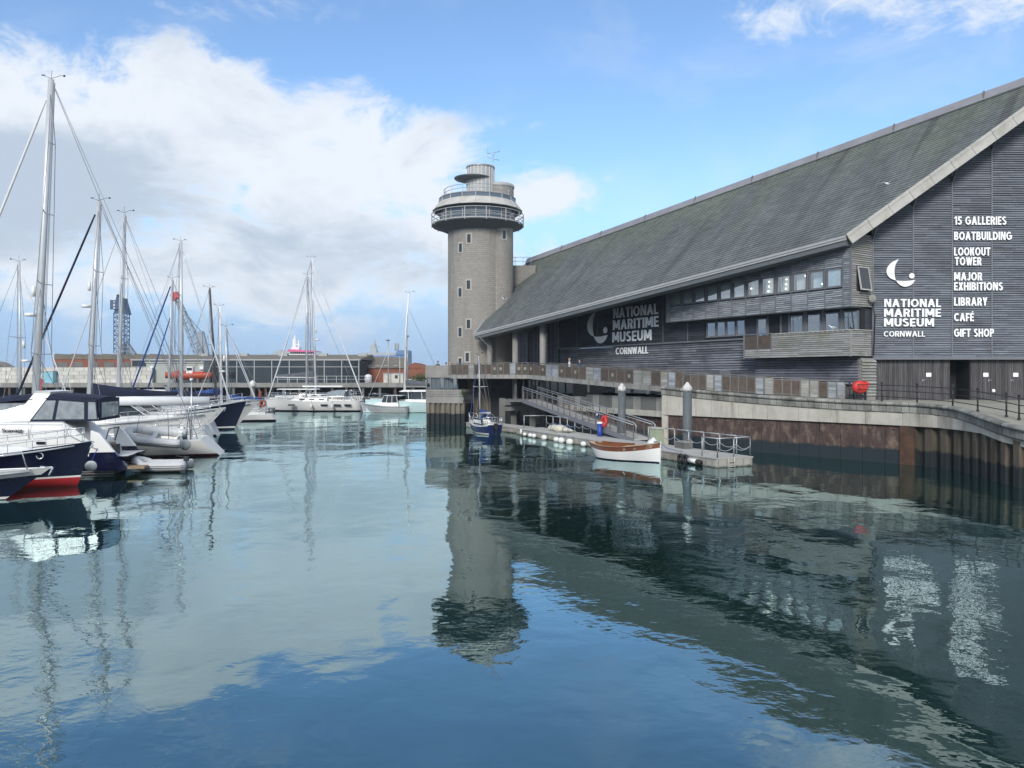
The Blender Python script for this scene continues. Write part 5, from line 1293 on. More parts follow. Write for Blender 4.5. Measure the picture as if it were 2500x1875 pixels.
# ------------------------------------------------------------------ water
def water():
    m = bpy.data.materials.new('harbour_water'); m.use_nodes = True; nt = m.node_tree; N = nt.nodes; L = nt.links
    N.remove(N['Principled BSDF']); out = N['Material Output']; b = N.new('ShaderNodeBsdfDiffuse'); gl = N.new('ShaderNodeBsdfGlossy'); gl.inputs['Roughness'].default_value = .012; gl.inputs[0].default_value = (.74, .93, .96, 1)
    fr = N.new('ShaderNodeFresnel'); fr.inputs[0].default_value = 1.34; pw = N.new('ShaderNodeMath'); pw.operation = 'POWER'; pw.inputs[1].default_value = .47; ms = N.new('ShaderNodeMixShader')
    L.new(fr.outputs[0], pw.inputs[0]); L.new(pw.outputs[0], ms.inputs[0]); L.new(b.outputs[0], ms.inputs[1]); L.new(gl.outputs[0], ms.inputs[2]); L.new(ms.outputs[0], out.inputs[0])
    geo = N.new('ShaderNodeNewGeometry')
    def noise(sc, st=(1,1,1), det=2, ro=.5, dist=0., rot=0.):
        mp = N.new('ShaderNodeMapping'); mp.inputs['Scale'].default_value = st; mp.inputs['Rotation'].default_value = (0, 0, rot); L.new(geo.outputs['Position'], mp.inputs[0])
        n = N.new('ShaderNodeTexNoise'); n.inputs['Scale'].default_value = sc; n.inputs['Detail'].default_value = det; n.inputs['Roughness'].default_value = ro; n.inputs['Distortion'].default_value = dist
        L.new(mp.outputs[0], n.inputs['Vector']); return n.outputs['Fac']
    def mth(op, a, c=None, d=None):
        n = N.new('ShaderNodeMath'); n.operation = op
        for i, v in enumerate((a, c, d)):
            if v is None: continue
            if isinstance(v, (int, float)): n.inputs[i].default_value = v
            else: L.new(v, n.inputs[i])
        return n.outputs[0]
    def rng(v, a, c, lo=0., hi=1.):
        r = N.new('ShaderNodeMapRange'); r.interpolation_type = 'SMOOTHSTEP'; L.new(v, r.inputs[0])
        for i, q in enumerate((a, c, lo, hi)): r.inputs[i+1].default_value = q
        return r.outputs[0]
    mx = N.new('ShaderNodeMix'); mx.data_type = 'RGBA'; L.new(rng(noise(.07, det=4, ro=.6), .40, .68), mx.inputs[0]); mx.inputs[6].default_value = (.004,.024,.024,1); mx.inputs[7].default_value = (.010,.026,.015,1)
    L.new(mx.outputs[2], b.inputs['Color'])
    patch = rng(noise(.085, (1, .55, 1), 3, .6), .42, .62, .35, 1.0)       # breeze-ruffled and calmer patches
    h = mth('MULTIPLY', noise(.22, (1, .8, 1), 1, .4, .3, .5), .085)
    h = mth('ADD', h, mth('MULTIPLY', noise(.75, (1, .85, 1), 2, .45, .4, -.3), .017))
    h = mth('ADD', h, mth('MULTIPLY', mth('MULTIPLY', noise(2.3, (.85, 1, 1), 2, .5, .5, .2), .0062), patch))
    h = mth('ADD', h, mth('MULTIPLY', mth('MULTIPLY', noise(6.5, (.8, 1, 1), 2, .5, .3, -.15), .0023), patch))
    bp = N.new('ShaderNodeBump'); bp.inputs['Strength'].default_value = 1; bp.inputs['Distance'].default_value = WAVE; L.new(h, bp.inputs['Height']); L.new(bp.outputs[0], b.inputs['Normal']); L.new(bp.outputs[0], gl.inputs['Normal']); L.new(bp.outputs[0], fr.inputs['Normal'])
    w = MB(); w.add([(-1350, -150, 0), (1350, -150, 0), (1350, 1650, 0), (-1350, 1650, 0)], [(0,1,2,3)])
    o = w.build('water', m, fix=False); struct(o, 'calm rippled green-blue harbour water')
WAVE = 1.0
water()

# ------------------------------------------------------------------ far shore
FQ = 126.; FZ = 3.75
def far_shore():
    g = MB(); g.add([(-900, FQ+2, FZ-.05), (400, FQ+2, FZ-.05), (1300, 1600, FZ-.05), (-1300, 1600, FZ-.05)], [(0,1,2,3)]); struct(g.build('dock_ground', m_quay, fix=False), 'flat dockside ground behind the far quay')
    q = thing('far_quay', 'far dock quay with concrete deck edge on dark timber piles', 'quay', (-40, FQ, 0))
    MB().box((-110, FQ+3.5, -.6), (14, FQ+4, FZ-.1)).build('rear_wall', m_void, q, world=True)
    for i in range(21):
        x = -106+i*5.7; MB().box((x, FQ, FZ-.72), (x+5.66, FQ+5, FZ-.02*(i % 2))).build('deck_edge', m_conc, q, world=True)
    for i in range(44):
        x = -104+i*2.65+random.uniform(-.2, .2); MB().box((x, FQ+.25, -.6), (x+.4, FQ+.65, FZ-.73)).build('pile', m_conc_d if i % 4 else m_rust, q, world=True)
    MB().box((-106, FQ+.1, 1.2), (14, FQ+.22, 1.5)).build('waling', m_conc_d, q, world=True)
    # wire-thin guard rail on the quay edge
    for a, b in ((-38.5, -24),):
        r = thing('quay_guard_rail', 'thin steel guard rail on the far quay in front of the glass shed', 'railing', (a, FQ+.5, FZ))
        n = 9
        for i in range(n+1): x = lerp(a, b, i/n); MB().box((x-.04, FQ+.46, FZ-.02), (x+.04, FQ+.54, FZ+1.15)).build('post', m_steel, r, world=True)
        for z in (1.12, .6): MB().box((a, FQ+.47, FZ+z-.03), (b, FQ+.53, FZ+z+.03)).build('rail', m_steel, r, world=True)
    # white block wall
    w = thing('white_block_wall', 'wall of large whitewashed blocks on the far quay behind the masts', 'wall', (gx(300, 130), 130, FZ)); D = 130.
    z0, z1 = FZ-.05, gz(897, D); rows = 4; bw = 1.75; x0, x1 = gx(-60, D), gx(372, D)
    for r_ in range(rows):
        k = 0; x = x0-(bw/2 if r_ % 2 else 0)
        while x < x1:
            a, b = max(x, x0), min(x+bw, x1); za, zb = lerp(z0, z1, r_/rows), lerp(z0, z1, (r_+1)/rows)
            if not (gx(86, D) < (a+b)/2 < gx(131, D) and r_ in (1, 2)):
                m = MB(); m.tint = random.random(); m.box((a+.03, D-.04*random.random(), za+.03), (b-.03, D+.6, zb)); m.build('block', m_blockw, w, world=True)
            x += bw
    MB().box((x0, D+.1, z0), (x1, D+.5, z1-.05)).build('mortar', m_conc, w, world=True)
    h = thing('blue_dock_hut', 'pale turquoise hut at the white block wall behind the tallest mast', 'hut', (gx(108, D-1), D-1, FZ))
    MB().box((gx(95, D-1), D-1.2, FZ-.04), (gx(131, D-1), D-.1, gz(907, D-1))).build('wall', mat('turquoise_paint', (.22,.46,.55), .7, var=.1), h, world=True)
    MB().box((gx(94, D-1), D-1.3, gz(907, D-1)), (gx(132, D-1), D, gz(905, D-1))).build('roof', m_blockw, h, world=True); MB().box((gx(99, D-1), D-1.24, gz(924, D-1)), (gx(110, D-1), D-1.18, gz(912, D-1))).build('door', m_gel_a, h, world=True)
    # grey plain shed and the long glazed shed
    s = thing('grey_dock_shed', 'plain grey-green shed behind the orange lifeboat', 'shed', (gx(430, 131), 131, FZ)); D = 131.
    MB().box((gx(357, D), D, FZ-.04), (gx(497, D), D+8, gz(886, D))).build('wall', mat('shed_render', (.36,.39,.36), .8, var=.08, vs=.4, dark=(.22,.24,.2), damt=.5, dscale=.3), s, world=True)
    MB().box((gx(355, D), D-.2, gz(886, D)), (gx(499, D), D+8, gz(883, D))).build('roof', m_fascia, s, world=True)
    for p_ in (489, 368): MB().box((gx(p_, D), D-.35, gz(902, D)), (gx(p_+9, D), D-.02, gz(894, D))).build('vent_unit', m_shipw, s, world=True)
    MB().box((gx(462, D), D-.08, gz(891, D)), (gx(482, D), D-.01, gz(889, D))).build('strip_lamp', m_plank, s, world=True)
    g = thing('glass_shed', 'long low shed with tall dark glazing and thin white mullions on the far quay', 'shed', (gx(690, 134), 134, FZ)); D = 134.
    x0, x1 = gx(322, D), gx(877, D); zt = gz(880, D)
    MB().box((x0, D+.2, FZ-.04), (x1, D+16, zt)).build('body', m_void, g, world=True)
    n = 13
    for i in range(n):
        a, b = lerp(x0, x1, i/n), lerp(x0, x1, (i+1)/n)
        MB().box((a+.05, D+.05, FZ-.03), (b-.05, D+.12, zt-1.2)).build('glass_panel', m_glass_d, g, world=True); MB().box((a+.05, D+.05, zt-1.1), (b-.05, D+.12, zt)).build('glass_panel', m_glass_d, g, world=True)
        if i % 1 == 0: MB().box((a-.07, D-.05, FZ-.03), (a+.07, D+.15, zt)).build('mullion', m_fascia, g, world=True)
    MB().box((x1-.14, D-.05, FZ-.03), (x1, D+.15, zt)).build('mullion', m_fascia, g, world=True)
    MB().box((x0, D-.02, zt-1.16), (x1, D+.13, zt-1.06)).build('transom', m_fascia, g, world=True); MB().box((x0-.2, D-.15, zt), (x1+.2, D+.5, zt+.22)).build('eave', m_fascia, g, world=True)
    MB().box((x0, D+.6, lerp(FZ, zt, .0)+1.2), (x1, D+.8, lerp(FZ, zt, .55))).build('inner_wall', m_conc_d, g, world=True)
    MB().hexa([(x0, D+.3, zt+.2), (x1, D+.3, zt+.2), (x1, D+16, zt+.2), (x0, D+16, zt+.2)], [(x0, D+.5, zt+.25), (x1, D+.5, zt+.25), (x1, D+13, zt+1.35), (x0, D+13, zt+1.35)]).build('roof', m_shedroof, g, world=True)
    for i in range(5): x = lerp(x0+8, x1-2, i/4); MB().box((x, D+9, zt+.9), (x+1.6, D+10, zt+1.5)).build('roof_light', m_fascia, g, world=True)
    # saw-tooth brick sheds
    b = thing('sawtooth_brick_shed', 'red brick workshop with a row of saw-tooth gables at left of the far quay', 'shed', (gx(220, 152), 152, FZ)); D = 152.
    e0, e1 = 133, 402; nt_ = 7; zb = gz(878, D); 
    MB().box((gx(e0, D), D, FZ-.04), (gx(e1, D), D+22, zb)).build('wall', m_brick, b, world=True)
    for i in range(nt_):
        a, c = gx(lerp(e0, e1, i/nt_), D), gx(lerp(e0, e1, (i+1)/nt_), D); zz = gz(865, D)
        MB().prism([(a+.03, D+.02, zb), (c-.03, D+.02, zb), (c-.03, D+.02, zb+.25), (lerp(a, c, .08), D+.02, zz)], (0, .3, 0)).build('gable', m_brick, b, world=True)
        MB().prism([(a, D-.1, zz-.15), (lerp(a, c, .08), D-.1, zz+.12), (c, D-.1, zb+.35), (c, D-.1, zb+.1), (a, D-.1, zb+.05)], (0, 22, 0)).build('roof', m_shedroof, b, world=True)
        MB().box((lerp(a, c, .15), D-.05, zb-1.5), (lerp(a, c, .82), D+.02, zb-.5)).build('window', m_conc_d, b, world=True)
    b2 = thing('grey_ridge_shed', 'weathered brown roof with small ridge peaks behind the glass shed', 'shed', (gx(560, 156), 156, FZ)); D = 156.
    pk = [(440, 874), (470, 866), (500, 874), (520, 868), (548, 874), (590, 873), (600, 867), (640, 874), (660, 868), (700, 873), (720, 868), (760, 873), (880, 871), (960, 872)]
    poly = [(gx(402, D), D, FZ-.04)]+[(gx(402, D), D, gz(874, D))]+[(gx(x, D), D, gz(y, D)) for x, y in pk]+[(gx(962, D), D, FZ-.04)]
    MB().prism(poly, (0, 18, 0)).build('roof', m_shedroof, b2, world=True)
    b3 = thing('long_brick_shed', 'long red brick shed with brown roof right of the glass shed', 'shed', (gx(955, 142), 142, FZ)); D = 142.
    x0, x1 = gx(879, D), gx(1075, D)
    MB().box((x0, D, FZ-.04), (x1, D+14, gz(899, D))).build('wall', m_brick, b3, world=True)
    MB().prism([(x0-.3, D-.3, gz(899, D)), (gx(1000, D), D-.3, gz(899, D)), (gx(985, D), D+7, gz(873, D)), (x0-.3, D+7, gz(873, D))], (0, .6, .2)).build('roof', m_shedroof, b3, world=True)
    MB().prism([(gx(985, D), D-.1, gz(899, D)), (gx(1042, D), D-.1, gz(899, D)), (gx(1012, D), D-.1, gz(885, D))], (0, 13, 0)).build('gable', m_brick, b3, world=True)
    for i in range(4): MB().box((gx(895+i*22, D), D-.12, gz(893.5, D)), (gx(905+i*22, D), D-.305, gz(892, D))).build('roof_light', m_fascia, b3, world=True)
    MB().box((gx(985, D), D-3, FZ-.04), (gx(1060, D), D-.4, gz(925, D))).build('low_wall', m_blockw, b3, world=True)
    c = thing('site_cabin', 'cream site cabin with a square window on the far quay behind the catamaran', 'cabin', (gx(950, 130), 130, FZ)); D = 130.
    MB().box((gx(936, D), D, FZ-.04), (gx(984, D), D+2.5, gz(912, D))).build('wall', m_blockw, c, world=True); MB().box((gx(964, D), D-.05, gz(924, D)), (gx(971, D), D+.02, gz(916, D))).build('window', m_glass_d, c, world=True); MB().box((gx(935, D), D-.1, gz(912, D)), (gx(985, D), D+2.6, gz(910.5, D))).build('roof', m_fascia, c, world=True)
    tk = thing('water_tank', 'squat white ribbed tank on the far quay', 'tank', (gx(899, 128.5), 128.5, FZ)); D = 128.5
    m = MB(); m.lathe([(.58, 0), (.58, 1.15), (.45, 1.3), (.15, 1.42)], 16); m.build('shell', m_shipw, tk)
    for z in (.3, .6, .9): MB().ring((0, 0, z), .585, .03, 'z', 16, 5).build('rib', m_fascia, tk)
    # orange lifeboat ashore
    lb = thing('orange_lifeboat', 'orange lifeboat with small white wheelhouse parked ashore before the grey shed', 'boat', (gx(460, 128.5), 128.5, FZ)); D = 128.5
    m = MB(); rings = []; Lb = gx(519, D)-gx(405, D)
    for i in range(13):
        t = i/12; x = -Lb/2+Lb*t; w = .9*(1-abs(2*t-1)**2.6)+.03; zk = .45+.35*abs(2*t-1)**3; zs = 1.55+.25*(2*t-1)**2
        rings.append([(x, -w, zs), (x, -w*.85, lerp(zk, zs, .45)), (x, 0, zk), (x, w*.85, lerp(zk, zs, .45)), (x, w, zs), (x, 0, zs+.05)])
    m.sm = True; m.loft(rings, True, True); m.build('hull', m_orange, lb)
    MB().box((-.2, -.5, 1.55), (.9, .5, 2.7)).build('wheelhouse', m_shipw, lb); MB().box((-.1, -.52, 2.05), (.8, -.505, 2.5)).build('window', m_glass_d, lb); MB().box((-2.2, -.65, 1.55), (-.25, .65, 2.0)).build('cabin', m_orange, lb); MB().box((.95, -.6, 1.58), (2.6, .6, 1.85)).build('deck_cover', m_ribred, lb)
    for x in (-2, 1.8): MB().box((x-.15, -.7, -.02), (x+.15, .7, .75)).build('cradle', m_conc_d, lb)
    # shrubs
    sh = thing('quay_shrub', 'green shrub at the end of the far quay beside the bastion', 'shrub', (gx(1026, 128), 128, FZ)); rn = random.Random(8); m = MB()
    for i in range(900):
        q = Vector((rn.gauss(0, .9), rn.gauss(0, .6), abs(rn.gauss(.7, .45)))); a = Vector((rn.uniform(-1, 1), rn.uniform(-1, 1), rn.uniform(-1, 1))).normalized()*.12; b_ = Vector((rn.uniform(-1, 1), rn.uniform(-1, 1), rn.uniform(-1, 1))).normalized()*.09
        m.add([q-a, q+b_, q+a, q-b_], [(0,1,2,3)])
    m.build('foliage', m_leafs, sh, kind='stuff')
    m = MB()
    for i in range(6): m.tube([(rn.gauss(0, .3), 0, 0), (rn.gauss(0, .6), rn.gauss(0, .3), .9)], .03)
    m.build('stems', m_conc_d, sh)
    # rubble mound and hills at far left
    rm = MB(); rings = []
    rn = random.Random(12)
    for i in range(26):
        x = gx(lerp(-120, 62, i/25), 150); prof = sin(pi*min(1, (25-i)/25*.55+.02))**.8
        zz = FZ+(gz(866, 150)-FZ)*prof
        rings.append([(x, 140, FZ-.05), (x+rn.gauss(0, .15), 144, lerp(FZ, zz, .45)+rn.gauss(0, .2)), (x, 148, zz*.9+FZ*.1+rn.gauss(0, .25)), (x, 152, zz+rn.gauss(0, .2)), (x, 160, FZ-.05)])
    rm.loft(rings, False); tag(rm.build('rubble_mound', m_rock, fix=False), 'grey rubble mound on the dockside at the far left', 'mound')
    hl = MB(); rings = []
    for i in range(40):
        x = lerp(-900, -180, i/39); hh = 4+13*max(0, sin(i*.35)*.4+.6)*(1 if i < 28 else max(0, (39-i)/11))
        rings.append([(x, 900, FZ-.5), (x, 960, FZ+hh*.7), (x, 1040, FZ+hh), (x, 1200, FZ-.5)])
    hl.sm = True; hl.loft(rings, False); struct(hl.build('hills', m_hill, fix=False), 'low distant hills beyond the docks')
far_shore()

def lattice(mb, a, b, w, n, r=.12, w2=None):
    """square lattice boom from a to b"""
    a = Vector(a); b = Vector(b); d = (b-a).normalized(); s = d.cross(Vector((0, 1, 0))).normalized(); u = Vector((0, 1, 0)); w2 = w2 if w2 is not None else w
    def cor(t): ww = lerp(w, w2, t)/2; c = a.lerp(b, t); return [c+s*ww*i+u*ww*j for i, j in ((-1,-1),(1,-1),(1,1),(-1,1))]
    A, B = cor(0), cor(1)
    for p, q in zip(A, B): mb.bar(p, q, r*1.5, r*1.5)
    for i in range(n):
        p, q = cor(i/n), cor((i+1)/n)
        for k in range(4):
            kk = (k+1) % 4
            if i % 2: mb.bar(p[k], q[kk], r, r)
            else: mb.bar(p[kk], q[k], r, r)
            mb.bar(q[k], q[kk], r, r)
def cranes_ships():
    D = 230.
    c = thing('blue_dock_crane', 'dark blue lattice tower crane with a square sign cab over the sheds', 'crane', (gx(297, D), D, FZ))
    m = MB(); lattice(m, (gx(297, D), D, gz(862, D)), (gx(297, D), D, gz(765, D)), 3.1, 9, .13); m.build('lattice_tower', m_craneb, c, world=True)
    m = MB(); m.prism([(gx(285, D), D-1.6, gz(766, D)), (gx(315, D), D-1.6, gz(768, D)), (gx(304, D), D-1.6, gz(728, D)), (gx(290, D), D-1.6, gz(726, D))], (0, 3.2, 0)); m.build('machinery_house', m_craneb, c, world=True)
    m = MB(); m.box((gx(278, D), D-2.2, gz(757, D)), (gx(302, D), D-1.7, gz(734, D))); m.build('sign_board', m_craneb, c, world=True)
    for i, tx in enumerate(('T', '&', 'A')): put_text(tx, Vector((gx(286, D), D-2.25, gz(755-i*0-7*(2-i)+0, D)-.05)), (1,0,0), (0,0,1), .55, .6, c, m_white_sign, bold=.01)
    m = MB(); m.box((gx(286, D), D-.4, gz(728, D)), (gx(292, D), D+.4, gz(719, D))); m.build('mast_head', m_black, c, world=True)
    m = MB(); m.prism([(gx(280, D), D-2.5, FZ), (gx(318, D), D-2.5, FZ), (gx(306, D), D-2.5, gz(860, D)), (gx(289, D), D-2.5, gz(860, D))], (0, 5, 0)); m.build('base', m_craneg, c, world=True)
    m = MB(); lattice(m, (gx(304, D), D, gz(838, D)), (gx(328, D), D, gz(872, D)), 1.6, 6, .16); m.build('stair_truss', m_craneg, c, world=True)
    D = 300.
    c = thing('grey_dock_crane', 'pale grey harbour crane with a slanting lattice jib and red tip', 'crane', (gx(495, D), D, FZ))
    m = MB(); lattice(m, (gx(488, D), D, gz(862, D)), (gx(432, D), D, gz(728, D)), 3.4, 16, .15, 1.4); m.build('jib', m_craneg, c, world=True)
    m = MB(); lattice(m, (gx(434, D), D-.1, gz(732, D)), (gx(426, D), D-.1, gz(717, D)), 2.4, 2, .5, 2.0); m.build('jib_tip', mat('crane_red', (.5,.05,.05), .5), c, world=True)
    m = MB(); m.bar((gx(490, D), D, gz(868, D)), (gx(490, D), D, gz(812, D)), 2.2, 2.2); m.bar((gx(506, D), D, gz(864, D)), (gx(493, D), D, gz(812, D)), 1.5, 1.5); m.bar((gx(488, D), D, gz(838, D)), (gx(500, D), D, gz(838, D)), .8, .8); m.box((gx(486, D), D-1.3, gz(815, D)), (gx(496, D), D+1.3, gz(809, D))); m.build('a_frame', m_craneg, c, world=True)
    m = MB()
    for dy in (0, 3, 7): m.bar((gx(490, D), D+dy*.1, gz(810, D)), (gx(448+dy, D), D+dy*.1, gz(760+dy, D)), .18, .18)
    m.bar((gx(433, D), D, gz(730, D)), (gx(448, D), D, gz(760, D)), .2, .2); m.bar((gx(428, D), D, gz(722, D)), (gx(428, D), D, gz(850, D)), .16, .16); m.build('cables', m_craneg, c, world=True)
    m = MB(); m.box((gx(478, D), D-2.5, FZ), (gx(512, D), D+3, gz(866, D))); m.build('house', m_craneg, c, world=True)
    D = 340.
    s = thing('white_pink_ship', 'white ship superstructure with a pink bridge band beyond the sheds', 'ship', (gx(735, D), D, FZ))
    def bx(nm, x0, x1, y0, y1, m, d0=0, d1=14): return MB().box((gx(x0, D), D+d0, gz(y0, D)), (gx(x1, D), D+d1, gz(y1, D))).build(nm, m, s, world=True)
    bx('hull', 690, 800, 917, 872, m_shipw); bx('deckhouse', 704, 770, 872, 864, m_shipw, 1); 
    n = 12
    for i in range(n): bx('bridge_window', 706+i*5, 709.5+i*5, 863.4, 859, m_glass_d, 1.95, 2.1)
    bx('bridge', 705, 768, 864, 858, m_shipw, 2)
    MB().prism([(gx(700, D), D, gz(858, D)), (gx(767, D), D, gz(860, D)), (gx(767, D), D, gz(856, D)), (gx(704, D), D, gz(852, D))], (0, 13, 0)).build('pink_band', m_pink, s, world=True)
    m = MB(); m.bar((gx(711, D), D+6, gz(853, D)), (gx(711, D), D+6, gz(818, D)), .7, .7); m.bar((gx(707, D), D+6, gz(850, D)), (gx(707, D), D+6, gz(826, D)), .6, .6); m.bar((gx(720, D), D+6, gz(853, D)), (gx(720, D), D+6, gz(829, D)), .5, .5); m.bar((gx(705, D), D+6, gz(838, D)), (gx(724, D), D+6, gz(840, D)), .4, .4); m.box((gx(704, D), D+4, gz(853, D)), (gx(724, D), D+8, gz(847, D))); m.build('mast', m_shipw, s, world=True)
    D = 350.
    s = thing('grey_warship', 'pale grey warship bow block just left of the pink-banded ship', 'ship', (gx(680, D), D, FZ))
    MB().prism([(gx(650, D), D, FZ), (gx(712, D), D, FZ), (gx(712, D), D, gz(858, D)), (gx(690, D), D, gz(856, D)), (gx(664, D), D, gz(864, D)), (gx(655, D), D, gz(872, D))], (0, 12, 0)).build('hull', m_shipg, s, world=True)
    MB().box((gx(668, D), D+3, gz(860, D)), (gx(682, D), D+8, gz(854, D))).build('gun_house', m_shipg, s, world=True); MB().bar((gx(645, D), D+4, gz(866, D)), (gx(645, D), D+4, gz(862, D)), .5, .5).build('bollard', m_shipg, s, world=True)
    D = 360.
    s = thing('blue_grey_ship', 'blue-grey naval auxiliary with a stepped mast at right beyond the sheds', 'ship', (gx(930, D), D, FZ))
    MB().prism([(gx(876, D), D, FZ), (gx(996, D), D, FZ), (gx(996, D), D, gz(866, D)), (gx(880, D), D, gz(870, D))], (0, 14, 0)).build('hull', m_shipb, s, world=True)
    MB().box((gx(883, D), D+1, gz(870, D)), (gx(966, D), D+12, gz(861, D))).build('deckhouse', m_shipg, s, world=True); MB().box((gx(968, D), D, gz(868, D)), (gx(997, D), D+12, gz(855, D))).build('stern_house', m_shipb, s, world=True)
    MB().prism([(gx(898, D), D+4, gz(862, D)), (gx(917, D), D+4, gz(862, D)), (gx(911, D), D+4, gz(838, D)), (gx(904, D), D+4, gz(838, D))], (0, 4, 0)).build('mast_tower', m_shipg, s, world=True)
    m = MB(); m.bar((gx(911, D), D+5, gz(845, D)), (gx(911, D), D+5, gz(829, D)), .6, .6); m.bar((gx(898, D), D+5, gz(845, D)), (gx(923, D), D+5, gz(846, D)), .6, .6); m.bar((gx(900, D), D+5, gz(851, D)), (gx(918, D), D+5, gz(851, D)), .6, .6); m.build('mast', m_shipg, s, world=True)
    m = MB(); lattice(m, (gx(966, D), D+3, gz(856, D)), (gx(966, D), D+3, gz(838, D)), 1.6, 4, .25); m.build('aft_mast', m_shipg, s, world=True)
cranes_ships()
def quay_lamps():
    for px_, D, y1, k, l in ((948, 129, 832, 0, 'thin lamp post left of the catamaran mast on the far quay'), (995, 131, 822, 1, 'thin lamp post right of the catamaran mast on the far quay'), (976, 130, 868, 2, 'short bare pole behind the catamaran mast')):
        t = thing('lamp_post', l, 'lamp post', (gx(px_, D), D, FZ)); zt = gz(y1, D)-FZ
        MB().tube([(0, 0, -.03), (0, 0, zt)], .10, 8, .06).build('pole', m_steel, t)
        if k < 2: MB().box((-.35, -.15, zt-.02), (.25, .15, zt+.2)).build('lamp_head', m_conc_d, t)
quay_lamps()
def moored_bits():
    # steel mooring pile with white cap at the marina end
    D = 108.; t = thing('marina_pile', 'grey marina pile with white dome cap between the yachts', 'pile', (gx(617, D), D, -.5)); zt = gz(945, D)+.5
    MB().lathe([(.30, -1), (.30, zt)], 14).build('shaft', m_conc_d, t); MB().lathe([(.40, zt), (.42, zt+.55), (.30, zt+.8), (.05, zt+.95)], 14).build('cap', m_fender, t)
    D = 104.; t = thing('marina_pontoon', 'floating marina pontoon head with an orange lifebuoy stand left of the white yacht', 'pontoon', (gx(640, D), D, 0))
    MB().box((gx(600, D), D, -.3), (gx(655, D), D+3, .45)).build('float', m_pont, t, world=True); MB().box((gx(599, D), D-.1, .452), (gx(656, D), D+3.1, .52)).build('deck', m_pontdeck, t, world=True); MB().box((gx(629, D), D+.5, .52), (gx(630, D), D+.6, 1.5)).build('post', m_steel, t, world=True)
    r = thing('marina_lifebuoy', 'orange lifebuoy on the marina pontoon head', 'lifebuoy', (gx(640, D), D+.3, 1.2)); MB().ring((0, 0, 0), .36, .13, 'y', 18, 8).build('ring', m_orange, r); MB().tube([(0, .1, -.68), (0, .1, .2)], .05).build('stand', m_steel, r)
moored_bits()
# ------------------------------------------------------------------ boats
class Hull:
    """lofted hull, bow along +x, waterline at z = 0; levels: (height, material index above it); band: height and index of a top strake"""
    def __init__(s, L, B, fb, rake=.9, tr=0., sw=.75, levels=((-.4, 2), (.02, 1), (.14, 0)), band=None, vee=.75, full=.4, n=22):
        s.L, s.B, s.fb, s.rake, s.tr, s.sw, s.levels, s.band, s.vee, s.full, s.n = L, B, fb, rake, tr, sw, levels, band, vee, full, n
    def zs(s, t):
        a, m, b = s.fb; return a*(1-t)*(1-2*t)+m*4*t*(1-t)+b*t*(2*t-1)
    def hb(s, t):
        f = s.sw+(1-s.sw)*sin(pi/2*min(1, t/s.full)) if t < s.full else 1-((t-s.full)/(1-s.full))**2.3
        return max(.012, f)*s.B/2
    def pt(s, t, z, side=1, inset=0.):
        zs = s.zs(t); w = max(0., min(1.1, (z+.4)/(zs+.4))); k = max(0, (t-.55)/.45)
        p = lerp(.24, s.vee, k**.8); y = max(0., s.hb(t)*w**p-inset)
        x = -s.L/2+t*(s.L-s.rake)+s.rake*w*k**1.5+s.tr*(1-w)*max(0, (.22-t)/.22)
        return Vector((x, side*y, z))
    def sheer(s, t, side=1, dz=0., inset=0.):
        p = s.pt(t, s.zs(t), side, inset); p.z += dz; return p
    def build(s, par, mats, deckm, name='hull', decked=True, camber=.05):
        m = MB(); m.sm = True; rings = []; idx = []
        for i in range(s.n+1):
            t = 1-(1-i/s.n)**1.25; zs = s.zs(t); hs = [z for z, _ in s.levels if z < zs-.05]; top = zs-(s.band[0] if s.band else 0)
            last = hs[-1]; zz = list(hs)+[lerp(last, top, k/4) for k in range(1, 5)]+([zs] if s.band else [])
            half = [s.pt(t, z) for z in zz]
            rings.append([Vector((p.x, -p.y, p.z)) for p in half[::-1]]+half)
        h = len(rings[0])//2; ids = [q for _, q in s.levels]+[s.levels[-1][1]]*3+([s.band[1]] if s.band else [])
        for i in range(len(rings)-1):
            for j in range(2*h-1):
                k = abs(j-(h-1)); k = (k-1) if j != h-1 else 0
                if j < h-1: k = h-2-j
                elif j > h-1: k = j-h
                m.mi = ids[min(k, len(ids)-1)] if j != h-1 else ids[0]
                m.add([rings[i][j], rings[i][j+1], rings[i+1][j+1], rings[i+1][j]], [(0,1,2,3)])
        m.mi = s.levels[-1][1]; m.sm = False
        m.add(rings[0], [tuple(range(2*h))])
        me = m
        ob = me.build(name, mats, par)
        bm = bmesh.new(); bm.from_mesh(ob.data); bmesh.ops.remove_doubles(bm, verts=bm.verts, dist=.002); bmesh.ops.recalc_face_normals(bm, faces=bm.faces); bm.to_mesh(ob.data); bm.free()
        if decked:
            d = MB(); d.sm = True; rr = []
            for i in range(s.n+1):
                t = 1-(1-i/s.n)**1.25; a, b = s.sheer(t, 1, -.03, .02), s.sheer(t, -1, -.03, .02); c = (a+b)/2; c.z += camber; rr.append([a, c, b])
            d.loft(rr, False); d.build('deck', deckm, par)
        return ob
def boat(name, label, cat, px_, D, h, xr, group=None):
    h = radians(h); return thing(name, label, cat, (gx(px_, D)-cos(h)*xr, D-sin(h)*xr, 0), h, group)
def house(x0, x1, w0, w1, z0, z1, fr=.3, br=.1, tp=.1, mid=None, mb=None):
    """cabin frustum from aft x0 to forward x1; mid: half width at 60 per cent"""
    mb = mb or MB(); wm = mid if mid is not None else max(w0, w1); xm = lerp(x0, x1, .6)
    bot = [(x0, -w0), (xm, -wm), (x1, -w1), (x1, w1), (xm, wm), (x0, w0)]
    xt = lerp(x0+br, x1-fr, .6); top = [(x0+br, -w0+tp), (xt, -wm+tp), (x1-fr, -w1+tp*.8), (x1-fr, w1-tp*.8), (xt, wm-tp), (x0+br, w0-tp)]
    mb.loft([[(x, y, z0) for x, y in bot], [(x, y, z1) for x, y in top]], True, True); return mb
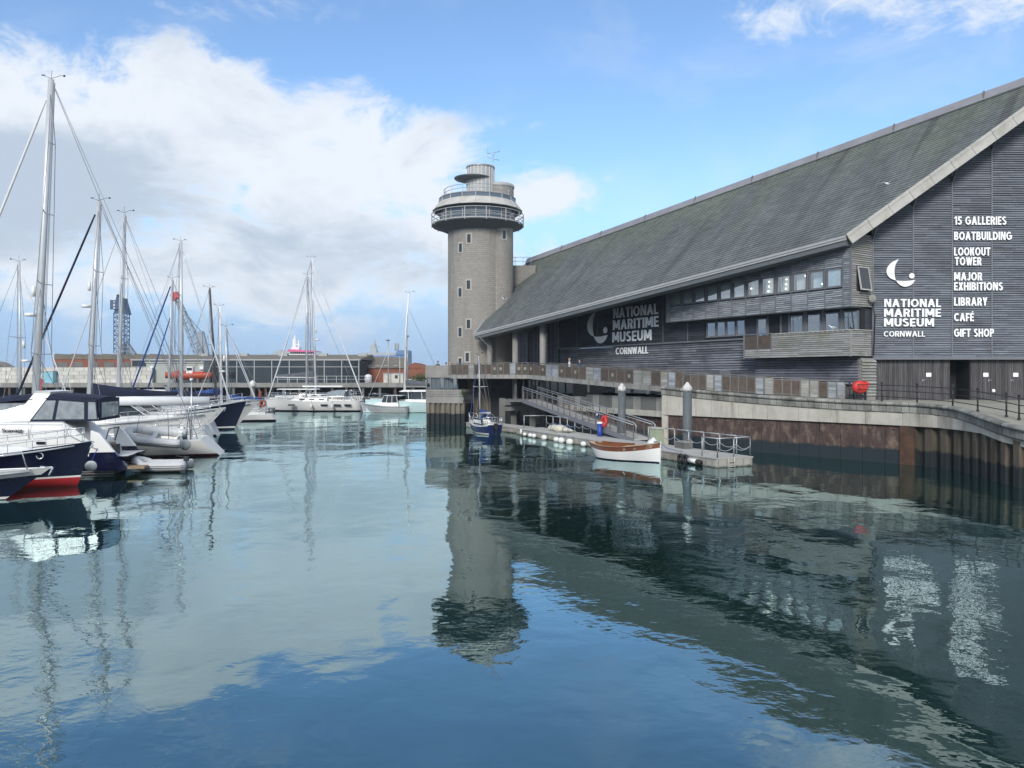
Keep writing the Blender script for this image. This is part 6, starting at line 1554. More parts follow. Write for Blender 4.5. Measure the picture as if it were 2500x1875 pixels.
def guard(par, H, t0, t1, n, h=.6, m=None, rows=2, inset=.06, r=.016, close=False):
    m = m or m_chrome
    for sd in (1, -1):
        ps = [H.sheer(lerp(t0, t1, i/n), sd, 0, inset) for i in range(n+1)]
        for p in ps: MB().tube([p, p+Vector((0,0,h))], r*.9, 5).build('stanchion', m, par)
        for k in range(rows): MB().tube([p+Vector((0,0,h*(1-k*.45))) for p in ps], r, 5).build('guard_rail', m, par)
def pulpit(par, H, h=.65, r=.02):
    a = [H.sheer(t, 1, 0, .05) for t in (.86, .93, .985)]; b = [H.sheer(t, -1, 0, .05) for t in (.985, .93, .86)]; m = MB(); pts = a+b
    up = [p+Vector((.12*(i in (2, 3)), 0, h)) for i, p in enumerate(pts)]; m.tube(up, r, 6); m.tube([p+Vector((0,0,h*.5)) for p in pts], r*.8, 5)
    for p, q in zip(pts, up): m.tube([p, q], r, 5)
    m.build('pulpit', m_chrome, par)
def pushpit(par, H, h=.65, r=.02):
    pts = [H.sheer(t, 1, 0, .06) for t in (.16, .08, .015)]+[H.sheer(t, -1, 0, .06) for t in (.015, .08, .16)]; m = MB(); up = [p+Vector((0, 0, h)) for p in pts]; m.tube(up, r, 6); m.tube([p+Vector((0,0,h*.5)) for p in pts], r*.8, 5)
    for p, q in zip(pts, up): m.tube([p, q], r, 5)
    m.build('pushpit', m_chrome, par)
def masthead(par, p):
    m = MB(); m.tube([p, p+Vector((-.05, 0, .55))], .012, 4); m.tube([p+Vector((0,0,.05)), p+Vector((-.55,0,.28)), p+Vector((-.72,0,.22))], .014, 4); m.tube([p+Vector((0,0,.05)), p+Vector((.4,.0,.2))], .012, 4); m.ball(tuple(p+Vector((-.72,0,.27))), .07, 6, 4); m.box((p.x+.33, p.y-.02, p.z+.18), (p.x+.52, p.y+.02, p.z+.24)); m.build('wind_vane', m_rubber_d, par)
def yacht(label, px_, D, h, L, top_y, mx=.08, lean=0., mr=.12, hullm=None, stripe=None, boomc=None, furl=None, furl_r=.06, mastm=None, fb=None, B=None, boom=True, radar=0., spread=2, hood=None, group='moored sailing yachts', rig=1.0, sugar=-.7, detail=True, backstay=True, cutter=False, name='sailing_yacht', boomz=None, rakebow=1.0, deckm=None, booml=None):
    hullm = hullm or m_gel_w; fb = fb or (.105*L/1.15, .085*L/1.05, .125*L/1.1); B = B or L*.30; xm = mx*L
    t = boat(name, label, 'sailboat', px_, D, h, xm, group)
    H = Hull(L, B, fb, rakebow, sugar, .72, levels=((-.4, 2), (.03, 1), (.15, 0)), band=(.07, 3))
    H.build(t, [hullm, stripe or m_navy, m_navy, m_gel_w], deckm or m_gel_w)
    zt = gz(top_y, D); zd = H.zs(.55)
    # coachroof with dark side windows
    cr = house(-.16*L, .26*L, .30*B, .12*B, zd-.05, zd+.45, .9, .05, .12, .31*B); cr.build('coachroof', m_gel_w, t, bevel=.05)
    for sd in (1, -1):
        for k in range(3 if L > 9 else 2):
            x = lerp(-.10*L, .10*L, k/2); w_ = .055*L; y = sd*(.31*B-.055)
            MB().prism([(x-w_/2, y, zd+.14), (x+w_/2, y, zd+.14), (x+w_/2, y-sd*.03, zd+.31), (x-w_/2, y-sd*.03, zd+.31)], (0, sd*.02, 0)).build('side_window', m_glass_d, t)
    # cockpit well edge, wheel, sprayhood
    MB().box((-.40*L, -.25*B, zd-.02), (-.17*L, -.21*B, zd+.22)).build('coaming', m_gel_w, t); MB().box((-.40*L, .21*B, zd-.02), (-.17*L, .25*B, zd+.22)).build('coaming', m_gel_w, t)
    MB().ring((-.33*L, 0, zd+.55), .42, .02, 'x', 18, 5).build('wheel', m_chrome, t)
    if hood:
        rr = []
        for i in range(6):
            a = i/5; x = lerp(-.20*L, -.10*L, a); q = .62*sqrt(max(.03, 1-(a*.92)**2)); rr.append([(x, .26*B*cos(b), zd+.42+q*sin(b)) for b in [pi*j/10 for j in range(11)]])
        m = MB(); m.sm = True; m.loft(rr, False); m.build('sprayhood', hood, t, fix=False)
    # mast with spreaders
    mm = mastm or m_alu; foot = Vector((xm, 0, zd+.3)); head = Vector((xm-lean, 0, zt))
    def M(z): return foot.lerp(head, (z-foot.z)/(head.z-foot.z))
    m = MB(); m.tube([foot-Vector((0,0,.5)), M(lerp(foot.z, zt, .6)), head], mr, 10, mr*.72, sx=.72); mo = m.build('mast', mm, t)
    mlen = zt-foot.z
    sps = [lerp(foot.z, zt, (k+1)/(spread+1)+.02) for k in range(spread)]; wl = .36*B
    tips = {}
    for i, z in enumerate(sps):
        m = MB(); wd = wl*(1-.22*i)
        for sd in (1, -1): m.tube([M(z), M(z)+Vector((-.22, sd*wd, .06))], .035, 5, .025)
        m.build('spreader', mm, t); tips[i] = wd
    rg = MB(); r = .011*rig+D*.00006
    for sd in (1, -1):
        pts = [H.sheer(.55, sd, 0, .1)]+[M(z)+Vector((-.22, sd*tips[i], .06)) for i, z in enumerate(sps)]+[M(zt-.35)]
        rg.tube(pts, r, 4, cap=False); rg.tube([H.sheer(.50, sd, 0, .1), M(sps[0]-.05)], r, 4, cap=False)
        if spread > 1: rg.tube([M(sps[0])+Vector((-.22, sd*tips[0], .06)), M(sps[1]-.05)], r*.8, 4, cap=False)
    if backstay: rg.tube([H.sheer(.01, 1, 0, .3), M(zt-.05)], r, 4, cap=False)
    for dx in (.0, .08): rg.tube([M(foot.z+.3)+Vector((-mr-.1-dx, 0, 0)), M(zt-.2)+Vector((-mr*.6-.05-dx*.4, 0, 0))], r*.8, 4, cap=False)
    rg.build('standing_rigging', m_wire, t)
    bowp = H.sheer(.985, 1, .08, 0); bowp.y = 0; hs = M(zt-.06*mlen)+Vector((mr, 0, 0))
    fs = MB(); fs.tube([bowp, bowp.lerp(hs, .04), bowp.lerp(hs, .07), bowp.lerp(hs, .5), bowp.lerp(hs, .93), bowp.lerp(hs, .95), hs], furl_r, 7, furl_r*.55); fs.build('furled_headsail', furl or m_sail, t)
    if cutter:
        q = M(foot.z+.72*mlen); b2 = H.sheer(.86, 1, .1, 0); b2.y = 0; MB().tube([b2, b2.lerp(q, .5), q], furl_r*.9, 7, furl_r*.5).build('furled_staysail', furl or m_sail, t)
    masthead(t, head)
    if boom:
        bz = boomz or zd+1.55; bl = booml or .42*L; a = M(bz)+Vector((-mr, 0, 0)); b = a+Vector((-bl, 0, .05))
        MB().tube([a, b], .085+.003*L, 8).build('boom', mm, t)
        if boomc:
            m = MB(); m.sm = True; rr = []
            for i in range(9):
                u = i/8; c = a.lerp(b, .01+.97*u)+Vector((0, 0, (.16+.30*(1-u)**1.6)*min(1, L/11)**1.5)); k_ = min(1, L/11); hh = (.20+.36*(1-u)**1.6)*k_**1.5; ww = (.15+.06*(1-u))*k_; w2 = 1+.05*sin(u*25)
                rr.append([(c.x, c.y+ww*w2*cos(q), c.z+hh*sin(q)) for q in [2*pi*j/10 for j in range(10)]])
            m.loft(rr, True, True); m.build('sail_cover', boomc, t)
        MB().tube([b, H.sheer(.12, 1, 0, B*.45)], .015, 4).build('mainsheet', m_wire, t); MB().tube([b, head], r*.7, 4).build('topping_lift', m_wire, t)
    if radar:
        p = M(radar); m = MB(); m.lathe([(.05, p.z-.10), (.30, p.z-.08), (.33, p.z), (.30, p.z+.10), (.05, p.z+.13)], 14, (p.x+.48, 0)); m.build('radar_dome', m_gel_w, t); MB().bar(p, p+Vector((.45, 0, -.09)), .08, .05).build('radar_bracket', mm, t)
        p2 = M(radar+1.4); MB().tube([p2+Vector((mr+.12, .1, -.3)), p2+Vector((mr+.12, .1, .35))], .11, 8).build('radar_reflector', m_gel_w, t)
    if detail: guard(t, H, .12, .86, 7); pulpit(t, H); pushpit(t, H)
    t['hull'] = 1
    del t['hull']
    return t, H
NAME_T = []
def hull_name(t, H, txt, tpos, z0, w, h, side, m, shear=.15):
    """lettering on the hull side (side -1 is the local starboard)"""
    R3 = Matrix.Rotation(t.rotation_euler.z, 3, 'Z')
    a, b = H.pt(tpos, z0, side), H.pt(min(1, tpos+w/H.L), z0, side); u = H.pt(tpos, z0+h, side)
    if side > 0: a, b = b, a
    wa, wb, wu = [R3 @ p+t.location for p in (a, b, u)]
    R_v = (wb-wa).normalized(); Nn = R_v.cross(Vector((0,0,1))); U = Vector((0,0,1))
    U = (H.pt(tpos, z0+h, side)-H.pt(tpos, z0, side)); U = (R3 @ U).normalized(); U = (U-R_v*U.dot(R_v)).normalized(); Nn = R_v.cross(U)
    return put_text(txt, wa+Nn*.015, R_v, U, w, h, t, m, bold=.0, depth=.02, shear=shear)

def cruiser(label, px_, D, h, L, B, fb, hullm, at_bow=True, deckm=None, stripe=None, kind='hardtop', levels=None, band=None, glass=None, top=None, cab=(-.30, .18), ch=(.75, .75, .12), rails=True, platform=False, rake=1.7, arch=True, name='motor_cruiser', canvasm=None, group='moored motor boats', sw=.88, fly=False):
    t = boat(name, label, 'motorboat', px_, D, h, L/2 if at_bow else -L/2, group)
    H = Hull(L, B, fb, rake, .0, sw, levels or ((-.4, 2), (.03, 1), (.16, 0)), band, .95, .45)
    H.build(t, [hullm, stripe or m_gel_w, m_navy, m_gel_w], deckm or m_gel_w)
    zd = H.zs(.5); x0, x1 = cab[0]*L, cab[1]*L; a, g, r = ch
    c = house(x0, x1+.22*L, .42*B, .16*B, zd-.08, zd+a*.62, .9, .1, .1, .40*B); c.build('coachroof', m_gel_w, t, bevel=.06)
    zc = zd+a*.62
    house(x0+.1, x1, .37*B, .22*B, zc-.05, zc+g, 1.15 if kind != 'wheelhouse' else .3, .2, .14, .37*B).build('windscreen', glass or m_glass_d, t)
    for sd in (1, -1):
        for k in range(4):
            u = k/3; xb, xt = lerp(x0+.15, x1-.02, u), lerp(x0+.32, x1-(1.13 if kind != 'wheelhouse' else .3), u); wb = lerp(.37*B, .24*B if u > .9 else .37*B, u)+.012
            MB().bar((xb, sd*wb, zc-.02), (xt, sd*(wb-.13), zc+g), .07, .05).build('window_pillar', m_gel_w, t)
    tz = zc+g
    if kind == 'hardtop' or kind == 'wheelhouse':
        house(x0-.5, x1-(.95 if kind == 'hardtop' else .1), .40*B, .27*B, tz, tz+r, .35, .3, .06, .36*B).build('hardtop', top or m_gel_w, t, bevel=.05)
    else:      # canvas top on hoops
        rr = []; m = MB(); m.sm = True
        for i in range(7):
            u = i/6; x = lerp(x0-.35*L*.3, x1-1.0, u); rr.append([(x, .39*B*cos(b), tz-.08+(.30+.16*sin(pi*u))*sin(b)**.6) for b in [pi*j/10 for j in range(11)]])
        m.loft(rr, False); m.build('canvas_top', canvasm or m_canvas, t, fix=False)
    if arch:
        m = MB()
        for sd in (1, -1): m.bar((x0+.1, sd*.41*B, zd+.1), (x0-.35, sd*.36*B, tz+.25), .45, .10, (1, 0, 0))
        m.bar((x0-.35, -.38*B, tz+.25), (x0-.35, .38*B, tz+.25), .45, .12); m.build('radar_arch', m_gel_w, t)
        m = MB(); m.lathe([(.04, tz+.32), (.25, tz+.34), (.27, tz+.42), (.2, tz+.52)], 12, (x0-.35, .0)); m.tube([(x0-.35, .3, tz+.3), (x0-.6, .3, tz+1.7)], .012, 4); m.build('antenna', m_gel_w, t)
    if fly:
        house(x0-.2, x1-1.3, .36*B, .22*B, tz+r, tz+r+.55, .6, .1, .1, .33*B).build('flybridge', m_gel_w, t, bevel=.05); MB().add([(x1-1.75, -.2*B, tz+r+.5), (x1-1.75, .2*B, tz+r+.5), (x1-2.1, .2*B, tz+r+.95), (x1-2.1, -.2*B, tz+r+.95)], [(0,1,2,3)]).build('fly_screen', m_glass_d, t)
    if rails: guard(t, H, .5, .97, 7, .65, rows=2)
    MB().tube([H.sheer(u/20, 1, -.10, -.03) for u in range(20)], .04, 5).build('rubbing_strake', m_gel_g, t); MB().tube([H.sheer(u/20, -1, -.10, -.03) for u in range(20)], .04, 5).build('rubbing_strake', m_gel_g, t)
    if platform: MB().box((-L/2-.9, -B*.40, .28), (-L/2+.05, B*.40, .40)).build('swim_platform', m_teak, t)
    # anchor in the stem roller
    p = H.sheer(.99, 1, 0, 0); p.y = 0
    m = MB(); m.bar(p+Vector((-.3,0,.02)), p+Vector((.18,0,-.05)), .08, .06); m.bar(p+Vector((.16,0,-.02)), p+Vector((.02,0,-.32)), .05, .05); m.prism([p+Vector((.14,-.14,-.2)), p+Vector((.14,.14,-.2)), p+Vector((-.1,0,-.42))], (.03, 0, .03)); m.build('anchor', m_chrome, t)
    return t, H

def near_boats():
    W = m_gel_w
    # 1: navy motor boat cut by the left edge
    t, H = cruiser('navy-hulled motorboat with white deck in the left corner nearest the camera', 128, 31., 10, 9.2, 3.0, (1.0, .98, 1.28), m_navy, cab=(-.30, .02), kind='hardtop', band=(.30, 3), levels=((-.4, 2), (.03, 1), (.13, 0)), rails=False, rake=2.3, arch=False)
    hull_name(t, H, 'Toccata', .66, .62, 1.15, .22, -1, m_white_sign, .2)
    for k in range(3):
        m = MB(); p = H.sheer(.60+.13*k, -1, 0, .12); q = H.sheer(.64+.13*k, -1, 0, .15); m.tube([p, p+Vector((.25,0,.65)), q+Vector((.45,0,.75)), q+Vector((.65,0,.05))], .025, 6); m.build('grab_hoop', m_chrome, t)
    # 2: navy hull with red boot stripe
    t, H = cruiser('navy-hulled boat with broad red waterline stripe and white rails, bow pointing right', 227, 34.6, 16, 11.5, 3.6, (1.35, 1.42, 2.02), m_navy, cab=(-.36, -.06), levels=((-.4, 1), (.42, 3), (.5, 0)), stripe=m_red, rails=True, rake=.75, arch=False, kind='canvas', name='blue_hull_launch')
    c = H.pt(.86, H.zs(.86)-.32, -1); MB().ring((0, 0, 0), .13, .03, 'y', 16, 6).build('hawse_ring', m_chrome, t).location = c+Vector((0, -.03, 0))
    c = H.pt(.50, H.zs(.5)-.3, -1); MB().box((c.x-.3, c.y-.02, c.z-.08), (c.x+.3, c.y+.03, c.z+.08)).build('port_window', m_glass_d, t)
    house(.02*11.5, .36*11.5, .9, .35, H.zs(.7)-.1, H.zs(.7)+.28, 1.2, .1, .2, .9).build('foredeck_hatch', W, t, bevel=.05)
    # 3: sports cruiser with canvas enclosure
    scavaig()
    # 4: big cream yacht with the tallest mast
    t, H = yacht('cream-hulled yacht with the tallest mast and white boom, stern to the channel', 82, 46.4, 194, 16.2, 190, .095, .95, .23, m_gel_c, stripe=mat('maroon_stripe', (.09,.012,.02), .4), boomc=None, furl=m_sail, furl_r=.10, fb=(1.05, 1.2, 1.75), radar=8.6, spread=4, sugar=-1.5, rig=1.5, booml=8.6, boomz=3.3)
    m = MB(); m.sm = True; m.tube([(.0, 0, 3.35), (-3, 0, 3.38), (-8.4, 0, 3.35)], .30, 12, .26, sx=.85); m.build('boom_bag', m_mastw, t)
    for y in (-1.2, 1.2):
        m = MB(); m.tube([(-7.2, y, 1.0), (-7.4, y, 3.0), (-8.6, y, 3.2)], .05, 6); m.build('davit', m_chrome, t)
    m = MB(); m.tube([(-7.6, 1.7, 1.0), (-7.6, 1.7, 4.6)], .04, 6); m.ball((-7.6, 1.7, 4.7), .12, 8, 6); m.build('instrument_pole', m_chrome, t)
    m = MB(); m.box((-7.3, 1.2, 1.0), (-7.05, 1.5, 1.6)); m.tube([(-7.5, 1.4, 1.0), (-7.45, 1.4, 2.2), (-7.2, 1.1, 2.5)], .03); m.build('deck_gear', m_rubber_d, t)
    m = MB(); m.ball((0, 0, 0), .32, 14, 10); b = thing('round_fender', 'white ball fender hanging at the cream yacht stern', 'fender', tuple(at(452, 1086, 45.2)), 0, 'round white fenders'); m.build('ball', m_fender, b); MB().tube([(0, 0, .3), (-.25, .5, 1.0)], .02).build('lanyard', m_canvas_b, b)
    b = thing('round_fender', 'white ball fender between the navy bow and the sports cruiser', 'fender', tuple(at(222, 1138, 36.6)), 0, 'round white fenders'); MB().ball((0, 0, 0), .26, 14, 10).build('ball', m_fender, b); MB().tube([(0, 0, .2), (.05, .5, .8)], .02).build('lanyard', m_canvas_b, b)
    rib('pale grey inflatable tender floating beside the swim platform', 386, 40.0, 0., 186, 2.6, False)
    rib('pale grey inflatable tender hung on davits above the cream yacht stern', 372, 43.9, gz(1066, 43.9)-.25, 188, 2.9, True)
def scavaig():
    t = boat('sports_cruiser', 'white and navy sports cruiser with navy canvas canopy and bathing platform', 'motorboat', 336, 40., 190, -6.2, 'moored motor boats')
    L, B = 12.4, 3.9; H = Hull(L, B, (.95, 1.15, 1.7), 1.6, 1.1, .9, ((-.4, 2), (.02, 1), (.10, 0), (.16, 1), (.20, 0)), None, .9, .45)
    H.build(t, [m_navy, m_gel_w, m_red], m_gel_w)
    # high white topsides moulding
    x0 = -4.9
    m = MB(); rr = []
    for u, w, z0, z1 in ((0, .90, .9, 1.25), (.10, .93, .98, 2.25), (.16, .95, 1.0, 2.72), (.5, .97, 1.1, 2.78), (.72, .86, 1.25, 2.5), (.9, .5, 1.5, 2.0), (.97, .2, 1.7, 1.85)):
        x = lerp(x0, 5.9, u); w *= B/2*1.02; rr.append([(x, -w, z0), (x, -w*.97, lerp(z0, z1, .75)), (x, -w*.86, z1), (x, w*.86, z1), (x, w*.97, lerp(z0, z1, .75)), (x, w, z0)])
    m.loft(rr, True, True); m.build('superstructure', m_gel_w, t, bevel=.05)
    for sd in (1, -1):
        y = sd*B/2*.985
        m = MB(); m.prism([(2.6, y, 1.75), (2.05, y, 2.15), (1.4, y*.975, 2.45), (.5, y*.975, 2.5), (-.2, y, 1.9), (.1, y, 1.72)][::1], (0, sd*.03, 0)); m.build('hull_window', m_glass_d, t); m.v = [(x+2.6, y_, z) for x, y_, z in m.v]
        MB().prism([(2.9, y*.97, 1.8), (4.4, y*.80, 1.8), (3.9, y*.80, 2.3), (2.6, y*.94, 2.48)], (0, sd*.05, 0)).build('hull_window', m_glass_d, t)
        MB().box((-2.55, y-.03, 1.62), (-2.15, y+.03, 1.74)).build('vent', m_glass_d, t)
        MB().tube([(-4.9, y, 1.3), (-3.6, y*1.02, 2.05), (-3.4, y*1.02, 2.68), (.5, y*1.01, 2.72), (1.6, y*.98, 2.1)], .022, 6).build('side_rail', m_chrome, t)
        for x in (-3.4, -1.8, -.2): MB().tube([(x, y, 1.9), (x, y*1.02, 2.72)], .016, 5).build('stanchion', m_chrome, t)
    # raked windscreen, arch, canvas enclosure with clear vinyl
    house(-1.6, 3.3, 1.62, 1.0, 2.74, 3.55, 2.2, .1, .28, 1.55).build('windscreen', m_vinyl, t)
    for sd in (1, -1):
        MB().bar((3.2, sd*1.0, 2.78), (1.05, sd*.85, 3.58), .07, .06).build('screen_frame', m_chrome, t); MB().bar((-.2, sd*1.66, 2.78), (1.1, sd*.87, 3.57), .06, .06).build('screen_frame', m_chrome, t)
    m = MB()
    for sd in (1, -1): m.prism([(-.9, sd*1.68, 2.72), (-1.75, sd*1.72, 2.72), (-2.55, sd*1.45, 4.0), (-1.85, sd*1.42, 4.08)], (0, -sd*.14, 0))
    m.prism([(-1.85, -1.42, 4.08), (-2.55, -1.45, 4.0), (-2.6, -1.4, 4.16), (-1.9, -1.35, 4.2)], (0, 2.85, 0)); m.build('radar_arch', m_gel_w, t)
    rr = []; m = MB(); m.sm = True
    for x, z, w in ((1.35, 3.45, 1.0), (.3, 3.82, 1.3), (-1., 4.02, 1.45), (-1.8, 4.06, 1.5)): rr.append([(x, w*cos(b), z-.30+.30*sin(b)**.5) for b in [pi*j/10 for j in range(11)]])
    m.loft(rr, False); m.build('canvas_top', m_canvas, t, fix=False)
    rr = []; m = MB(); m.sm = True
    for x, z, w in ((-2.35, 4.08, 1.5), (-3.2, 4.05, 1.5), (-4.2, 3.95, 1.48), (-4.75, 3.85, 1.42)): rr.append([(x, w*cos(b), z-.26+.26*sin(b)**.5) for b in [pi*j/10 for j in range(11)]])
    m.loft(rr, False); m.build('canvas_top', m_canvas, t, fix=False)
    for sd in (1, -1):
        y = sd*1.66; yt = sd*1.46
        def pan(a, b, c, d, nm, mm, off): q = [(a[0], lerp(y, yt, (a[1]-2.7)/1.15)+sd*off, a[1]), (b[0], lerp(y, yt, (b[1]-2.7)/1.15)+sd*off, b[1]), (c[0], lerp(y, yt, (c[1]-2.7)/1.15)+sd*off, c[1]), (d[0], lerp(y, yt, (d[1]-2.7)/1.15)+sd*off, d[1])]; MB().prism(q, (0, -sd*.012, 0)).build(nm, mm, t)
        pan((-1.7, 2.7), (-4.85, 2.7), (-4.7, 3.86), (-2.4, 3.86), 'canvas_side', m_canvas, 0)
        pan((-1.85, 2.8), (-2.75, 2.8), (-2.85, 3.72), (-2.42, 3.72), 'vinyl_window', m_vinyl, .015); pan((-2.9, 2.8), (-4.2, 2.8), (-4.15, 3.62), (-3.0, 3.72), 'vinyl_window', m_vinyl, .015); pan((-4.38, 2.8), (-4.78, 2.8), (-4.66, 3.62), (-4.34, 3.64), 'vinyl_window', m_vinyl, .015)
        pan((.0, 3.02), (-1.0, 3.0), (-1.45, 3.6), (.3, 3.6), 'vinyl_window', m_vinyl, -.2)
    MB().box((-4.86, -1.5, 2.7), (-4.80, 1.5, 3.8)).build('canvas_back', m_canvas, t); MB().box((-4.885, -1.25, 2.85), (-4.862, 1.25, 3.6)).build('vinyl_window', m_vinyl, t)
    # stern steps, platform, sloping quarter
    for sd in (1, -1):
        MB().prism([(-4.55, sd*1.86, 1.15), (-4.55, sd*1.84, 2.25), (-4.95, sd*1.82, 2.1), (-5.65, sd*1.82, 1.15)], (0, -sd*.26, 0)).build('stern_quarter', m_gel_w, t, bevel=.03)
        MB().prism([(-4.5, sd*1.88, .25), (-4.5, sd*1.88, 1.148), (-5.66, sd*1.83, 1.148), (-6.2, sd*1.80, .43), (-6.2, sd*1.80, .25)], (0, -sd*.3, 0)).build('stern_quarter', m_navy, t)
    for k in range(4): MB().box((-5.0-.28*k, -.5, .45), (-4.7-.28*k, 1.5, 1.5-.27*k)).build('stern_step', m_gel_g if k % 2 else m_teak, t)
    MB().box((-7.0, -1.75, .30), (-5.5, 1.75, .42)).build('bathing_platform', m_teak, t)
    m = MB(); m.tube([(-5.1, 1.5, 1.6), (-5.3, 1.5, 2.3), (-5.3, 0, 2.3), (-5.1, 0, 1.6)], .03); m.box((-5.6, .8, 1.0), (-5.2, 1.4, 1.5)); m.build('stern_gear', m_rubber_d, t)
    tx = put_text('Scavaig', Vector((0, 0, 0)), (1,0,0), (0,0,1), 1.0, .22, t, m_black, bold=.0, depth=.02, shear=.1)
    # letters sit on the side moulding facing the quay; bow is to the left so the local +y side faces the viewer
    bpy.data.objects.remove(tx)
    R3 = Matrix.Rotation(t.rotation_euler.z, 3, 'Z'); a = R3 @ Vector((-.62, 1.935, 2.16))+t.location
    put_text('Scavaig', a, R3 @ Vector((-1, 0, 0)), Vector((0, 0, 1)), .90, .24, t, m_navy, bold=.012, depth=.03, shear=.1)
def rib(label, px_, D, z, h, L, hung):
    t = thing('inflatable_tender', label, 'dinghy', (gx(px_, D), D, z), radians(h), 'inflatable tenders')
    w = .62; r = .25; pts = []
    for x in (-L/2, -L/4, 0, L/5): pts.append(Vector((x, w, .28+.05*(x/L)**2)))
    for a in (70, 45, 20, 0, -20, -45, -70): a = radians(a); pts.append(Vector((L/5+(L*.3-r)*cos(a)*1.05, w*sin(a), .30+.22*cos(a))))
    for x in (L/5, 0, -L/4, -L/2): pts.append(Vector((x, -w, .28+.05*(x/L)**2)))
    pts = [Vector((-L/2-.25, w, .30))]+pts+[Vector((-L/2-.25, -w, .30))]
    n = len(pts); m = MB(); m.sm = True
    m.tube(pts, r, 12); m.build('tube', m_rubber, t)
    for dz in (.05, -.04): MB().tube([p+Vector((p.x/L*.02, (r+.012)*(1 if p.y > .3 else (-1 if p.y < -.3 else 0)), dz))+(Vector((r+.012, 0, 0)) if abs(p.y) <= .58 and p.x > L*.3 else Vector()) for p in pts], .014, 5).build('rub_strip', m_navy, t)
    rr = []
    for x, kz, hw in ((-L/2, -.10, .5), (0, -.16, .52), (L/4, -.08, .42), (L*.44, .22, .08)): rr.append([(x, -hw, .22), (x, -hw*.55, lerp(kz, .22, .35)), (x, 0, kz), (x, hw*.55, lerp(kz, .22, .35)), (x, hw, .22)])
    m = MB(); m.loft(rr, False); m.build('rigid_hull', m_gel_c, t, fix=False)
    MB().box((-L/2-.02, -.5, .0), (-L/2+.04, .5, .5)).build('transom', m_gel_w, t); MB().box((-.25, -.5, .3), (.0, .5, .36)).build('thwart', m_gel_g, t)
    m = MB(); m.box((-L/2-.22, -.11, .5), (-L/2+.0, .11, .74)); m.box((-L/2-.15, -.04, -.2), (-L/2-.06, .04, .5)); m.tube([(-L/2, 0, .7), (-L/2+.4, 0, .78)], .025); m.build('outboard', m_gel_w if hung else m_rubber_d, t)
    if hung:
        t.rotation_euler = (radians(-24), radians(-5), radians(h))
        for x in (-.9, .9): MB().tube([(x, 0, .2), (x*.8, -.6, 1.75)], .018, 4).build('fall_line', m_wire, t)
    return t
near_boats()
def flags():
    for px_, py, D, l, m1 in ((88, 925, 50., 'red ensign hanging limp on a staff beside the tallest mast', m_ribred), (630, 955, 101., 'faded red flag on a short staff by the white dome pile', m_orange)):
        p = at(px_, py, D); t = thing('ensign_flag', l, 'flag', (p.x, p.y, p.z-1.2))
        MB().tube([(0, 0, -1.6), (.15, 0, 1.6)], .022, 6).build('staff', m_teak, t)
        m = MB(); m.sm = True; m.loft([[(.14-.02*j+.34*i/6*(1-.08*j), .05*sin(i*1.7+j*.6), 1.5-.2*j-.07*i) for i in range(7)] for j in range(6)], False); m.build('cloth', m1, t, fix=False)
flags()

def mid_boats():
    W = m_gel_w
    cruiser('white cruiser with rounded top and navy cover peeping out at the far left edge', 62, 52., 192, 10, 3.4, (1.5, 1.5, 1.9), W, at_bow=False, kind='canvas', fly=False, rails=False)
    yacht('yacht with dark navy furled headsail and long navy boom cover', 214, 55., 193, 13.4, 490, .09, .72, .19, W, boomc=m_canvas, furl=m_canvas, furl_r=.10, radar=9.9, spread=2, rig=1.3, booml=5.8, boomz=3.4, hood=m_canvas)
    cruiser('long white motor cruiser bow pointing right beyond the cream yacht', 531, 56.5, 12, 11.5, 3.7, (1.6, 1.65, 2.3), W, cab=(-.32, .10), kind='hardtop', rake=2.6, stripe=m_gel_w)
    yacht('silver-masted yacht standing just right of the navy-boomed yacht', 286, 62., 193, 12.2, 520, .09, .5, .17, W, boomc=m_canvas, furl=m_alu, furl_r=.05, spread=2, rig=1.2, hood=m_canvas, booml=5.0)
    cruiser('white cruiser whose bow and steel anchor show second from the channel', 551, 63., 11, 11, 3.6, (1.5, 1.6, 2.35), W, cab=(-.34, .08), kind='hardtop', rake=2.4, fly=True)
    cruiser('navy-bowed motor yacht with teak rail and white wheelhouse', 604, 71., 14, 12.5, 4., (1.7, 1.8, 2.75), m_navy, levels=((-.4, 2), (.05, 2), (.16, 1), (.30, 0)), cab=(-.34, .10), kind='hardtop', rake=1.3, fly=True, band=(.12, 3))
    cruiser('white cruiser bow just beyond the navy-bowed motor yacht', 633, 75.5, 13, 11, 3.6, (1.5, 1.6, 2.4), W, cab=(-.34, .05), rake=2.4)
    yacht('short-masted yacht at the left edge behind the tallest mast', 50, 66., 2, 11, 640, .06, .1, .13, W, boomc=m_canvas, furl=m_sail, radar=6.2, spread=1, rig=1.1)
    yacht('silver-masted yacht with grey headsail, bow to the channel, left of the brown mast', 443, 79., 3, 12, 590, .05, .05, .19, W, boomc=m_canvas_b, furl=m_alu, furl_r=.10, spread=2, rig=1.2, booml=4.6)
    yacht('white-masted cutter with two blue furled headsails', 411, 88., 193, 11.5, 680, .09, .4, .15, W, boomc=m_canvas, furl=m_canvas_b, furl_r=.12, cutter=True, spread=1, rig=1.2)
    yacht('yacht with a dark brown mast and bright blue boom cover', 530, 92., 4, 11, 704, .05, .85, .15, W, boomc=m_canvas_b, furl=m_alu, furl_r=.06, mastm=m_mastbr, spread=1, rig=1.2)
    yacht('white-masted yacht right of the brown mast with a blue boom cover', 541, 98., 4, 10.5, 748, .05, .2, .16, W, boomc=m_canvas_b, furl=m_sail, furl_r=.06, mastm=m_mastw, spread=1, rig=1.2)
    yacht('small yacht with a short silver mast and topmast aerials', 556, 84., 192, 8.5, 798, .05, -.2, .11, W, boomc=m_canvas_b, furl=m_alu, spread=1, rig=1.1, radar=5.4)
mid_boats()

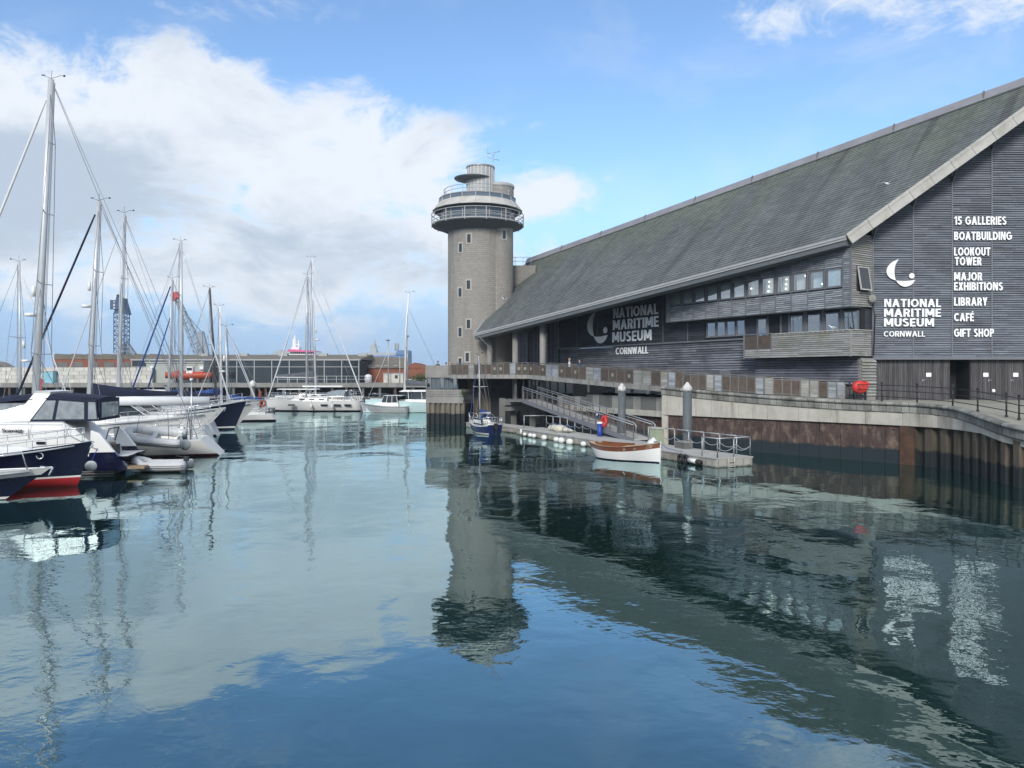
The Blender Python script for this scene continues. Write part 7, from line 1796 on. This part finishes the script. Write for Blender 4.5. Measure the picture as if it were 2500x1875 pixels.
def far_boats():
    W = m_gel_w
    t, H = yacht('long white yacht lying broadside across the far end of the basin', 748, 108., 180, 13.4, 672, .08, .1, .13, W, fb=(1.45, 1.42, 1.62), B=4.2, furl=m_sail, furl_r=.10, spread=2, rig=1.4, boomc=None, booml=.6, rakebow=.35, sugar=-.1, boomz=2.8)
    for x in (2.6, -1.9, -3.7, -5.1): MB().box((x-.45, 1.84 if abs(x) < 4 else 1.70, .80), (x+.45, 2.12 if abs(x) < 4 else 1.98, 1.0)).build('hull_port', m_glass_d, t)
    m = MB(); m.sm = True; rr = []
    for i in range(6): u = i/5; rr.append([(lerp(-4.6, -2.0, u), 1.5*cos(b), 2.0+.95*sqrt(max(.02, 1-(u*1.0-.3)**2*1.1))*sin(b)) for b in [pi*j/10 for j in range(11)]])
    m.loft(rr, False); m.build('sprayhood', m_vinyl, t, fix=False)
    MB().box((-4.0, -.15, 3.35), (1.6, .15, 3.55)).build('boom', m_mastw, t)
    house(-.5, 5.2, 1.5, .4, 3.0, 3.12, .3, .1, .05, 1.4).build('sun_awning', m_gel_w, t)
    for x in (.2, 3.6): MB().tube([(x, 1.2, 1.9), (x+.1, 1.1, 3.02)], .03).build('awning_post', m_chrome, t); MB().tube([(x, -1.2, 1.9), (x+.1, -1.1, 3.02)], .03).build('awning_post', m_chrome, t)
    m = MB()
    for y in (-1.0, 1.0): m.ring((-5.4, y, 2.2), .55, .03, 'x', 16, 5)
    m.tube([(-6.3, -1.7, 1.5), (-5.9, -1.7, 2.9), (-4.7, -1.7, 2.9), (-4.2, -1.7, 1.6)], .04); m.tube([(-6.3, 1.7, 1.5), (-5.9, 1.7, 2.9), (-4.7, 1.7, 2.9), (-4.2, 1.7, 1.6)], .04); m.build('cockpit_arch', m_chrome, t)
    for px_, l in ((760, 'small white fender amidships on the long white yacht'), (811, 'small white fender nearer the stern of the long white yacht')):
        f = thing('hull_fender', l, 'fender', (gx(px_, 105.7), 105.65, .95), 0, 'fenders on the long white yacht'); MB().ball((0, 0, -.2), .15, 10, 8, (1, 1, 2.3)).build('body', m_fender, f); MB().tube([(0, 0, .1), (0, .12, .6)], .015).build('lanyard', m_wire, f)
    yacht('taller white yacht moored behind the long white one, grey stowed mainsail', 771, 113., 2, 14, 630, .0, .55, .13, W, boomc=m_canvas_g, furl=m_sail, furl_r=.10, mastm=m_mastw, spread=2, rig=1.3, radar=10.2, booml=5.6, boomz=4.7, fb=(1.8, 1.8, 2.0))
    # catamaran
    D = 104.; h = radians(183); t = thing('sailing_catamaran', 'pale aqua sailing catamaran with dark boom bag beside the bastion', 'catamaran', (gx(1000, D), D+2, 0), h)
    L = 12.
    for y in (-2.6, 2.6):
        H = Hull(L, 1.5, (1.0, 1.5, 1.75), .25, -.9, .8, ((-.4, 1), (.03, 0), (.1, 0)), None, .7, .4)
        rt = thing('x', 'x', 'x'); ob = H.build(rt, [m_gel_a, m_navy], m_gel_w); 
        for c in list(rt.children): c.parent = t; c.location = (0, y, 0)
        bpy.data.objects.remove(rt)
    house(-5.2, 3.4, 2.6, 2.3, 1.25, 1.75, .8, .1, .1, 2.7).build('bridge_deck', m_gel_w, t, bevel=.05)
    house(-3.6, 2.0, 2.2, 1.6, 1.76, 2.75, .9, .1, .15, 2.3).build('saloon_glazing', m_glass_d, t); house(-5.0, 1.6, 2.5, 1.8, 2.76, 2.98, .5, .1, .1, 2.5).build('coach_top', m_gel_w, t, bevel=.04)
    for x in (-3.5, -1.6, .2): MB().bar((x, 2.24, 1.75), (x+.1, 2.12, 2.76), .12, .06).build('window_pillar', m_gel_w, t)
    xm = (gx(1000, D)-gx(983, D)); zt = gz(712, D)
    MB().tube([(xm, 0, 2.9), (xm-.2, 0, lerp(2.9, zt, .6)), (xm-.56, 0, zt)], .17, 8, .12).build('mast', m_mastw, t)
    m = MB()
    for sd in (1, -1): m.tube([(xm-.2, sd*.9, 8.9), (xm-.15, 0, 8.8)], .04, 5); m.tube([(xm-1.2, sd*2.6, 1.6), (xm-.2, sd*.9, 8.9), (xm-.45, 0, 14.2)], .022, 4)
    m.build('standing_rigging', m_wire, t)
    MB().tube([(-5.4, 0, 1.6), (xm-.45, 0, 14.3)], .022, 4).build('backstay', m_wire, t)
    MB().tube([(xm+.1, 0, 13.6), (5.9, 0, 1.9)], .03, 5).build('forestay', m_sail, t)
    m = MB(); m.sm = True; m.tube([(xm-.2, 0, 4.0), (xm-2.5, 0, 3.85), (xm-5.5, 0, 3.6)], .42, 8, .2, sx=.6); m.build('boom_bag', m_canvas_g, t); masthead(t, Vector((xm-.56, 0, zt)))
    m = MB()
    for y in (-2.2, 2.2): m.tube([(5.5, y, 1.75), (5.6, y, 2.5), (3.5, y*1.3, 2.4), (3.4, y*1.3, 1.7)], .025, 5)
    m.build('pulpit', m_chrome, t)
    cruiser('grey wheelhouse motor boat moored between the white yacht and the catamaran', 880, 103.5, 176, 6.6, 2.6, (.9, .95, 1.35), m_gel_g, at_bow=True, cab=(-.32, .05), ch=(.7, .85, .12), kind='wheelhouse', rake=.5, arch=False, rails=False, top=m_gel_g)
far_boats()

def blue_yacht():
    t, H = yacht('small blue-hulled yacht with blue cover and outboard tied below the terrace', 1172, 66.5, 118, 5.2, 869, .06, -.25, .06, m_blueh, stripe=m_gel_w, boomc=m_canvas_b, furl=m_canvas_b, furl_r=.04, spread=1, fb=(.85, .75, 1.05), B=1.95, sugar=.15, hood=m_canvas_b, rig=.9, booml=1.9, boomz=1.75)
    m = MB(); m.box((-2.85, -.13, .5), (-2.55, .13, 1.0)); m.box((-2.8, -.06, -.3), (-2.66, .06, .55)); m.build('outboard', m_rubber_d, t)
    # name cloth on the guard rail facing the channel
    R3 = Matrix.Rotation(t.rotation_euler.z, 3, 'Z'); a = Vector((-1.2, 1.22, 1.0)); 
    m = MB(); m.box((-2.1, .93, .85), (-.4, .97, 1.35)); m.build('dodger', m_navy, t)
    put_text('FRISKEL', R3 @ Vector((-.5, .985, .95))+t.location, R3 @ Vector((-1, 0, 0)), Vector((0, 0, 1)), 1.5, .30, t, m_white_sign, bold=.02, depth=.02)
blue_yacht()

def launch():
    A, B_ = Vector((8.42, 43.6, 0)), Vector((4.85, 47.1, 0)); e = A-B_; L = e.length; h = atan2(e.y, e.x); c = (A+B_)/2
    t = thing('wooden_launch', 'white open launch with varnished mahogany top strake tied to the pontoon', 'launch', tuple(c), h)
    H = Hull(L, 1.85, (.92, .80, 1.14), .06, .75, .28, ((-.4, 1), (.02, 1), (.06, 0)), (.27, 2), .9, .45, 26)
    H.build(t, [m_gel_w, m_navy, m_mahog], m_teakd, decked=False)
    # deck planks forward, side decks, open cockpit with coaming and thwarts
    d = MB(); rr = []
    for i in range(10):
        u = lerp(.52, 1, i/9); a, b = H.sheer(u, 1, .0, .0), H.sheer(u, -1, .0, .0); cc = (a+b)/2; cc.z += .05; rr.append([a, cc, b])
    d.sm = True; d.loft(rr, False); d.build('foredeck', m_teakd, t, fix=False)
    d = MB(); rr = []
    for i in range(4):
        u = lerp(0, .12, i/3); a, b = H.sheer(u, 1), H.sheer(u, -1); cc = (a+b)/2; cc.z += .03; rr.append([a, cc, b])
    d.loft(rr, False); d.build('stern_deck', m_teakd, t, fix=False)
    for sd in (1, -1):
        d = MB(); d.loft([[H.sheer(lerp(.1, .54, i/8), sd) for i in range(9)], [H.sheer(lerp(.1, .54, i/8), sd, .01, .17) for i in range(9)]], False); d.build('side_deck', m_teakd, t, fix=False)
        d = MB(); d.loft([[H.sheer(lerp(.12, .54, i/8), sd, -.3, .17) for i in range(9)], [H.sheer(lerp(.12, .54, i/8), sd, .13, .17) for i in range(9)], [H.sheer(lerp(.12, .54, i/8), sd, .13, .205) for i in range(9)], [H.sheer(lerp(.12, .54, i/8), sd, -.3, .205) for i in range(9)]], False); d.build('coaming', m_mahog, t, fix=False)
        MB().tube([H.sheer(i/24, sd, -.01, -.015) for i in range(25)], .03, 6).build('rubbing_strake', m_mahog, t)
        for u in (.62, .74):
            p = H.pt(u, H.zs(u)-.15, sd); f = MB().ring((0, 0, 0), .06, .015, 'y', 12, 5).build('fairlead', m_chrome, t); f.location = p+Vector((0, sd*.012, 0))
    a, b = H.sheer(.54, 1, .13, .18), H.sheer(.54, -1, .13, .18); MB().prism([a, b, b-Vector((-.05,0,.5)), a-Vector((-.05,0,.5))], (.04, 0, 0)).build('coaming', m_mahog, t)
    fl = MB(); fl.loft([[H.pt(lerp(.08, .56, i/6), .25, 1, .05) for i in range(7)], [H.pt(lerp(.08, .56, i/6), .25, -1, .05) for i in range(7)]], False); fl.build('sole', m_mahog, t, fix=False)
    for u in (.18, .36): p = H.pt(u, .6, 1, .1); MB().box((p.x-.12, -p.y, .58), (p.x+.12, p.y, .63)).build('thwart', m_mahog, t)
    m = MB(); m.tube([H.sheer(.985, 1, .02, 0), H.sheer(.985, 1, .12, 0)], .03); p = H.sheer(.93, 1, .06, 0); m.box((p.x-.1, -.03, p.z), (p.x+.1, .03, p.z+.09)); m.build('bow_cleat', m_chrome, t)
    p = H.pt(1., .1, 1); MB().bar((H.pt(1, -.3).x+.0, 0, -.35), (H.sheer(1).x+.0, 0, 1.2), .05, .06).build('stem_band', m_gel_w, t)
    r = thing('mooring_line', 'pale mooring line from the launch bow across to the pontoon', 'rope', tuple(Vector((8.3, 43.75, 1.18))))
    MB().tube([(0, 0, .02), (.5, .15, -.35), (1.0, .3, -.5), (1.55, .55, -.62)], .018, 5).build('line', m_rope_b, r)
launch()
# ------------------------------------------------------------------ people and gulls
def person_mesh(name, mats, pose=0, seed=0):
    """skinned standing figure, 1.72 m: materials trousers, top, skin, hair, shoes"""
    sk = {}; vs = []; es = []; rad = []
    def v(p, r, par=None):
        vs.append(p); rad.append(r); i = len(vs)-1
        if par is not None: es.append((par, i))
        return i
    lean = .04; sw = .16 if pose == 1 else .03
    pel = v((0, 0, .93), .135); ch = v((0, 0, 1.12), .125, pel); sh = v((lean*.4, 0, 1.36), .135, ch); nk = v((lean*.6, 0, 1.50), .055, sh); hd0 = v((lean, 0, 1.57), .075, nk); hd1 = v((lean+.01, 0, 1.64), .095, hd0); hd = v((lean, 0, 1.70), .075, hd1)
    for s in (1, -1):
        hp = v((0, s*.09, .88), .095, pel); kn = v((.02+s*sw, s*.10, .49), .062, hp); an = v((-.02+s*sw*1.3, s*.10, .09), .045, kn); v((.13+s*sw*1.3, s*.115, .04), .04, an)
        so = v((lean*.4, s*.185, 1.38), .062, sh); el = v((-.03-s*sw*.5, s*.245, 1.11), .047, so)
        wr = v((.10-s*sw, s*.235, .90), .034, el); pm = v((.13-s*sw, s*.235, .83), .032, wr)
        for k in range(4): a = v((.135-s*sw+.018*(k-1.5), s*.235, .775), .011, pm); v((.145-s*sw+.018*(k-1.5), s*.228, .73-.008*abs(k-1.5)), .009, a)
        a = v((.17-s*sw, s*.222, .81), .012, pm); v((.18-s*sw, s*.215, .775), .01, a)
    me = bpy.data.meshes.new(name); me.from_pydata(vs, es, []); ob = bpy.data.objects.new(name, me); C.objects.link(ob)
    md = ob.modifiers.new('skin', 'SKIN'); md.use_smooth_shade = True
    for i, q in enumerate(me.skin_vertices[0].data): q.radius = (rad[i], rad[i]); q.use_root = (i == 0)
    ss = ob.modifiers.new('subd', 'SUBSURF'); ss.levels = 1; ss.render_levels = 1
    dg = bpy.context.evaluated_depsgraph_get(); out = bpy.data.meshes.new_from_object(ob.evaluated_get(dg)); bpy.data.objects.remove(ob); out.name = name
    out.materials.clear()
    for m in mats: out.materials.append(m)
    for p in out.polygons:
        c = p.center; p.use_smooth = True
        if c.z > 1.46: p.material_index = 2
        elif c.z > .92 and not (abs(c.y) > .2 and c.z < .93): p.material_index = 1
        else: p.material_index = 0
        if abs(c.y) > .19 and c.z < .93 and c.z > .65: p.material_index = 2
        if c.z < .11: p.material_index = 4
    return out
def person(label, px_, D, z, h, mats, pose=0, longhair=False):
    t = thing('person', label, 'person', (gx(px_, D), D, z), radians(h), 'visitors on the footbridge and bastion')
    o = bpy.data.objects.new('body', person_mesh('body', [mats[0], mats[1], m_skin, mats[2], m_black], pose)); C.objects.link(o); o.parent = t
    m = MB(); m.sm = True; rr = []
    for i in range(6):
        a = i/5*pi*.62; rr.append([(.03+.115*sin(a)*cos(b)-.02, .105*sin(a)*sin(b), 1.685+.105*cos(a)-(.03 if cos(b) < 0 else -.035)*sin(a)) for b in [2*pi*j/12 for j in range(12)]])
    m.loft(rr, True, True)
    if longhair: m.tube([(-.05, 0, 1.68), (-.09, 0, 1.52), (-.09, 0, 1.36)], .085, 8, .05)
    m.build('hair', mats[2], t)
    f = MB(); f.ball((.128, 0, 1.61), .018, 6, 4, (1, .8, 1.6)); f.ball((.112, .036, 1.645), .010, 6, 4); f.ball((.112, -.036, 1.645), .010, 6, 4); f.box((.11, -.025, 1.565), (.122, .025, 1.573)); f.build('face', m_skin, t)
    f = MB(); f.ball((.04, .105, 1.63), .028, 6, 4, (.7, .4, 1.2)); f.ball((.04, -.105, 1.63), .028, 6, 4, (.7, .4, 1.2)); f.build('ears', m_skin, t)
D0 = 80.2
person('person in a dark coat with dark hair looking over the bastion parapet', 1089, 80.6, TZ-.45, -100, (m_trous, m_ctop_k, m_hair), 0, True)
person('person with light hair and tan jacket at the bastion parapet corner', 1099, 80.0, TZ-.47, -80, (m_trous, m_ctop_t, m_hairb), 0, True)
person('lone dark-haired person at the left end of the bastion', 1069, 84.5, TZ-.25, -95, (m_trous, m_ctop_k, m_hair))
def on_bridge(px_):
    e = K2-K1; off = Vector((.868*.9, .5*.9, 0)); r = (px_-1250)/F
    a = K1+off; s = (r*a.y-a.x)/(e.x-r*e.y); p = a+e*s; return p.y, p.z-.02
Dq, zq = on_bridge(1391); person('person in a white shirt walking up the footbridge', 1391, Dq, zq, 150, (m_trous, m_ctop_w, m_hairb), 1)
Dq, zq = on_bridge(1416); person('person in a blue jacket walking up the footbridge behind the white shirt', 1416, Dq, zq, 150, (m_trous, m_ctop_b, m_hair), 1)

m_feather = mat('gull_white', (.78,.78,.78), .7, var=.05); m_wing = mat('gull_grey', (.36,.38,.41), .7, var=.08); m_beak = mat('gull_beak', (.6,.38,.08), .5)
def gull(label, loc, h, flying=False):
    t = thing('seagull', label, 'gull', loc, radians(h), 'gulls')
    m = MB(); m.sm = True; rr = []
    z0 = .16 if not flying else 0.
    for x, r, dz in ((-.26, .012, .02), (-.16, .05, .01), (-.04, .085, 0), (.08, .08, .01), (.15, .05, .07), (.185, .048, .13), (.225, .046, .15), (.262, .02, .145)):
        rr.append([(x, r*cos(a), z0+dz+r*sin(a)) for a in [2*pi*j/10 for j in range(10)]])
    m.loft(rr, True, True); m.build('body', m_feather, t)
    MB().tube([(.255, 0, z0+.145), (.32, 0, z0+.13)], .014, 5, .005).build('beak', m_beak, t)
    if flying:
        for s in (1, -1):
            m = MB(); m.prism([(.09, s*.05, .04), (.14, s*.32, .17), (.0, s*.70, .12), (-.06, s*.72, .11), (.0, s*.35, .15), (-.08, s*.05, .03)], (0, 0, .018)); m.build('wing', m_wing, t)
    else:
        for s in (1, -1):
            m = MB(); m.prism([(.09, s*.075, z0+.05), (-.05, s*.092, z0+.05), (-.30, s*.03, z0+.04), (-.08, s*.085, z0-.03), (.06, s*.08, z0-.02)], (0, s*.015, 0)); m.build('wing', m_wing, t)
            MB().tube([(.0, s*.035, z0-.06), (.01, s*.035, 0)], .008, 5).build('leg', m_beak, t)
p = fp(1.35, OUT+.0, 7.96); gull('white gull standing on the balcony rail', tuple(p), 160)
gull('gull with spread wings gliding before the slate roof near the gable', tuple(at(2167, 449, 45.)), 30, True)
gull('gull gliding before the slate roof close to the tower', tuple(at(1231, 730, 74.)), 200, True)
# ------------------------------------------------------------------ sea air
def haze():
    m = bpy.data.materials.new('sea_air'); m.use_nodes = True; N = m.node_tree.nodes; N.remove(N['Principled BSDF'])
    v = N.new('ShaderNodeVolumePrincipled'); v.inputs['Color'].default_value = (.80, .90, 1, 1); v.inputs['Density'].default_value = .0003; v.inputs['Anisotropy'].default_value = .2
    m.node_tree.links.new(v.outputs[0], N['Material Output'].inputs['Volume'])
    b = MB(); b.box((-1400, -160, -1.2), (1400, 1700, 42)); o = b.build('haze', m); o['kind'] = 'stuff'; o['label'] = 'thin sea haze over the whole harbour'
    S.cycles.volume_bounces = 0
haze()
